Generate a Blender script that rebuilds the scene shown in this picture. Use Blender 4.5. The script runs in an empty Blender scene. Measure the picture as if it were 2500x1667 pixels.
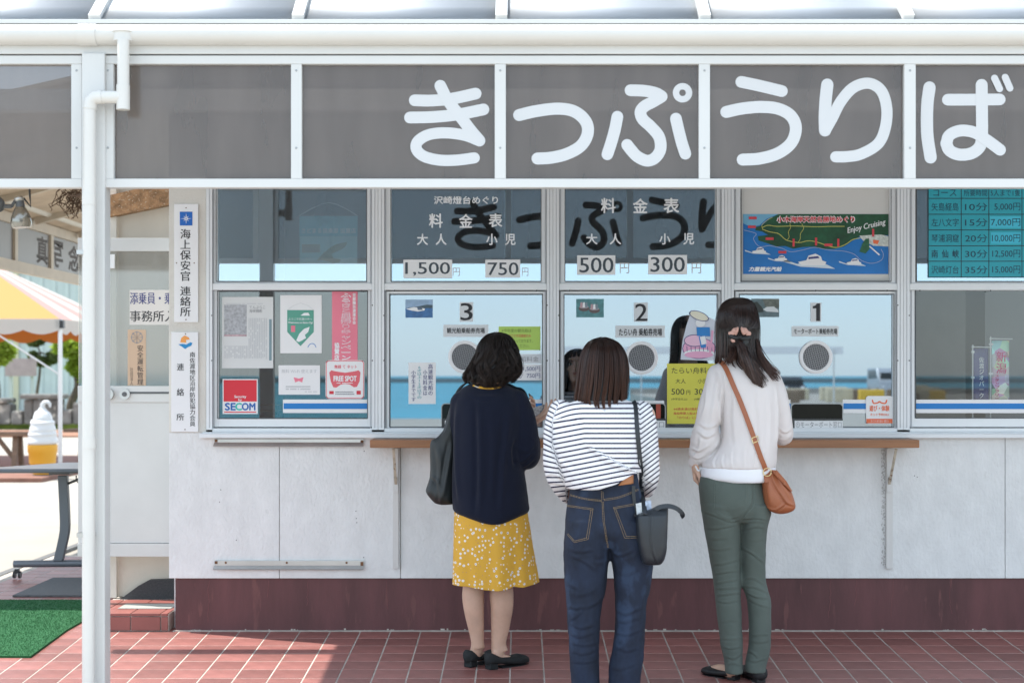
import bpy, bmesh, math, random
import numpy as np
from mathutils import Vector, Matrix, noise
random.seed(7)
R = math.radians
SC = bpy.context.scene
COL = SC.collection

# ---------------------------------------------------------------- camera
F, VX, VY, CY, CZ = 3819.0, 1270.0, 915.0, -7.56, 1.238
SLOPE = 0.0484
cam = bpy.data.cameras.new('camera')
camo = bpy.data.objects.new('camera', cam); COL.objects.link(camo)
camo.location = (0, CY, CZ); camo.rotation_euler = (R(90), 0, 0)
cam.sensor_width = 36; cam.lens = F/2500*36
cam.shift_x = -20/2500; cam.shift_y = 81.5/2500
cam.clip_start = 0.05; cam.clip_end = 6000
cam.dof.use_dof = True; cam.dof.focus_distance = 7.0; cam.dof.aperture_fstop = 3.6
SC.camera = camo

# ---------------------------------------------------------------- sky, sun, exposure
SUN_EL = 66; SX, SY = -0.945, 0.33
W = bpy.data.worlds.new('World'); SC.world = W; W.use_nodes = True
nt = W.node_tree; nt.nodes.clear()
sky = nt.nodes.new('ShaderNodeTexSky'); sky.sky_type = 'NISHITA'; sky.sun_disc = False
sky.sun_elevation = R(SUN_EL); sky.sun_rotation = math.atan2(SX, SY)
sky.air_density = 1.0; sky.dust_density = .6; sky.ozone_density = 3
bg = nt.nodes.new('ShaderNodeBackground'); bg.inputs['Strength'].default_value = 0.15
wo = nt.nodes.new('ShaderNodeOutputWorld')
hz = nt.nodes.new('ShaderNodeMix'); hz.data_type = 'RGBA'; hz.inputs[0].default_value = .60; hz.inputs[7].default_value = (5.7, 6.45, 7.0, 1)  # thin even high haze over the blue
nt.links.new(sky.outputs[0], hz.inputs[6]); nt.links.new(hz.outputs[2], bg.inputs[0]); nt.links.new(bg.outputs[0], wo.inputs[0])
sun = bpy.data.lights.new('sun', 'SUN'); sun.energy = 3.4; sun.angle = R(0.55); sun.color = (1, 0.955, 0.88)
suno = bpy.data.objects.new('sun', sun); COL.objects.link(suno)
ce = math.cos(R(SUN_EL)); n = math.hypot(SX, SY)
suno.rotation_euler = Vector((SX/n*ce, SY/n*ce, math.sin(R(SUN_EL)))).to_track_quat('Z', 'Y').to_euler()
suno.location = (-4, 2, 8)
vs = SC.view_settings
vs.view_transform = 'Standard'; vs.look = 'None'; vs.gamma = 1; vs.use_curve_mapping = False
vs.exposure = 1.16
SC.cycles.max_bounces = 10; SC.cycles.transparent_max_bounces = 24
SC.cycles.use_denoising = True

# ---------------------------------------------------------------- helpers
def X(px, y): return (px-VX)*(y-CY)/F
def Z(py, y): return CZ-(py-VY)*(y-CY)/F
def P(px, py, y): return Vector((X(px, y), y, Z(py, y)))
class Crop:
    def __init__(s, ox, oy, k): s.ox, s.oy, s.k = ox, oy, k
    def __call__(s, x, y): return (s.ox+x/s.k, s.oy+y/s.k)
    def b(s, x0, y0, x1, y1): return s(x0, y0)+s(x1, y1)
G2 = Crop(900, 0, 1.47); G3 = Crop(0, 440, 2.529); G4 = Crop(0, 1050, 2.54)
G5 = Crop(500, 440, 2.376); G6 = Crop(930, 440, 2.376); G7 = Crop(1350, 440, 2.376); G8 = Crop(1770, 440, 2.375)

class MB:
    def __init__(s): s.v = []; s.f = []
    def add(s, vs, fs):
        o = len(s.v); s.v += [tuple(v) for v in vs]; s.f += [tuple(i+o for i in f) for f in fs]; return s
    def box(s, x0, x1, y0, y1, z0, z1):
        if x0 > x1: x0, x1 = x1, x0
        if y0 > y1: y0, y1 = y1, y0
        if z0 > z1: z0, z1 = z1, z0
        return s.add([(x0,y0,z0),(x1,y0,z0),(x1,y1,z0),(x0,y1,z0),(x0,y0,z1),(x1,y0,z1),(x1,y1,z1),(x0,y1,z1)],
                     [(0,3,2,1),(4,5,6,7),(0,1,5,4),(1,2,6,5),(2,3,7,6),(3,0,4,7)])
    def pbox(s, bx, y0, y1, ref=None):
        """box whose front outline is the pixel rectangle bx on the plane y=ref (default y0)"""
        r = y0 if ref is None else ref
        return s.box(X(bx[0], r), X(bx[2], r), y0, y1, Z(bx[3], r), Z(bx[1], r))
    def obox(s, c, sz, rot):
        m = MB().box(-sz[0]/2, sz[0]/2, -sz[1]/2, sz[1]/2, -sz[2]/2, sz[2]/2)
        q = rot.to_matrix() if hasattr(rot, 'to_matrix') else rot
        return s.add([q @ Vector(v)+Vector(c) for v in m.v], m.f)
    def bar(s, a, b, w, h=None):
        a, b = Vector(a), Vector(b); h = h or w
        return s.obox((a+b)/2, (w, h, (b-a).length), (b-a).to_track_quat('Z', 'Y'))
    def poly(s, pts, y0, y1):
        """prism: pts = [(x, z)], counter-clockwise seen from the camera (-y)"""
        k = len(pts)
        a = sum(pts[i][0]*pts[(i+1) % k][1]-pts[(i+1) % k][0]*pts[i][1] for i in range(k))
        if a < 0: pts = pts[::-1]
        s.add([(x, y0, z) for x, z in pts]+[(x, y1, z) for x, z in pts],
              [tuple(range(k)), tuple(range(2*k-1, k-1, -1))]+[(i, i+k, (i+1) % k+k, (i+1) % k) for i in range(k)])
        return s
    def prism(s, pts, z0, z1):
        k = len(pts)
        a = sum(pts[i][0]*pts[(i+1) % k][1]-pts[(i+1) % k][0]*pts[i][1] for i in range(k))
        if a < 0: pts = pts[::-1]
        s.add([(x, y, z0) for x, y in pts]+[(x, y, z1) for x, y in pts],
              [tuple(range(k-1, -1, -1)), tuple(range(k, 2*k))]+[(i, (i+1) % k, (i+1) % k+k, i+k) for i in range(k)])
        return s
    def tube(s, pts, r, nseg=12, cap=True, flat=1.0, up=None):
        pts = [Vector(p) for p in pts]; k = len(pts)
        rs = list(r) if hasattr(r, '__len__') else [r]*k
        o = len(s.v); prev = None
        for i, p in enumerate(pts):
            d = (pts[min(i+1, k-1)]-pts[max(i-1, 0)]).normalized()
            if prev is None:
                u = Vector(up) if up else Vector((0, 0, 1)) if abs(d.z) < .9 else Vector((1, 0, 0))
            else: u = prev
            u = (u-d*u.dot(d)).normalized(); prev = u; w = d.cross(u)
            for j in range(nseg):
                a = 2*math.pi*j/nseg
                s.v.append(tuple(p+u*math.cos(a)*rs[i]*flat+w*math.sin(a)*rs[i]))
        for i in range(k-1):
            for j in range(nseg):
                j2 = (j+1) % nseg
                s.f.append((o+i*nseg+j, o+i*nseg+j2, o+(i+1)*nseg+j2, o+(i+1)*nseg+j))
        if cap:
            s.f.append(tuple(o+j for j in range(nseg-1, -1, -1)))
            s.f.append(tuple(o+(k-1)*nseg+j for j in range(nseg)))
        return s
    def lathe(s, c, prof, nseg=24, squash=1.0):
        """prof [(r, z)] bottom to top, around z axis at c"""
        o = len(s.v); k = len(prof)
        for r_, z_ in prof:
            for j in range(nseg):
                a = 2*math.pi*j/nseg
                s.v.append((c[0]+r_*math.cos(a), c[1]+r_*math.sin(a)*squash, c[2]+z_))
        for i in range(k-1):
            for j in range(nseg):
                j2 = (j+1) % nseg
                s.f.append((o+i*nseg+j, o+i*nseg+j2, o+(i+1)*nseg+j2, o+(i+1)*nseg+j))
        s.f.append(tuple(o+j for j in range(nseg-1, -1, -1))); s.f.append(tuple(o+(k-1)*nseg+j for j in range(nseg)))
        return s
    def ell(s, c, r, rot=None, nu=14, nv=10):
        o = len(s.v); c = Vector(c)
        q = rot or Matrix.Identity(3)
        vs_ = [Vector((0, 0, r[2]))]
        for i in range(1, nv):
            t = math.pi*i/nv
            for j in range(nu):
                a = 2*math.pi*j/nu
                vs_.append(Vector((r[0]*math.sin(t)*math.cos(a), r[1]*math.sin(t)*math.sin(a), r[2]*math.cos(t))))
        vs_.append(Vector((0, 0, -r[2])))
        fs = [(0, 1+j, 1+(j+1) % nu) for j in range(nu)]
        for i in range(nv-2):
            for j in range(nu):
                a = 1+i*nu+j; b = 1+i*nu+(j+1) % nu
                fs.append((a, a+nu, b+nu, b))
        l = len(vs_)-1; b0 = 1+(nv-2)*nu
        fs += [(b0+j, l, b0+(j+1) % nu) for j in range(nu)]
        return s.add([q @ v+c for v in vs_], fs)
    def build(s, name, m, parent=None, smooth=False, bevel=0):
        me = bpy.data.meshes.new(name); me.from_pydata(s.v, [], s.f); me.update()
        if m: me.materials.append(m)
        if bevel:
            bm = bmesh.new(); bm.from_mesh(me)
            es = [e for e in bm.edges if len(e.link_faces) == 2 and e.calc_face_angle(0) > 0.6]
            bmesh.ops.bevel(bm, geom=es, offset=bevel, segments=2, profile=.6, affect='EDGES', clamp_overlap=True)
            bm.to_mesh(me); bm.free()
        if smooth: setsmooth(me, smooth)
        return link(name, me, parent)
def setsmooth(me, ang=True):
    me.polygons.foreach_set('use_smooth', [True]*len(me.polygons))
    if ang is not True: me.set_sharp_from_angle(angle=R(ang))
def link(name, me, parent=None):
    o = bpy.data.objects.new(name, me); COL.objects.link(o)
    if parent:
        o.parent = parent
        if parent.get('base'): o.location = -Vector(parent['base'])
    return o
def tag(o, label=None, cat=None, group=None, kind=None):
    if label: o['label'] = label
    if cat: o['category'] = cat
    if group: o['group'] = group
    if kind: o['kind'] = kind
    return o
def thing(name, label, cat, loc=(0, 0, 0), group=None):
    o = bpy.data.objects.new(name, None); COL.objects.link(o); o.location = loc
    o.empty_display_size = .1
    o['base'] = tuple(float(c) for c in loc)
    return tag(o, label, cat, group)
def copy_tree(o, parent=None):
    c = o.copy(); COL.objects.link(c); c.parent = parent
    for ch in [k for k in bpy.data.objects if k.parent == o]: copy_tree(ch, c)
    return c

# ---------------------------------------------------------------- materials
def lin(r, g, b): return tuple(((c/255+.055)/1.055)**2.4 if c/255 > .04045 else c/255/12.92 for c in (r, g, b))+(1,)
MATS = {}
def mat(name, col, rough=.5, metal=0, var=0, vscale=4, bump=0, bscale=200, spec=.5, stretch=None, col2=None, spots=None, rnd=0, coat=0, trans=0, sheen=0):
    if name in MATS: return MATS[name]
    m = bpy.data.materials.new(name); m.use_nodes = True; MATS[name] = m
    t = m.node_tree; b = t.nodes['Principled BSDF']
    if len(col) == 3: col = tuple(col)+(1,)
    b.inputs['Base Color'].default_value = col; b.inputs['Roughness'].default_value = rough
    b.inputs['Metallic'].default_value = metal; b.inputs['Specular IOR Level'].default_value = spec
    if coat: b.inputs['Coat Weight'].default_value = coat
    if trans: b.inputs['Transmission Weight'].default_value = trans
    if sheen: b.inputs['Sheen Weight'].default_value = sheen*.3
    N, L = t.nodes.new, t.links.new
    tc = N('ShaderNodeTexCoord'); src = tc.outputs['Object']
    if stretch:
        mp = N('ShaderNodeMapping'); mp.inputs['Scale'].default_value = stretch; L(src, mp.inputs[0]); src = mp.outputs[0]
    cur = None
    if var:
        nz = N('ShaderNodeTexNoise'); nz.inputs['Scale'].default_value = vscale; nz.inputs['Detail'].default_value = 6; nz.inputs['Roughness'].default_value = .62
        L(src, nz.inputs['Vector'])
        rp = N('ShaderNodeValToRGB'); rp.color_ramp.elements[0].position = .3; rp.color_ramp.elements[1].position = .7
        if len(col2 or ()) == 3: col2 = tuple(col2)+(1,)
        rp.color_ramp.elements[0].color = tuple(c*(1-var) for c in col[:3])+(1,) if not col2 else col2
        rp.color_ramp.elements[1].color = tuple(min(1, c*(1+var*.5)) for c in col[:3])+(1,) if not col2 else col
        L(nz.outputs['Fac'], rp.inputs[0]); cur = rp.outputs[0]
    if spots:
        sc, thr, sc_col = spots
        vz = N('ShaderNodeTexNoise'); vz.inputs['Scale'].default_value = sc; vz.inputs['Detail'].default_value = 4; L(src, vz.inputs['Vector'])
        r2 = N('ShaderNodeValToRGB'); r2.color_ramp.elements[0].position = thr; r2.color_ramp.elements[1].position = thr+.06
        L(vz.outputs['Fac'], r2.inputs[0])
        mx = N('ShaderNodeMix'); mx.data_type = 'RGBA'
        L(r2.outputs[0], mx.inputs[0])
        if cur: L(cur, mx.inputs[6])
        else: mx.inputs[6].default_value = col
        mx.inputs[7].default_value = tuple(sc_col)+(1,) if len(sc_col) == 3 else sc_col
        cur = mx.outputs[2]
    if rnd:
        oi = N('ShaderNodeObjectInfo'); mr = N('ShaderNodeMapRange'); mr.inputs[3].default_value = 1-rnd; mr.inputs[4].default_value = 1+rnd
        L(oi.outputs['Random'], mr.inputs[0])
        hs = N('ShaderNodeHueSaturation'); L(mr.outputs[0], hs.inputs['Value'])
        if cur: L(cur, hs.inputs['Color'])
        else: hs.inputs['Color'].default_value = col
        cur = hs.outputs[0]
    if cur: L(cur, b.inputs['Base Color'])
    if bump:
        n2 = N('ShaderNodeTexNoise'); n2.inputs['Scale'].default_value = bscale; n2.inputs['Detail'].default_value = 4; L(src, n2.inputs['Vector'])
        bp = N('ShaderNodeBump'); bp.inputs['Strength'].default_value = bump; bp.inputs['Distance'].default_value = .004
        L(n2.outputs['Fac'], bp.inputs['Height']); L(bp.outputs[0], b.inputs['Normal'])
    return m
def glassmat(name, refl, tint, rough=0.0, dif=0, dcol=(.3, .3, .3), trl=0, gcol=(.97, .985, 1), dirt=0):
    m = bpy.data.materials.new(name); m.use_nodes = True; t = m.node_tree; t.nodes.clear(); N, L = t.nodes.new, t.links.new
    tr = N('ShaderNodeBsdfTransparent'); tr.inputs[0].default_value = tuple(tint)+(1,)
    gl = N('ShaderNodeBsdfGlossy'); gl.inputs['Roughness'].default_value = rough; gl.inputs[0].default_value = tuple(gcol)+(1,)
    fr = N('ShaderNodeFresnel'); fr.inputs[0].default_value = 1.5
    ma = N('ShaderNodeMath'); ma.operation = 'MAXIMUM'; ma.inputs[1].default_value = refl; L(fr.outputs[0], ma.inputs[0])
    base = tr.outputs[0]
    if dif:
        df = N('ShaderNodeBsdfDiffuse'); df.inputs[0].default_value = tuple(dcol)+(1,); src = df.outputs[0]
        if dirt:   # dust and rain streaks on the sheet
            tc = N('ShaderNodeTexCoord'); mp = N('ShaderNodeMapping'); mp.inputs['Scale'].default_value = (1, 1, .22); nz = N('ShaderNodeTexNoise'); nz.inputs['Scale'].default_value = 9; nz.inputs['Detail'].default_value = 7
            rp = N('ShaderNodeValToRGB'); rp.color_ramp.elements[0].position = .3; rp.color_ramp.elements[1].position = .75
            rp.color_ramp.elements[0].color = tuple(c*(1-dirt) for c in dcol)+(1,); rp.color_ramp.elements[1].color = tuple(c*(1+dirt) for c in dcol)+(1,)
            L(tc.outputs['Object'], mp.inputs[0]); L(mp.outputs[0], nz.inputs['Vector']); L(nz.outputs['Fac'], rp.inputs[0]); L(rp.outputs[0], df.inputs[0])
        if trl:
            tl = N('ShaderNodeBsdfTranslucent'); tl.inputs[0].default_value = tuple(dcol)+(1,)
            mm = N('ShaderNodeMixShader'); mm.inputs[0].default_value = trl; L(df.outputs[0], mm.inputs[1]); L(tl.outputs[0], mm.inputs[2]); src = mm.outputs[0]
        m1 = N('ShaderNodeMixShader'); m1.inputs[0].default_value = dif; L(tr.outputs[0], m1.inputs[1]); L(src, m1.inputs[2]); base = m1.outputs[0]
    m2 = N('ShaderNodeMixShader'); L(ma.outputs[0], m2.inputs[0]); L(base, m2.inputs[1]); L(gl.outputs[0], m2.inputs[2])
    o = N('ShaderNodeOutputMaterial'); L(m2.outputs[0], o.inputs[0]); MATS[name] = m
    return m

ALU = mat('painted_aluminium', (.75, .78, .80), .38, .05, var=.05, vscale=3, bump=.05, bscale=90)
WHITE_METAL = mat('white_enamel', (.63, .63, .615), .35, 0, var=.04, vscale=2, bump=.03, bscale=40)
GUTTER = mat('white_gutter_plastic', (.66, .645, .61), .4, 0, var=.05, vscale=2)
STUCCO = mat('white_stucco', (.745, .76, .755), .85, 0, var=.09, vscale=10, bump=1.0, bscale=70, spots=(30, .66, (.69, .70, .69)), stretch=(1, 1, .6))
BEIGE = mat('beige_board', (.64, .58, .50), .7, 0, var=.1, vscale=2.5, bump=.2, bscale=90, stretch=(1, 1, .4))
PLINTH = mat('maroon_paint', (.115, .040, .042), .55, 0, var=.38, vscale=3.2, bump=.25, bscale=60, stretch=(1.6, 1, .35), spots=(11, .62, (.145, .055, .052)))
TILE = mat('terracotta_tile', (.275, .110, .096), .40, 0, var=.28, vscale=7, bump=.12, bscale=70, rnd=.20, spots=(14, .69, (.30, .15, .135)))
TILE2 = mat('step_tile', (.27, .09, .075), .4, 0, var=.2, vscale=6, bump=.1, bscale=70, rnd=.14)
GROUT = mat('grout', (.46, .42, .375), .9, 0, var=.3, vscale=6, bump=.3, bscale=200)
CONC = mat('concrete', (.335, .31, .27), .9, 0, var=.13, vscale=.8, bump=.3, bscale=120, spots=(60, .66, (.36, .34, .31)))
TURF = mat('green_turf', (.020, .145, .045), .95, 0, var=.4, vscale=220, bump=.9, bscale=500, col2=(.008, .075, .022))
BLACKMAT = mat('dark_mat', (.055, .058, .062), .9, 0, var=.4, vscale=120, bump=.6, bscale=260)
DGREY = mat('dark_grey_metal', (.11, .115, .12), .45, .3)
BLACK = mat('black_plastic', (.012, .012, .014), .35)
STEEL = mat('steel', (.5, .5, .49), .32, .9, var=.1, vscale=6)
RUST = mat('rust', (.16, .075, .035), .85, 0, var=.5, vscale=40)
WOOD = mat('shelf_wood', (.33, .15, .065), .45, 0, var=.3, vscale=4, stretch=(.6, 6, 10), bump=.1)
PAPER = mat('white_paper', (.80, .81, .82), .6)
INKW = mat('white_vinyl', (.82, .84, .86), .5)
INK = mat('black_ink', (.018, .02, .025), .6)
GREYINK = mat('grey_ink', (.25, .26, .28), .6)
LTINK = mat('pale_ink', (.52, .54, .56), .6)
NAVYINK = mat('navy_ink', (.05, .06, .2), .6)
REDINK = mat('red_ink', (.62, .03, .05), .55)
BLUEINK = mat('blue_ink', (.005, .19, .55), .5)
TEALINK = mat('teal_ink', (.03, .33, .38), .6)
ORANGE = mat('orange_ink', (.8, .16, .06), .5)
YELLOW = mat('yellow_paper', (.70, .66, .09), .6, var=.06)
LIME = mat('lime_paper', (.44, .64, .13), .6)
TEAL = mat('teal_board', (.02, .37, .46), .4, var=.08)
CYAN = mat('cyan_paper', (.05, .50, .66), .5)
PINKP = mat('pink_print', (.80, .22, .30), .6, var=.08)
GREENP = mat('green_print', (.10, .35, .27), .6)
SKIN = mat('skin', (.60, .385, .285), .5, var=.10, vscale=18, spec=.35)
MATS['skin'].node_tree.nodes['Principled BSDF'].inputs['Subsurface Weight'].default_value = .12
MATS['skin'].node_tree.nodes['Principled BSDF'].inputs['Subsurface Radius'].default_value = (.012, .005, .003)
GLASS_E = glassmat('thin_glass', .045, (.92, .94, .94))
MIRROR = glassmat('reflecting_glass', .36, (.54, .58, .61), gcol=(.72, .835, .93))
MIRROR_U = glassmat('upper_reflecting_glass', .46, (.5, .56, .6), gcol=(.70, .86, .98))
CLEARM = glassmat('half_reflecting_glass', .38, (.95, .97, .97), gcol=(.74, .88, .98))
GLASS = glassmat('window_glass', .10, (.80, .84, .84))
SMOKE = glassmat('smoky_acrylic', .04, (.98, .98, .98), .15, .66, (.235, .195, .172), .5, dirt=.2)
POLY = glassmat('roof_polycarbonate', .06, (.76, .79, .82), .65, .42, (.84, .85, .86), .75, dirt=.1)
DOORGL = glassmat('door_glass', .10, (.80, .80, .78), .05, .12, (.6, .6, .58))

# ---------------------------------------------------------------- text
def fit_text(body, bx, y, m, parent, name='lettering', bold=0.0, th=0.0, shear=0, rot=0, mirror=False, space=1.0, lsp=1.0, align='LEFT', res=3):
    cu = bpy.data.curves.new('t', 'FONT'); cu.body = body; cu.size = 1; cu.resolution_u = res
    cu.shear = shear; cu.space_line = lsp; cu.space_character = space; cu.align_x = align
    o = bpy.data.objects.new('t', cu); COL.objects.link(o)
    dg = bpy.context.evaluated_depsgraph_get(); me = bpy.data.meshes.new_from_object(o.evaluated_get(dg))
    bpy.data.objects.remove(o); bpy.data.curves.remove(cu)
    v = np.zeros(len(me.vertices)*3); me.vertices.foreach_get('co', v); v = v.reshape(-1, 3)
    if len(v) == 0: return None
    a, b = v.min(0), v.max(0); ex = np.maximum(b-a, 1e-6)
    x0, x1 = X(bx[0], y), X(bx[2], y); z0, z1 = Z(bx[3], y), Z(bx[1], y)
    u = (v[:, 0]-a[0])/ex[0]; w = (v[:, 1]-a[1])/ex[1]
    if mirror: u = 1-u
    px = x0+u*(x1-x0); pz = z0+w*(z1-z0)
    if rot:
        cx, cz = (x0+x1)/2, (z0+z1)/2; c, s_ = math.cos(rot), math.sin(rot)
        px, pz = cx+(px-cx)*c-(pz-cz)*s_, cz+(px-cx)*s_+(pz-cz)*c
    nl = body.count('\n')+1; em = (z1-z0)/(nl if nl > 1 else 1); s_ = bold*em*1.1
    if bold >= .01:   # heavier strokes: the same glyphs laid again a hair to each side
        fs = [tuple(q.vertices) for q in me.polygons]; V = []; Fc = []; nv = len(px)
        sh_ = ((s_, 0), (-s_, 0), (0, s_), (0, -s_)) if bold > .015 else ((s_, 0), (-s_, 0))
        for i, (dx, dz) in enumerate(sh_):
            V += list(zip(px+dx, np.full(nv, y-.00004*i), pz+dz)); Fc += [tuple(q+i*nv for q in f_) for f_ in fs]
        bpy.data.meshes.remove(me); me = bpy.data.meshes.new(name); me.from_pydata(V, [], Fc); me.materials.append(m); me.update(); return link(name, me, parent)
    out = np.stack([px, np.full_like(px, y), pz], 1).ravel()
    me.vertices.foreach_set('co', out); me.materials.clear(); me.materials.append(m); me.update()
    me.name = name
    return link(name, me, parent)
def vtext(s, *a, **k): return fit_text('\n'.join(s), *a, align='CENTER', **k)
def card(name, label, cat, bx, m, y0=.0265, th=.002, group=None, rot=0, parent=None, bevel=0):
    mb = MB().pbox(bx, y0, y0+th)
    if rot:
        c = P((bx[0]+bx[2])/2, (bx[1]+bx[3])/2, y0); q = Matrix.Rotation(rot, 3, 'Y')
        mb.v = [tuple(q @ (Vector(v)-c)+c) for v in mb.v]
    o = mb.build(name, m, parent, bevel=bevel)
    if parent is None: tag(o, label, cat, group)
    return o
def flat(name, bx, m, parent, y): return MB().pbox(bx, y, y+.0006).build(name, m, parent)
def pxpoly(pts, y): return [(X(a, y), Z(b, y)) for a, b in pts]
def smoothpts(pts, k=6):
    """Catmull-Rom through 2D or 3D points"""
    a = [np.array(p, float) for p in pts]; a = [2*a[0]-a[1]]+a+[2*a[-1]-a[-2]]; out = []
    for i in range(1, len(a)-2):
        for j in range(k):
            t = j/k; p0, p1, p2, p3 = a[i-1:i+3]
            out.append(.5*((2*p1)+(-p0+p2)*t+(2*p0-5*p1+4*p2-p3)*t*t+(-p0+3*p1-3*p2+p3)*t**3))
    out.append(a[-2]); return out
def stroke(mb, pts, w, y0, y1, closed=False, k=6, caps=8):
    """flat round-ended brush stroke: pts in world (x, z), width w"""
    p = smoothpts(pts, k) if len(pts) > 2 else [np.array(q, float) for q in pts]
    L_, R_ = [], []
    for i, q in enumerate(p):
        d = p[min(i+1, len(p)-1)]-p[max(i-1, 0)]
        if closed: d = p[(i+1) % (len(p)-1)]-p[(i-1) % (len(p)-1)]
        d = d/np.linalg.norm(d); nn = np.array([-d[1], d[0]])
        L_.append(q+nn*w/2); R_.append(q-nn*w/2)
    o = len(mb.v); n_ = len(p)
    mb.v += [(a[0], y0, a[1]) for a in L_]+[(a[0], y0, a[1]) for a in R_]+[(a[0], y1, a[1]) for a in L_]+[(a[0], y1, a[1]) for a in R_]
    for i in range(n_-1):
        mb.f += [(o+i, o+n_+i, o+n_+i+1, o+i+1), (o+2*n_+i, o+2*n_+i+1, o+3*n_+i+1, o+3*n_+i),
                 (o+i, o+i+1, o+2*n_+i+1, o+2*n_+i), (o+n_+i, o+3*n_+i, o+3*n_+i+1, o+n_+i+1)]
    if not closed and caps:
        for q, d in ((p[0], p[0]-p[1]), (p[-1], p[-1]-p[-2])):
            a0 = math.atan2(d[1], d[0])
            pts2 = [(q[0]+math.cos(a0+t)*w/2, q[1]+math.sin(a0+t)*w/2) for t in np.linspace(-math.pi/2, math.pi/2, caps)]
            mb.poly(pts2, y0, y1)
    return mb
# ================================================================ SETTING
def gz(y): return SLOPE*y if y < 0 else 0.0
# ground sheet: level behind the wall plane, falling to the quay in front
ys = [900, 60, 20, 8, 0, -1.5, -3.4, -3.6, -20, -50]
zs = [-.02, -.02, -.02, -.02, -.02, gz(-1.5)-.02, gz(-3.4)-.02, -.366, -.38, -.38]
xs_ = [-900, -30, -4, 0, 10, 40, 900]
mb = MB()
for a in range(len(ys)):
    for x in xs_: mb.v.append((x, ys[a], zs[a]))
nx = len(xs_)
for a in range(len(ys)-1):
    for b in range(nx-1): mb.f.append((a*nx+b, (a+1)*nx+b, (a+1)*nx+b+1, a*nx+b+1))
tag(mb.build('ground', CONC), 'sunlit pale concrete yard around the ticket office', kind='structure')
tag(MB().box(-900, 900, -50.4, -50.001, -6, -.38).build('quay_wall', mat('quay_concrete', (.36, .35, .32), .9, var=.2)), 'concrete quay edge', kind='structure')
QX = 9.5
tag(MB().box(QX, 160, -128, -50.41, -6, -.385).build('pier_pavement', CONC), 'concrete pier running out into the harbour', kind='structure')
SEA = mat('sea_water', (.018, .25, .34), .35, spec=.12, var=.25, vscale=.05, bump=.8, bscale=.9)
tag(MB().add([(-3000, -50.39, -1.9), (3000, -50.39, -1.9), (3000, -4000, -1.9), (-3000, -4000, -1.9)], [(0, 3, 2, 1)]).build('sea', SEA), 'turquoise harbour water', kind='structure')

# tiled floor
T0, TP, RP = -1.6465, .1457, .1557
tag(MB().add([(-3.2, 3.2, -.0011), (6.2, 3.2, -.0011), (6.2, 0, -.0011), (-3.2, 0, -.0011), (6.2, -3.4, gz(-3.4)-.0011), (-3.2, -3.4, gz(-3.4)-.0011),
     (-3.2, 3.2, -.019), (-3.2, -3.4, gz(-3.4)-.019)], [(0, 3, 2, 1), (3, 5, 4, 2)]).build('tiled_floor', GROUT), 'terracotta tiled terrace floor', kind='structure')
floor = bpy.data.objects['tiled_floor']
def tile_mesh(w, l, h=.009, c=.0008):
    m = MB(); a, b = w/2, l/2
    m.add([(-a, -b, -h), (a, -b, -h), (a, b, -h), (-a, b, -h), (-a, -b, -c), (a, -b, -c), (a, b, -c), (-a, b, -c),
           (-a+c, -b+c, 0), (a-c, -b+c, 0), (a-c, b-c, 0), (-a+c, b-c, 0)],
          [(0, 1, 5, 4), (1, 2, 6, 5), (2, 3, 7, 6), (3, 0, 4, 7), (4, 5, 9, 8), (5, 6, 10, 9), (6, 7, 11, 10), (7, 4, 8, 11), (8, 9, 10, 11)])
    me = bpy.data.meshes.new('floor_tile'); me.from_pydata(m.v, [], m.f); me.materials.append(TILE); return me
TM = tile_mesh(TP-.0065, RP-.0062)
cells = []
for i in range(-11, 54):
    for j in range(-14, 21):
        cx, cy = T0+(i+.5)*TP, (j+.5)*RP
        if cx < -3.15 or cy > 3.1 or cy < -3.3: continue
        if cy > 0 and cx > -1.66: continue
        d = cy-CY; z = gz(cy); px = VX+F*cx/d; py = VY+F*(CZ-z)/d
        vis = -60 < px < 2560 and py < 1690
        # hidden by the step, the turf and the mats
        if cy > 0 and cx > -2.1: vis = False
        if cx < -2.25 and -.5 < cy < 1.9: vis = False
        cells.append((0 if vis else 1, -py, i, j, cx, cy, z))
cells.sort()
k = 0; rest = MB(); src = [tuple(v.co) for v in TM.vertices]; fs = [tuple(p.vertices) for p in TM.polygons]
for vis, _, i, j, cx, cy, z in cells:
    dz = random.uniform(-.0002, .0002); tilt = math.atan(SLOPE) if cy < 0 else 0
    if vis == 0 and k < 299:
        o = bpy.data.objects.new('floor_tile', TM); COL.objects.link(o); o.parent = floor
        o.location = (cx, cy, z+dz); o.rotation_euler = (tilt+random.uniform(-.0012, .0012), random.uniform(-.0015, .0015), 0); k += 1
    else: rest.add([(x+cx, y+cy, zz+z+dz+y*(SLOPE if cy < 0 else 0)) for x, y, zz in src], fs)
o = rest.build('floor_tile', TILE, floor); o['kind'] = 'stuff'

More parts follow.
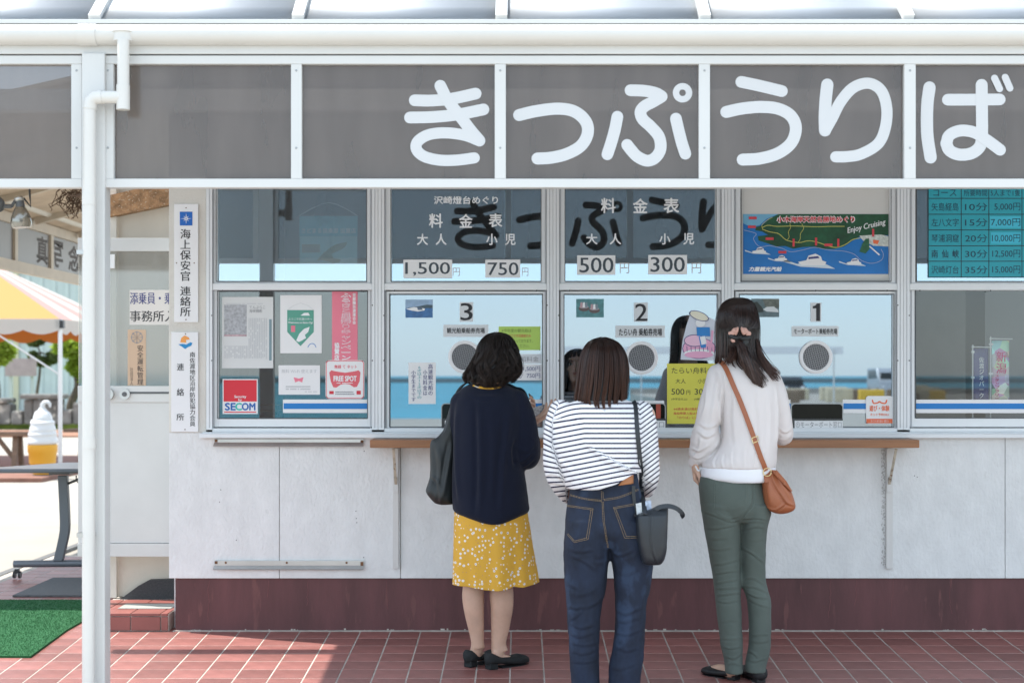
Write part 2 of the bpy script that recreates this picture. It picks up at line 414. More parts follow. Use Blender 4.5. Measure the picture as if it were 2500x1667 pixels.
# step at the side door
st = thing('door_step', 'low red tiled step beneath the aluminium side door', 'step', (-1.9, .3, 0))
MB().box(-2.10, -1.70, .006, 2.2, -.01, .082).build('step_core', GROUT, st)
sy = 0.0
for i in range(4):
    x1 = -1.704-i*.103; x0 = max(x1-.098, -2.098)
    xa = -1.704-i*.175*.0
for a, b in ((-1.735, -1.703), (-1.88, -1.740), (-2.025, -1.885), (-2.098, -2.030)):
    MB().box(a, b, -.002, .012, .004, .070).build('riser_tile', TILE2, st, bevel=.002)
    for c, d in ((-.004, .145), (.150, .30), (.305, .46)):
        if c > .4 and False: continue
        MB().box(a, b, c, d, .074, .087).build('step_tile', TILE2, st, bevel=.002)
MB().box(-1.98, -1.72, .14, .30, .0875, .091).build('floor_hatch', mat('hatch', (.42, .43, .40), .5, .3, var=.1), st, bevel=.001)
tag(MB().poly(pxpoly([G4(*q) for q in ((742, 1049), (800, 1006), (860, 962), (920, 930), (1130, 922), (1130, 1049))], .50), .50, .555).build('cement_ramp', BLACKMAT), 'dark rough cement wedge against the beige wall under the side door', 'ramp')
# turf and mats
def turf():
    b = MB(); x0, x1, y0, y1 = -3.6, -2.19, -.56, 1.0
    b.box(x0, x1, 0.0, y1, .001, .010); b.add([(x0, y0, gz(y0)+.001), (x1, y0, gz(y0)+.001), (x1, 0, .001), (x0, 0, .001),
        (x0, y0, gz(y0)+.010), (x1, y0, gz(y0)+.010), (x1, 0, .010), (x0, 0, .010)], [(4, 5, 6, 7), (0, 1, 5, 4), (1, 2, 6, 5), (3, 0, 4, 7)])
    t = tag(b.build('artificial_turf', TURF), 'green artificial turf mat laid on the tiles beside the post', 'turf mat')
    g = MB(); rr = random.Random(3)
    for _ in range(26000):
        x = rr.uniform(-2.9, x1); y = rr.uniform(y0, y1); z = gz(y)+.009
        a = rr.uniform(0, 6.28); h = rr.uniform(.003, .008); w = .0016; l = rr.uniform(-.005, .005)
        g.v += [(x-w*math.cos(a), y-w*math.sin(a), z), (x+w*math.cos(a), y+w*math.sin(a), z), (x+l, y+rr.uniform(-.005, .005), z+h)]
        k = len(g.v); g.f.append((k-3, k-2, k-1))
    g.build('pile', TURF, t)['kind'] = 'stuff'
turf()
tag(MB().prism([(-2.83, 1.16), (-2.13, 1.16), (-2.13, 1.92), (-2.83, 1.92)], .001, .012).build('door_mat', mat('ribbed_mat', (.10, .105, .11), .85, var=.5, vscale=60, stretch=(1, 12, 1))), 'grey ribbed rubber mat lying behind the green turf', 'mat')
tag(MB().box(-3.26, -3.205, .2, 8, -.021, .002).build('drain_grating', mat('drain', (.13, .13, .13), .7, var=.4, vscale=80)), 'dark drain channel', kind='structure')

# ================================================================ TICKET OFFICE
off = thing('ticket_office', 'white stucco ticket office with maroon base and a row of ticket windows', 'building', (1, .1, 0))
XL, XR = -1.6986, 4.6
zb, zs_, zt, zr = Z(1411, 0), Z(1056, 0), Z(430, 0), 2.75
WL = X(503, 0)
# stucco panels below the windows with recessed joints
seams = [XL, X(682, 0), X(978, 0), X(2454, 0), XR]
for a, b in zip(seams, seams[1:]):
    MB().box(a+.0015, b-.0015, 0, .12, zb, zs_).build('wall_panel', STUCCO, off, bevel=.0015)
MB().box(XL+.002, XR, .012, .118, zb+.002, zs_-.01).build('wall_core', GROUT, off)
MB().box(XL+.0005, WL, .0005, .12, zs_+.0005, zt).build('pilaster', mat('cream_stucco', (.66, .64, .59), .85, var=.1, vscale=3, bump=.7, bscale=80), off, bevel=.002)
MB().box(XL+.0005, XR, .0005, .12, zt+.0005, zr).build('upper_wall', mat('grey_upper_wall', (.19, .185, .18), .8), off)
MB().box(X(427, 0)+.0, XR, .012, .13, -.03, zb-.001).build('plinth', PLINTH, off)
# worn paint and grout line along the foot of the plinth
gl = MB(); rr = random.Random(5)
gl.box(X(427, 0)-.01, XR, -.002, .0125, -.01, .004)
for _ in range(150):
    x = rr.uniform(X(427, 0), XR); w = rr.uniform(.004, .02); gl.box(x, x+w, .0105, .013, .003, .003+rr.uniform(.002, .012)*(rr.random()**1.5))
gl.build('mortar_line', GROUT, off)
# hairline cracks in the maroon paint
ck = MB()
for px in (510, 655, 752, 942, 2093, 2182, 2325, 2030):
    y = .0118; pts = []
    x = X(px, 0); z = zb-.012
    while z > .04:
        pts.append((x, y, z)); x += rr.uniform(-.006, .006); z -= .02
    ck = MB().tube(pts[:rr.randint(5, len(pts))], .0009, 4)
    ck.build('paint_crack', mat('crack', (.20, .075, .075), .8), off)
# side wall, back, interior
INTW = mat('interior_wall', (.62, .62, .60), .8, var=.1)
MB().box(XL, XL+.12, .1205, 3.2, -.02, zr).build('side_wall', STUCCO, off)
MB().box(XL+.121, XR, 3.08, 3.2, -.02, zr).build('back_wall', INTW, off)
MB().box(XR-.12, XR, .1205, 3.079, -.02, zr).build('side_wall', STUCCO, off)
MB().box(XL+.121, XR-.121, .131, 3.079, .2, .25).build('interior_floor', mat('lino', (.25, .25, .24), .6), off)
MB().box(XL+.121, XR-.121, .13, 3.079, 2.68, 2.74).build('interior_ceiling', mat('ceiling_board', (.6, .6, .57), .8), off)
MB().box(-2.02, XR+.3, -1.12, 3.5, zr+.0, zr+.16).build('roof_slab', mat('roof_fascia', (.42, .44, .46), .6, var=.15), off, bevel=.01)
MB().box(-2.03, XR+.31, -1.135, -1.121, zr+.05, zr+.075).build('roof_trim', mat('brown_trim', (.22, .14, .12), .6), off)

# windows: (upper pane, lower pane) pixel boxes
TOPY = 452
wins = [  # ux0, ux1, lx0, lx1, ly0, ly1, glass upper, glass lower
    ('A', 530, 896, 533, 898, 711, 1021, CLEARM, GLASS),
    ('B', 955, 1321, 952, 1324, 719, 1042, MIRROR_U, MIRROR),
    ('C', 1379, 1747, 1377, 1751, 719, 1042, MIRROR_U, MIRROR),
    ('D', 1808, 2173, 1804, 2180, 719, 1042, GLASS, MIRROR),
    ('E', 2235, 2602, 2233, 2604, 708, 1020, MIRROR_U, GLASS_E),
    ('F', 2660, 3026, 2657, 3028, 711, 1021, MIRROR, GLASS)]
BND = [503, 923, 1350, 1777, 2206, 2631, 3060]
WIN = {}
YU, YL = .034, .030
for k, (nm, u0, u1, l0, l1, ly0, ly1, mu, ml) in enumerate(wins):
    a, b = BND[k], BND[k+1]
    fr = MB()
    # outer frame with two steps
    fr.pbox((a+.3, TOPY-12, a+15, 1049), -.012, .09); fr.pbox((b-15, TOPY-12, b-.3, 1049), -.012, .09)
    fr.pbox((a+15.2, TOPY-12, b-15.2, TOPY), -.010, .09)
    fr.pbox((a+15.2, 692, b-15.2, 708), -.006, .09)
    fr.pbox((a+15.2, 1045, b-15.2, 1054), -.008, .09)
    # inner lips round the upper pane
    for bx in ((a+15.2, TOPY, u0, 691.8), (u1, TOPY, b-15.2, 691.8)): fr.pbox(bx, .008, .08)
    fr.pbox((u0, 685.5+3, u1, 691.8), .008, .08)
    w = fr.build('window', ALU, off, bevel=.0016)
    w['label'] = {'A': 'window with notices at the left end', 'B': 'window numbered 3', 'C': 'window numbered 2', 'D': 'window numbered 1', 'E': 'window with teal fare chart', 'F': 'window at the right end'}[nm]
    WIN[nm] = w
    # thin groove lines on the mullion
    gr = MB()
    for gx in (a+8, b-8, a+18.5, b-18.5): gr.pbox((gx-.8, TOPY, gx+.8, 1044), -.0135 if abs(gx-a) < 9 or abs(gx-b) < 9 else .0065, .0)
    gr.build('groove', mat('groove', (.42, .44, .47), .5), w)
    MB().pbox((u0-2, TOPY, u1+2, 690), YU, YU+.005, YU).build('pane', mu, w)
    # lower sash
    sh = MB(); bw = 3 if ly1 > 1030 else 12
    if ly1 > 1030: o_ = (l0-9, 711, l1+9, 1045)
    else: o_ = (l0-13, 709, l1+10, 1042)
    sh.pbox((o_[0], o_[1], l0, o_[3]), .012, .045); sh.pbox((l1, o_[1], o_[2], o_[3]), .012, .045)
    sh.pbox((l0, o_[1], l1, ly0), .012, .045); sh.pbox((l0, ly1, l1, o_[3]), .012, .045)
    sh.build('sash', ALU, w, bevel=.0016)
    gk = MB()
    for bx in ((l0-1, ly0-1.5, l1+1, ly0+.8), (l0-1.2, ly0, l0+.8, ly1), (l1-.8, ly0, l1+1.2, ly1), (l0, ly1-.8, l1, ly1+1.2), (u0-.8, TOPY, u0+.9, 688), (u1-.9, TOPY, u1+.8, 688), (u0, 686.6, u1, 688.6)):
        gk.pbox(bx, .0065 if bx[3] == 688 or bx[3] == 688.6 else .0105, .028, YL)
    gk.build('gasket', mat('gasket', (.10, .11, .12), .6), w)
    MB().pbox((l0-2, ly0-2, l1+2, ly1+2), YL, YL+.005, YL).build('pane', ml, w)
    sc = MB()
    for sx, syy in ((a+14, 770), (a+14, 880), (b-14, 745), (b-14, 880), (a+40, 709.5), ((a+b)/2, 709.5), (b-40, 709.5)):
        p = P(sx, syy, -.013); sc.ell(p, (.0035, .002, .0035), nu=8, nv=4)
    sc.build('screw', DGREY, w)
# sill, tracks
sl = MB(); sl.box(X(488, -.03), XR, -.045, .10, Z(1069, -.045), Z(1058.5, -.045)); sl.build('sill', ALU, off, bevel=.002)
tr = MB(); tr.box(X(497, 0), XR, -.028, .09, Z(1058, -.028)+.0002, Z(1054.5, -.028)); tr.build('window_track', ALU, off, bevel=.001)

# ---- ticket window furniture (sub-parts of the window)
def perf():
    m = mat('perforated_disc', (.36, .37, .38), .45, .2); t = m.node_tree; N, L = t.nodes.new, t.links.new; b = t.nodes['Principled BSDF']
    tc = N('ShaderNodeTexCoord'); mp = N('ShaderNodeMapping'); mp.inputs['Scale'].default_value = (98, 0, 98); mp.inputs['Rotation'].default_value = (0, .25, 0)
    vo = N('ShaderNodeTexVoronoi'); vo.inputs['Randomness'].default_value = .12; vo.inputs['Scale'].default_value = 1
    L(tc.outputs['Object'], mp.inputs[0]); L(mp.outputs[0], vo.inputs['Vector'])
    rp = N('ShaderNodeValToRGB'); rp.color_ramp.elements[0].position = .27; rp.color_ramp.elements[1].position = .34
    rp.color_ramp.elements[0].color = (.015, .016, .02, 1); rp.color_ramp.elements[1].color = (.20, .205, .215, 1)
    L(vo.outputs['Distance'], rp.inputs[0]); L(rp.outputs[0], b.inputs['Base Color']); return m
PERF = perf()
def disc(c, r, y0, y1, n_=40): return MB().poly([(c[0]+r*math.cos(2*math.pi*i/n_), c[1]+r*math.sin(2*math.pi*i/n_)) for i in range(n_)], y0, y1)
def ring(c, r0, r1, y0, y1, n_=40):
    b = MB(); k = n_
    for rr_, yy in ((r1, y1), (r1, y0+.002), (r1-.004, y0), (r0+.004, y0), (r0, y0+.002), (r0, y1)):
        b.v += [(c[0]+rr_*math.cos(2*math.pi*i/k), yy, c[1]+rr_*math.sin(2*math.pi*i/k)) for i in range(k)]
    for q in range(5):
        for i in range(k): b.f.append((q*k+i, q*k+(i+1) % k, (q+1)*k+(i+1) % k, (q+1)*k+i))
    return b
def ticket_fit(w, C, gc, slot, lab):
    cx, cy = C(*gc); y = .0265; c = (X(cx, y), Z(cy, y)); k = (y-CY)/F/C.k
    ring(c, 76*k, 96*k, .016, .0295).build('grille_ring', mat('white_ring', (.80, .80, .81), .4), w, smooth=40)
    disc(c, 77*k, .0225, .0295).build('speaking_grille', PERF, w)
    x0, y0, x1, y1 = C.b(*slot); r_ = 9; m = MB(); pts = []
    for q in range(7): t = math.pi-q*math.pi/12; pts.append((x0+r_+r_*math.cos(t), y0+r_-r_*math.sin(t)))
    for q in range(7): t = math.pi/2-q*math.pi/12; pts.append((x1-r_+r_*math.cos(t), y0+r_-r_*math.sin(t)))
    pts += [(x1, y1), (x0, y1)]
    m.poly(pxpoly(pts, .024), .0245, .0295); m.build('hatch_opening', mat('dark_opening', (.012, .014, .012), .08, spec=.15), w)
    rim = MB(); stroke(rim, pxpoly([(x0, y1-30)]+pts[:14]+[(x1, y1-30)], .0235), .0045, .0232, .0294, k=1, caps=0); rim.build('hatch_rim', mat('rim_grey', (.36, .38, .38), .4), w)
    b = MB().pbox((x0, y1-31, x1, y1), .008, .0235); b.build('hatch_tray', mat('tray_black', (.03, .035, .038), .35), w, bevel=.001)
    lb = MB().pbox((x0+8, y1-26, x1-(0 if lab else 0), y1-7), .0062, .0078); lbo = lb.build('hatch_label', PAPER, w)
    fit_text(lab, (x0+11, y1-24, x1-3, y1-9), .0055, GREYINK, w)
ticket_fit(WIN['B'], G6, (487, 1025), (352, 1295, 652, 1455), '③観光船窓口')
ticket_fit(WIN['C'], G7, (513, 1030), (354, 1295, 652, 1455), '②たらい舟窓口')
ticket_fit(WIN['D'], G8, (526, 1025), (385, 1295, 683, 1455), '①モーターボート窓口')
# vinyl lettering on the panes
YT = YU-.0012
def glyphs(w, C, L_, y=YT, m=INKW, bold=.02):
    for s_, *bx in L_: fit_text(s_, C.b(*bx), y, m, w, bold=bold)
glyphs(WIN['B'], G6, [('沢崎燈台めぐり', 308, 94, 678, 138), ('料', 280, 195, 357, 275), ('金', 455, 198, 530, 275), ('表', 627, 195, 703, 272),
    ('大', 210, 312, 272, 375), ('人', 318, 312, 380, 375), ('小', 612, 312, 675, 375), ('児', 720, 312, 780, 375)])
glyphs(WIN['C'], G7, [('料', 280, 105, 362, 190), ('金', 465, 108, 548, 190), ('表', 643, 105, 730, 190), ('大', 193, 312, 257, 372), ('人', 330, 310, 395, 372),
    ('小', 618, 310, 680, 372), ('児', 757, 308, 818, 372)])
glyphs(WIN['B'], G6, [('円', 417, 508, 458, 555), ('円', 818, 508, 855, 555)], m=mat('faded_vinyl', (.55, .52, .50), .7), bold=-.005)
glyphs(WIN['C'], G7, [('円', 388, 480, 442, 540), ('円', 805, 480, 860, 540)], m=MATS['faded_vinyl'], bold=-.005)
# blue and white bands on the panes
def band(w, C, x0, x1, full=True):
    a = C.b(x0, 1271, x1, 1349); MB().pbox(a, .0285, .0298).build('vinyl_band', PAPER, w)
    if full: a = C.b(x0+4, 1293, x1, 1326); MB().pbox(a, .0275, .0284).build('blue_stripe', BLUEINK, w)
band(WIN['A'], G5, 453, 942); band(WIN['B'], G6, 690, 937); band(WIN['D'], G8, 683, 975); band(WIN['D'], G8, 84, 380); band(WIN['E'], G8, 1102, 1980)
MB().pbox(G7.b(480, 1278, 645, 1297), .027, .0285).build('vinyl_band', PAPER, WIN['C'])

# interior furniture glimpsed through the clear panes, with a solid post reflection
tag(MB().box(-1.5, 4.3, .16, .62, .72, .76).build('counter_desk', mat('desk', (.40, .39, .36), .5)), 'grey counter desk running behind the ticket windows', 'desk')
bk = thing('wire_basket', 'brown wire basket behind the left end window', 'basket', tuple(P(650, 1015, .3)))
for zz in (0, .03, .06): 
    bk2 = MB().tube([P(632, 1017, .3)+Vector((0, 0, zz+.0)), P(692, 1017, .3)+Vector((0, 0, zz))], .003, 6); bk2.build('wire', RUST, bk)
for i in range(12): MB().tube([P(632+i*5.4, 1017, .3), P(632+i*5.4, 985, .3)], .002, 5).build('wire', RUST, bk)
cab = MB().box(X(630, 1.2), X(668, 1.2), 1.2, 1.6, .25, 2.3).build('post_reflection', mat('post_reflection_grey', (.12, .12, .125), .5)); tag(cab, 'tall dark grey box inside the left end window, standing in for the reflected post', 'post_reflection')  # dark box added where the canopy post reflects in the pane
cab = MB().box(X(670, 2.4), X(905, 2.4), 2.4, 2.9, .25, 2.4).build('filing_cabinet', mat('cab_grey', (.35, .38, .40), .5)); tag(cab, 'pale grey cabinet at the back of the office', 'cabinet')
cab = MB().box(X(2405, 1.6), X(2600, 1.6), 1.6, 2.0, .25, 2.4).build('partition', mat('part_grey', (.36, .37, .38), .5)); tag(cab, 'blue grey partition inside the right hand window', 'partition')

# ---- counter shelf and brackets
sf = thing('counter_shelf', 'brown wooden counter shelf running under the ticket windows', 'shelf', (.5, -.1, .9))
ysf = -.20
MB().box(X(903, ysf), X(2245, ysf), ysf, -.002, Z(1093, ysf), Z(1073.5, ysf)).build('shelf_board', WOOD, sf, bevel=.004)
for i, (bx, ex) in enumerate(((959, 973), (2164, 2180))):
    b = thing('shelf_bracket', ['white steel shelf bracket to the left of the navy sweater', 'white steel shelf bracket right of the brown handbag'][i], 'bracket', tuple(P(bx, 1388, -.02)), 'brackets holding the wooden shelf')
    MB().pbox((bx, 1095, ex, 1388), -.022, -.001).build('upright', WHITE_METAL, b, bevel=.002)
    MB().pbox((bx+1, 1094, ex-1, 1202), -.032, -.0222).build('top_sleeve', WHITE_METAL, b, bevel=.002)
    m = MB(); xm = X((bx+ex)/2, -.04)
    m.bar((xm, -.034, Z(1180, 0)), (xm, -.17, Z(1093, ysf)-.006), .012, .004); m.build('brace', mat('yellowed_steel', (.55, .50, .40), .5, var=.3, vscale=30, spots=(50, .6, (.16, .075, .035))), b)
    MB().pbox(((bx+ex)/2-2, 1165, (bx+ex)/2+3, 1180), -.037, -.0322).build('rust_spot', RUST, b)
# metal rails
for i, (y0, y1, lab) in enumerate(((1071, 1089, 'bent steel rail screwed just below the left window sill'), (1368, 1389, 'rusty steel rail screwed low on the stucco above the maroon base'))):
    r_ = thing('steel_rail', lab, 'rail', tuple(P(700, y1, 0)), 'steel rails on the stucco')
    MB().pbox((523+i, y0, 888, y1-9), -.012, -.001).build('rail_back', STEEL, r_, bevel=.001)
    m = MB(); a, b = P(523, y1-9.2, -.012), P(888, y1-9.2, -.012)
    m.add([a, b, b+Vector((0, -.012, -.017)), a+Vector((-.004, -.012, -.017)), a+Vector((0, .004, 0)), b+Vector((0, .004, 0)), b+Vector((0, -.010, -.019)), a+Vector((-.004, -.010, -.019))],
          [(0, 3, 2, 1), (4, 5, 6, 7), (0, 1, 5, 4), (3, 7, 6, 2), (0, 4, 7, 3), (1, 2, 6, 5)])
    m.build('rail_lip', STEEL, r_)
    for sx in ((558, 720, 853) if i == 0 else (551, 700, 846)): 
        q = P(sx, y0+5 if i else y0+13, -.0135); MB().ell(q, (.0055, .003, .0055), nu=10, nv=5).build('bolt', RUST, r_)
    for a_, b_ in (((523, y0, 533, y1-6)), )[0:0]: pass
    MB().pbox((524, y0+1, 531, y0+8), -.0135, -.012).build('rust_spot', RUST, r_); MB().pbox((880, y0+3, 887, y1-9), -.0135, -.012).build('rust_spot', RUST, r_)
# wall marks: small holes and the old glue strip
mk = MB(); rr = random.Random(11)
for px, py in ((539, 1195), (536, 1225), (869, 1247), (871, 1275), (889, 1101), (888, 1360), (1900+845/2.54, 1050+282/2.54), (1900+862/2.54, 1050+290/2.54), (577, 1318), (870, 1265)):
    mk.ell(P(px, py, -.0003), (.0022, .001, .0028), nu=6, nv=4)
mk.build('wall_hole', mat('hole', (.08, .08, .08), .9), off)
gs = MB()
for _ in range(230):
    px = rr.uniform(2152, 2161); py = 1096+(1378-1096)*rr.random()**1.2; w = rr.uniform(.5, 1.6)
    gs.ell(P(px, py, -.0002), (w*.002, .0006, w*.003), nu=5, nv=3)
gs.build('glue_strip', mat('glue', (.46, .46, .45), .9), off)

# ---- name plates on the pilaster
def plate(name, label, bx, cat='sign'):
    o = MB().pbox(bx, -.009, -.0005).build(name, PAPER, bevel=.001); return tag(o, label, cat)
p1 = plate('name_plate', 'tall white plate with blue compass square above black vertical characters', G3.b(1075, 147, 1223, 876))
sq = G3.b(1110, 195, 1188, 280); flat('emblem', sq, mat('compass_blue', (.01, .13, .50), .5), p1, -.0102)
cx, cy = (sq[0]+sq[2])/2, (sq[1]+sq[3])/2; m = MB(); yy = -.0112
for i in range(8):
    a = i*math.pi/4; r_ = (14 if i % 2 == 0 else 9); 
    pts = [(cx+r_*math.sin(a), cy-r_*math.cos(a)), (cx+2*math.sin(a+.6), cy-2*math.cos(a+.6)), (cx+2*math.sin(a-.6), cy-2*math.cos(a-.6))]
    m.poly(pxpoly(pts, yy), yy-.00004*i, yy+.0006)
m.build('compass_star', INKW, p1)
for s_, b in (('海上保安官', (1113, 302, 1177, 622)), ('連絡所', (1113, 655, 1177, 840))): vtext(s_, G3.b(*b), -.0102, INK, p1, bold=.012)
for a, b in ((1149, 171), (1148, 860), (1090, 511), (1199, 511)): q = P(*G3(a, b), -.0105); MB().ell(q, (.003, .0015, .003), nu=8, nv=4).build('nail', RUST, p1)
p2 = plate('name_plate', 'white plate with orange and blue swirl logo above black vertical characters', G3.b(1057, 937, 1223, 1553))
m = MB().poly(pxpoly([G3(*q) for q in ((1112, 1000), (1120, 972), (1140, 958), (1165, 970), (1172, 983), (1148, 985), (1150, 1003), (1130, 1002))], -.0102), -.0102, -.0095); m.build('logo_flame', mat('logo_orange', (.85, .35, .08), .5), p2)
m = MB().poly(pxpoly([G3(*q) for q in ((1100, 1012), (1130, 1010), (1150, 1014), (1175, 1000), (1188, 1005), (1180, 1022), (1160, 1030), (1143, 1042), (1128, 1030))], -.0102), -.0102, -.0095); m.build('logo_wave', mat('logo_blue', (.01, .25, .55), .5), p2)
vtext('南佐渡地区沿岸防犯協力会員', G3.b(1171, 1060, 1205, 1518), -.0102, INK, p2, bold=.01)
for s_, b in (('連', (1092, 1130, 1136, 1175)), ('絡', (1092, 1285, 1136, 1330)), ('所', (1090, 1440, 1136, 1482))): fit_text(s_, G3.b(*b), -.0102, INK, p2, bold=.012)
for a, b in ((1145, 948), (1142, 1538)): q = P(*G3(a, b), -.0105); MB().ell(q, (.003, .0015, .003), nu=8, nv=4).build('nail', RUST, p2)
# ================================================================ NOTICES AND CARDS ON THE GLASS
YC, YTX = .0268, .0260
def lines(parent, bx, rows, m, vert=False, y=YTX, fill=.55, seed=1):
    """rows of small unreadable print as short dashes"""
    rr = random.Random(seed); mb = MB(); x0, y0, x1, y1 = bx
    for i in range(rows):
        if vert:
            w = (x1-x0)/rows; a = x0+i*w+w*.2; q = y0
            while q < y1-2:
                l = rr.uniform(2.0, 3.2); mb.pbox((a, q, a+w*fill, q+l*.8), y, y+.0005); q += l+ (rr.random() < .08)*5
        else:
            h = (y1-y0)/rows; b = y0+i*h+h*.2; q = x0
            while q < x1-2:
                l = rr.uniform(2.0, 3.4); mb.pbox((q, b, q+l*.8, b+h*fill), y, y+.0005); q += l+(rr.random() < .1)*3
    o = mb.build('small_print', m, parent); return o
# --- window A, upper: hanging pennant behind the glass
ya = .060
pn = thing('hanging_banner', 'pale teal banner with island drawing hanging by a cord inside the top left window', 'banner', tuple(P(800, 540, ya)))
MB().pbox(G5.b(548, 208, 886, 325), ya, ya+.003).build('banner_cloth', mat('pale_teal', (.18, .55, .66), .8), pn)
MB().pbox(G5.b(550, 326, 884, 484), ya, ya+.003).build('banner_cloth', mat('pale_aqua', (.42, .72, .78), .8), pn)
fit_text('さどまる倶楽部 協賛店', G5.b(562, 278, 876, 308), ya-.0015, INKW, pn, bold=.02)
MB().pbox(G5.b(563, 372, 668, 420), ya-.0012, ya-.0004).build('banner_label', mat('tan_label', (.38, .40, .32), .7), pn)
fit_text('SADO', G5.b(580, 386, 655, 410), ya-.002, GREYINK, pn, bold=.02)
m = MB().poly(pxpoly([G5(*q) for q in ((648, 470), (670, 440), (690, 420), (720, 395), (760, 372), (800, 362), (825, 360), (820, 380), (795, 400), (765, 415), (735, 428), (745, 452), (790, 460), (780, 478), (740, 480), (700, 468), (670, 462))], ya-.001), ya-.001, ya-.0003)
m.build('island_drawing', mat('island', (.26, .33, .20), .7, var=.5, vscale=60), pn)
cd = MB().tube([P(*G5(*q), ya) for q in ((545, 208), (620, 165), (680, 138), (718, 130), (765, 140), (830, 172), (888, 208))], .0022, 6); cd.build('cord', PAPER, pn)

# --- window A, lower
o = card('newspaper_cutting', 'newspaper cutting in a clear sleeve with crowd photo, left end window', 'notice', G5.b(100, 677, 397, 1090), mat('newsprint', (.66, .68, .68), .5), YC)
MB().pbox(G5.b(112, 722, 243, 905), YTX, YTX+.0006).build('news_photo', mat('news_photo', (.45, .47, .50), .6, var=.4, vscale=70), o)
MB().pbox(G5.b(112, 895, 243, 905), YTX-.0008, YTX-.0001).build('news_photo_strip', mat('news_photo_pink', (.55, .38, .42), .6, var=.5, vscale=60), o)
fit_text('てんぷらこ\n海峡横断', G5.b(258, 728, 350, 768), YTX, GREYINK, o)
lines(o, G5.b(252, 800, 362, 1035), 11, LTINK, True, seed=2); lines(o, G5.b(112, 960, 250, 1035), 12, LTINK, True, seed=3); lines(o, G5.b(125, 712, 340, 720), 1, LTINK, seed=4)
MB().pbox(G5.b(373, 806, 388, 1045), YTX, YTX+.0005).build('news_column', mat('slate', (.20, .30, .34), .6), o)
o = card('pennant_notice', 'white sheet with green pointed pennant, between newspaper cutting and pink banner', 'notice', G5.b(438, 667, 678, 1003), PAPER, YC)
MB().poly(pxpoly([G5(*q) for q in ((478, 753), (632, 753), (632, 880), (555, 962), (478, 880))], YTX), YTX, YTX+.0006).build('pennant_print', GREENP, o)
fit_text('ようこそ佐渡小木へ', G5.b(486, 797, 622, 812), YTX-.0006, INKW, o); fit_text('Welcome to Sado-Ogi', G5.b(484, 820, 625, 834), YTX-.0006, INKW, o, bold=.02)
MB().poly(pxpoly([G5(*q) for q in ((530, 930), (548, 890), (575, 862), (608, 850), (600, 880), (580, 897), (588, 915), (562, 930), (545, 938))], YTX-.0006), YTX-.0006, YTX-.0001).build('island_print', INKW, o)
MB().poly(pxpoly([G5(*q) for q in ((555, 785), (575, 770), (600, 768), (610, 785))], YTX-.0006), YTX-.0006, YTX-.0001).build('hill_print', INKW, o)
MB().pbox(G5.b(500, 843, 524, 880), YTX-.0006, YTX-.0001).build('crest_print', PINKP, o)
MB().tube([P(*G5(*q), YTX) for q in ((478, 753), (515, 727), (556, 712), (598, 727), (632, 753))], .0007, 5).build('cord_print', LTINK, o)
stroke(MB(), [(X(G5(a, b)[0], YTX), Z(G5(a, b)[1], YTX)) for a, b in ((598, 968), (608, 952), (622, 947), (636, 952), (645, 968))], .003, YTX, YTX+.0005).build('badge_print', BLUEINK, o)
o = card('campaign_banner', 'long pink paper banner with outlined white characters hung in left end window', 'banner', G5.b(738, 645, 886, 1060), PINKP, YC+.0004, .0016)
for dx, mm, yy in ((0, INKW, YTX+.0002),): vtext('ふるさと里帰りキャンペーン', G5.b(790, 655, 848, 1040), yy, mm, o, bold=.045)
vtext('ふるさと里帰りキャンペーン', G5.b(794, 659, 844, 1036), YTX-.0006, mat('pink_ink', (.72, .12, .22), .6), o, bold=-.012)
vtext('首都圏佐渡連合会', G5.b(857, 655, 876, 835), YTX, INKW, o, bold=.02); vtext('協賛店', G5.b(752, 942, 780, 1044), YTX, INKW, o, bold=.03)
o = card('wifi_notice', 'small white free wireless notice with tiny red mark above the blue stripe', 'notice', G5.b(428, 1073, 668, 1243), PAPER, YC)
fit_text('無料 Wi-Fi 使えます', G5.b(445, 1096, 650, 1118), YTX, LTINK, o)
MB().poly(pxpoly([G5(*q) for q in ((515, 1142), (545, 1150), (572, 1142), (565, 1172), (545, 1164), (524, 1172))], YTX), YTX, YTX+.0005).build('bow_print', PINKP, o)
lines(o, G5.b(470, 1190, 612, 1218), 2, LTINK, seed=6); lines(o, G5.b(580, 1222, 655, 1230), 1, LTINK, seed=7)
def rrect(bx, r, k=5):
    x0, y0, x1, y1 = bx; pts = []
    for cx, cy, a0 in ((x1-r, y0+r, 0), (x0+r, y0+r, 90), (x0+r, y1-r, 180), (x1-r, y1-r, 270)):
        for i in range(k+1):
            a = R(a0+90*i/k); pts.append((cx+r*math.cos(a), cy-r*math.sin(a)))
    return pts
def rcard(name, label, cat, bx, m, r, y=YC): return tag(MB().poly(pxpoly(rrect(bx, r), y-.0006), y-.0006, y+.0016).build(name, m), label, cat)
bx = G5.b(700, 1043, 926, 1268)
o = rcard('hotspot_sticker', 'square white sticker with red rounded border and a fat red bow shape', 'sticker', bx, PAPER, 9)
a = [(X(q, YTX), Z(w, YTX)) for q, w in rrect((bx[0]+2, bx[1]+2, bx[2]-2, bx[3]-2), 7)]
stroke(MB(), a+[a[0]], .0035, YTX, YTX+.0005, k=2, caps=0).build('border_print', mat('coral', (.72, .12, .15), .5), o)
MB().poly(pxpoly([G5(*q) for q in ((722, 1115), (733, 1102), (760, 1108), (813, 1116), (868, 1108), (893, 1102), (903, 1115), (898, 1165), (882, 1198), (865, 1200), (840, 1184), (813, 1180), (788, 1185), (762, 1203), (745, 1200), (730, 1165))], YTX), YTX, YTX+.0005).build('bow_print', MATS['coral'], o)
fit_text('FREE SPOT', G5.b(748, 1135, 880, 1165), YTX-.0006, INKW, o, bold=.04); fit_text('無線 て ネット', G5.b(752, 1070, 882, 1092), YTX, MATS['coral'], o, bold=.02)
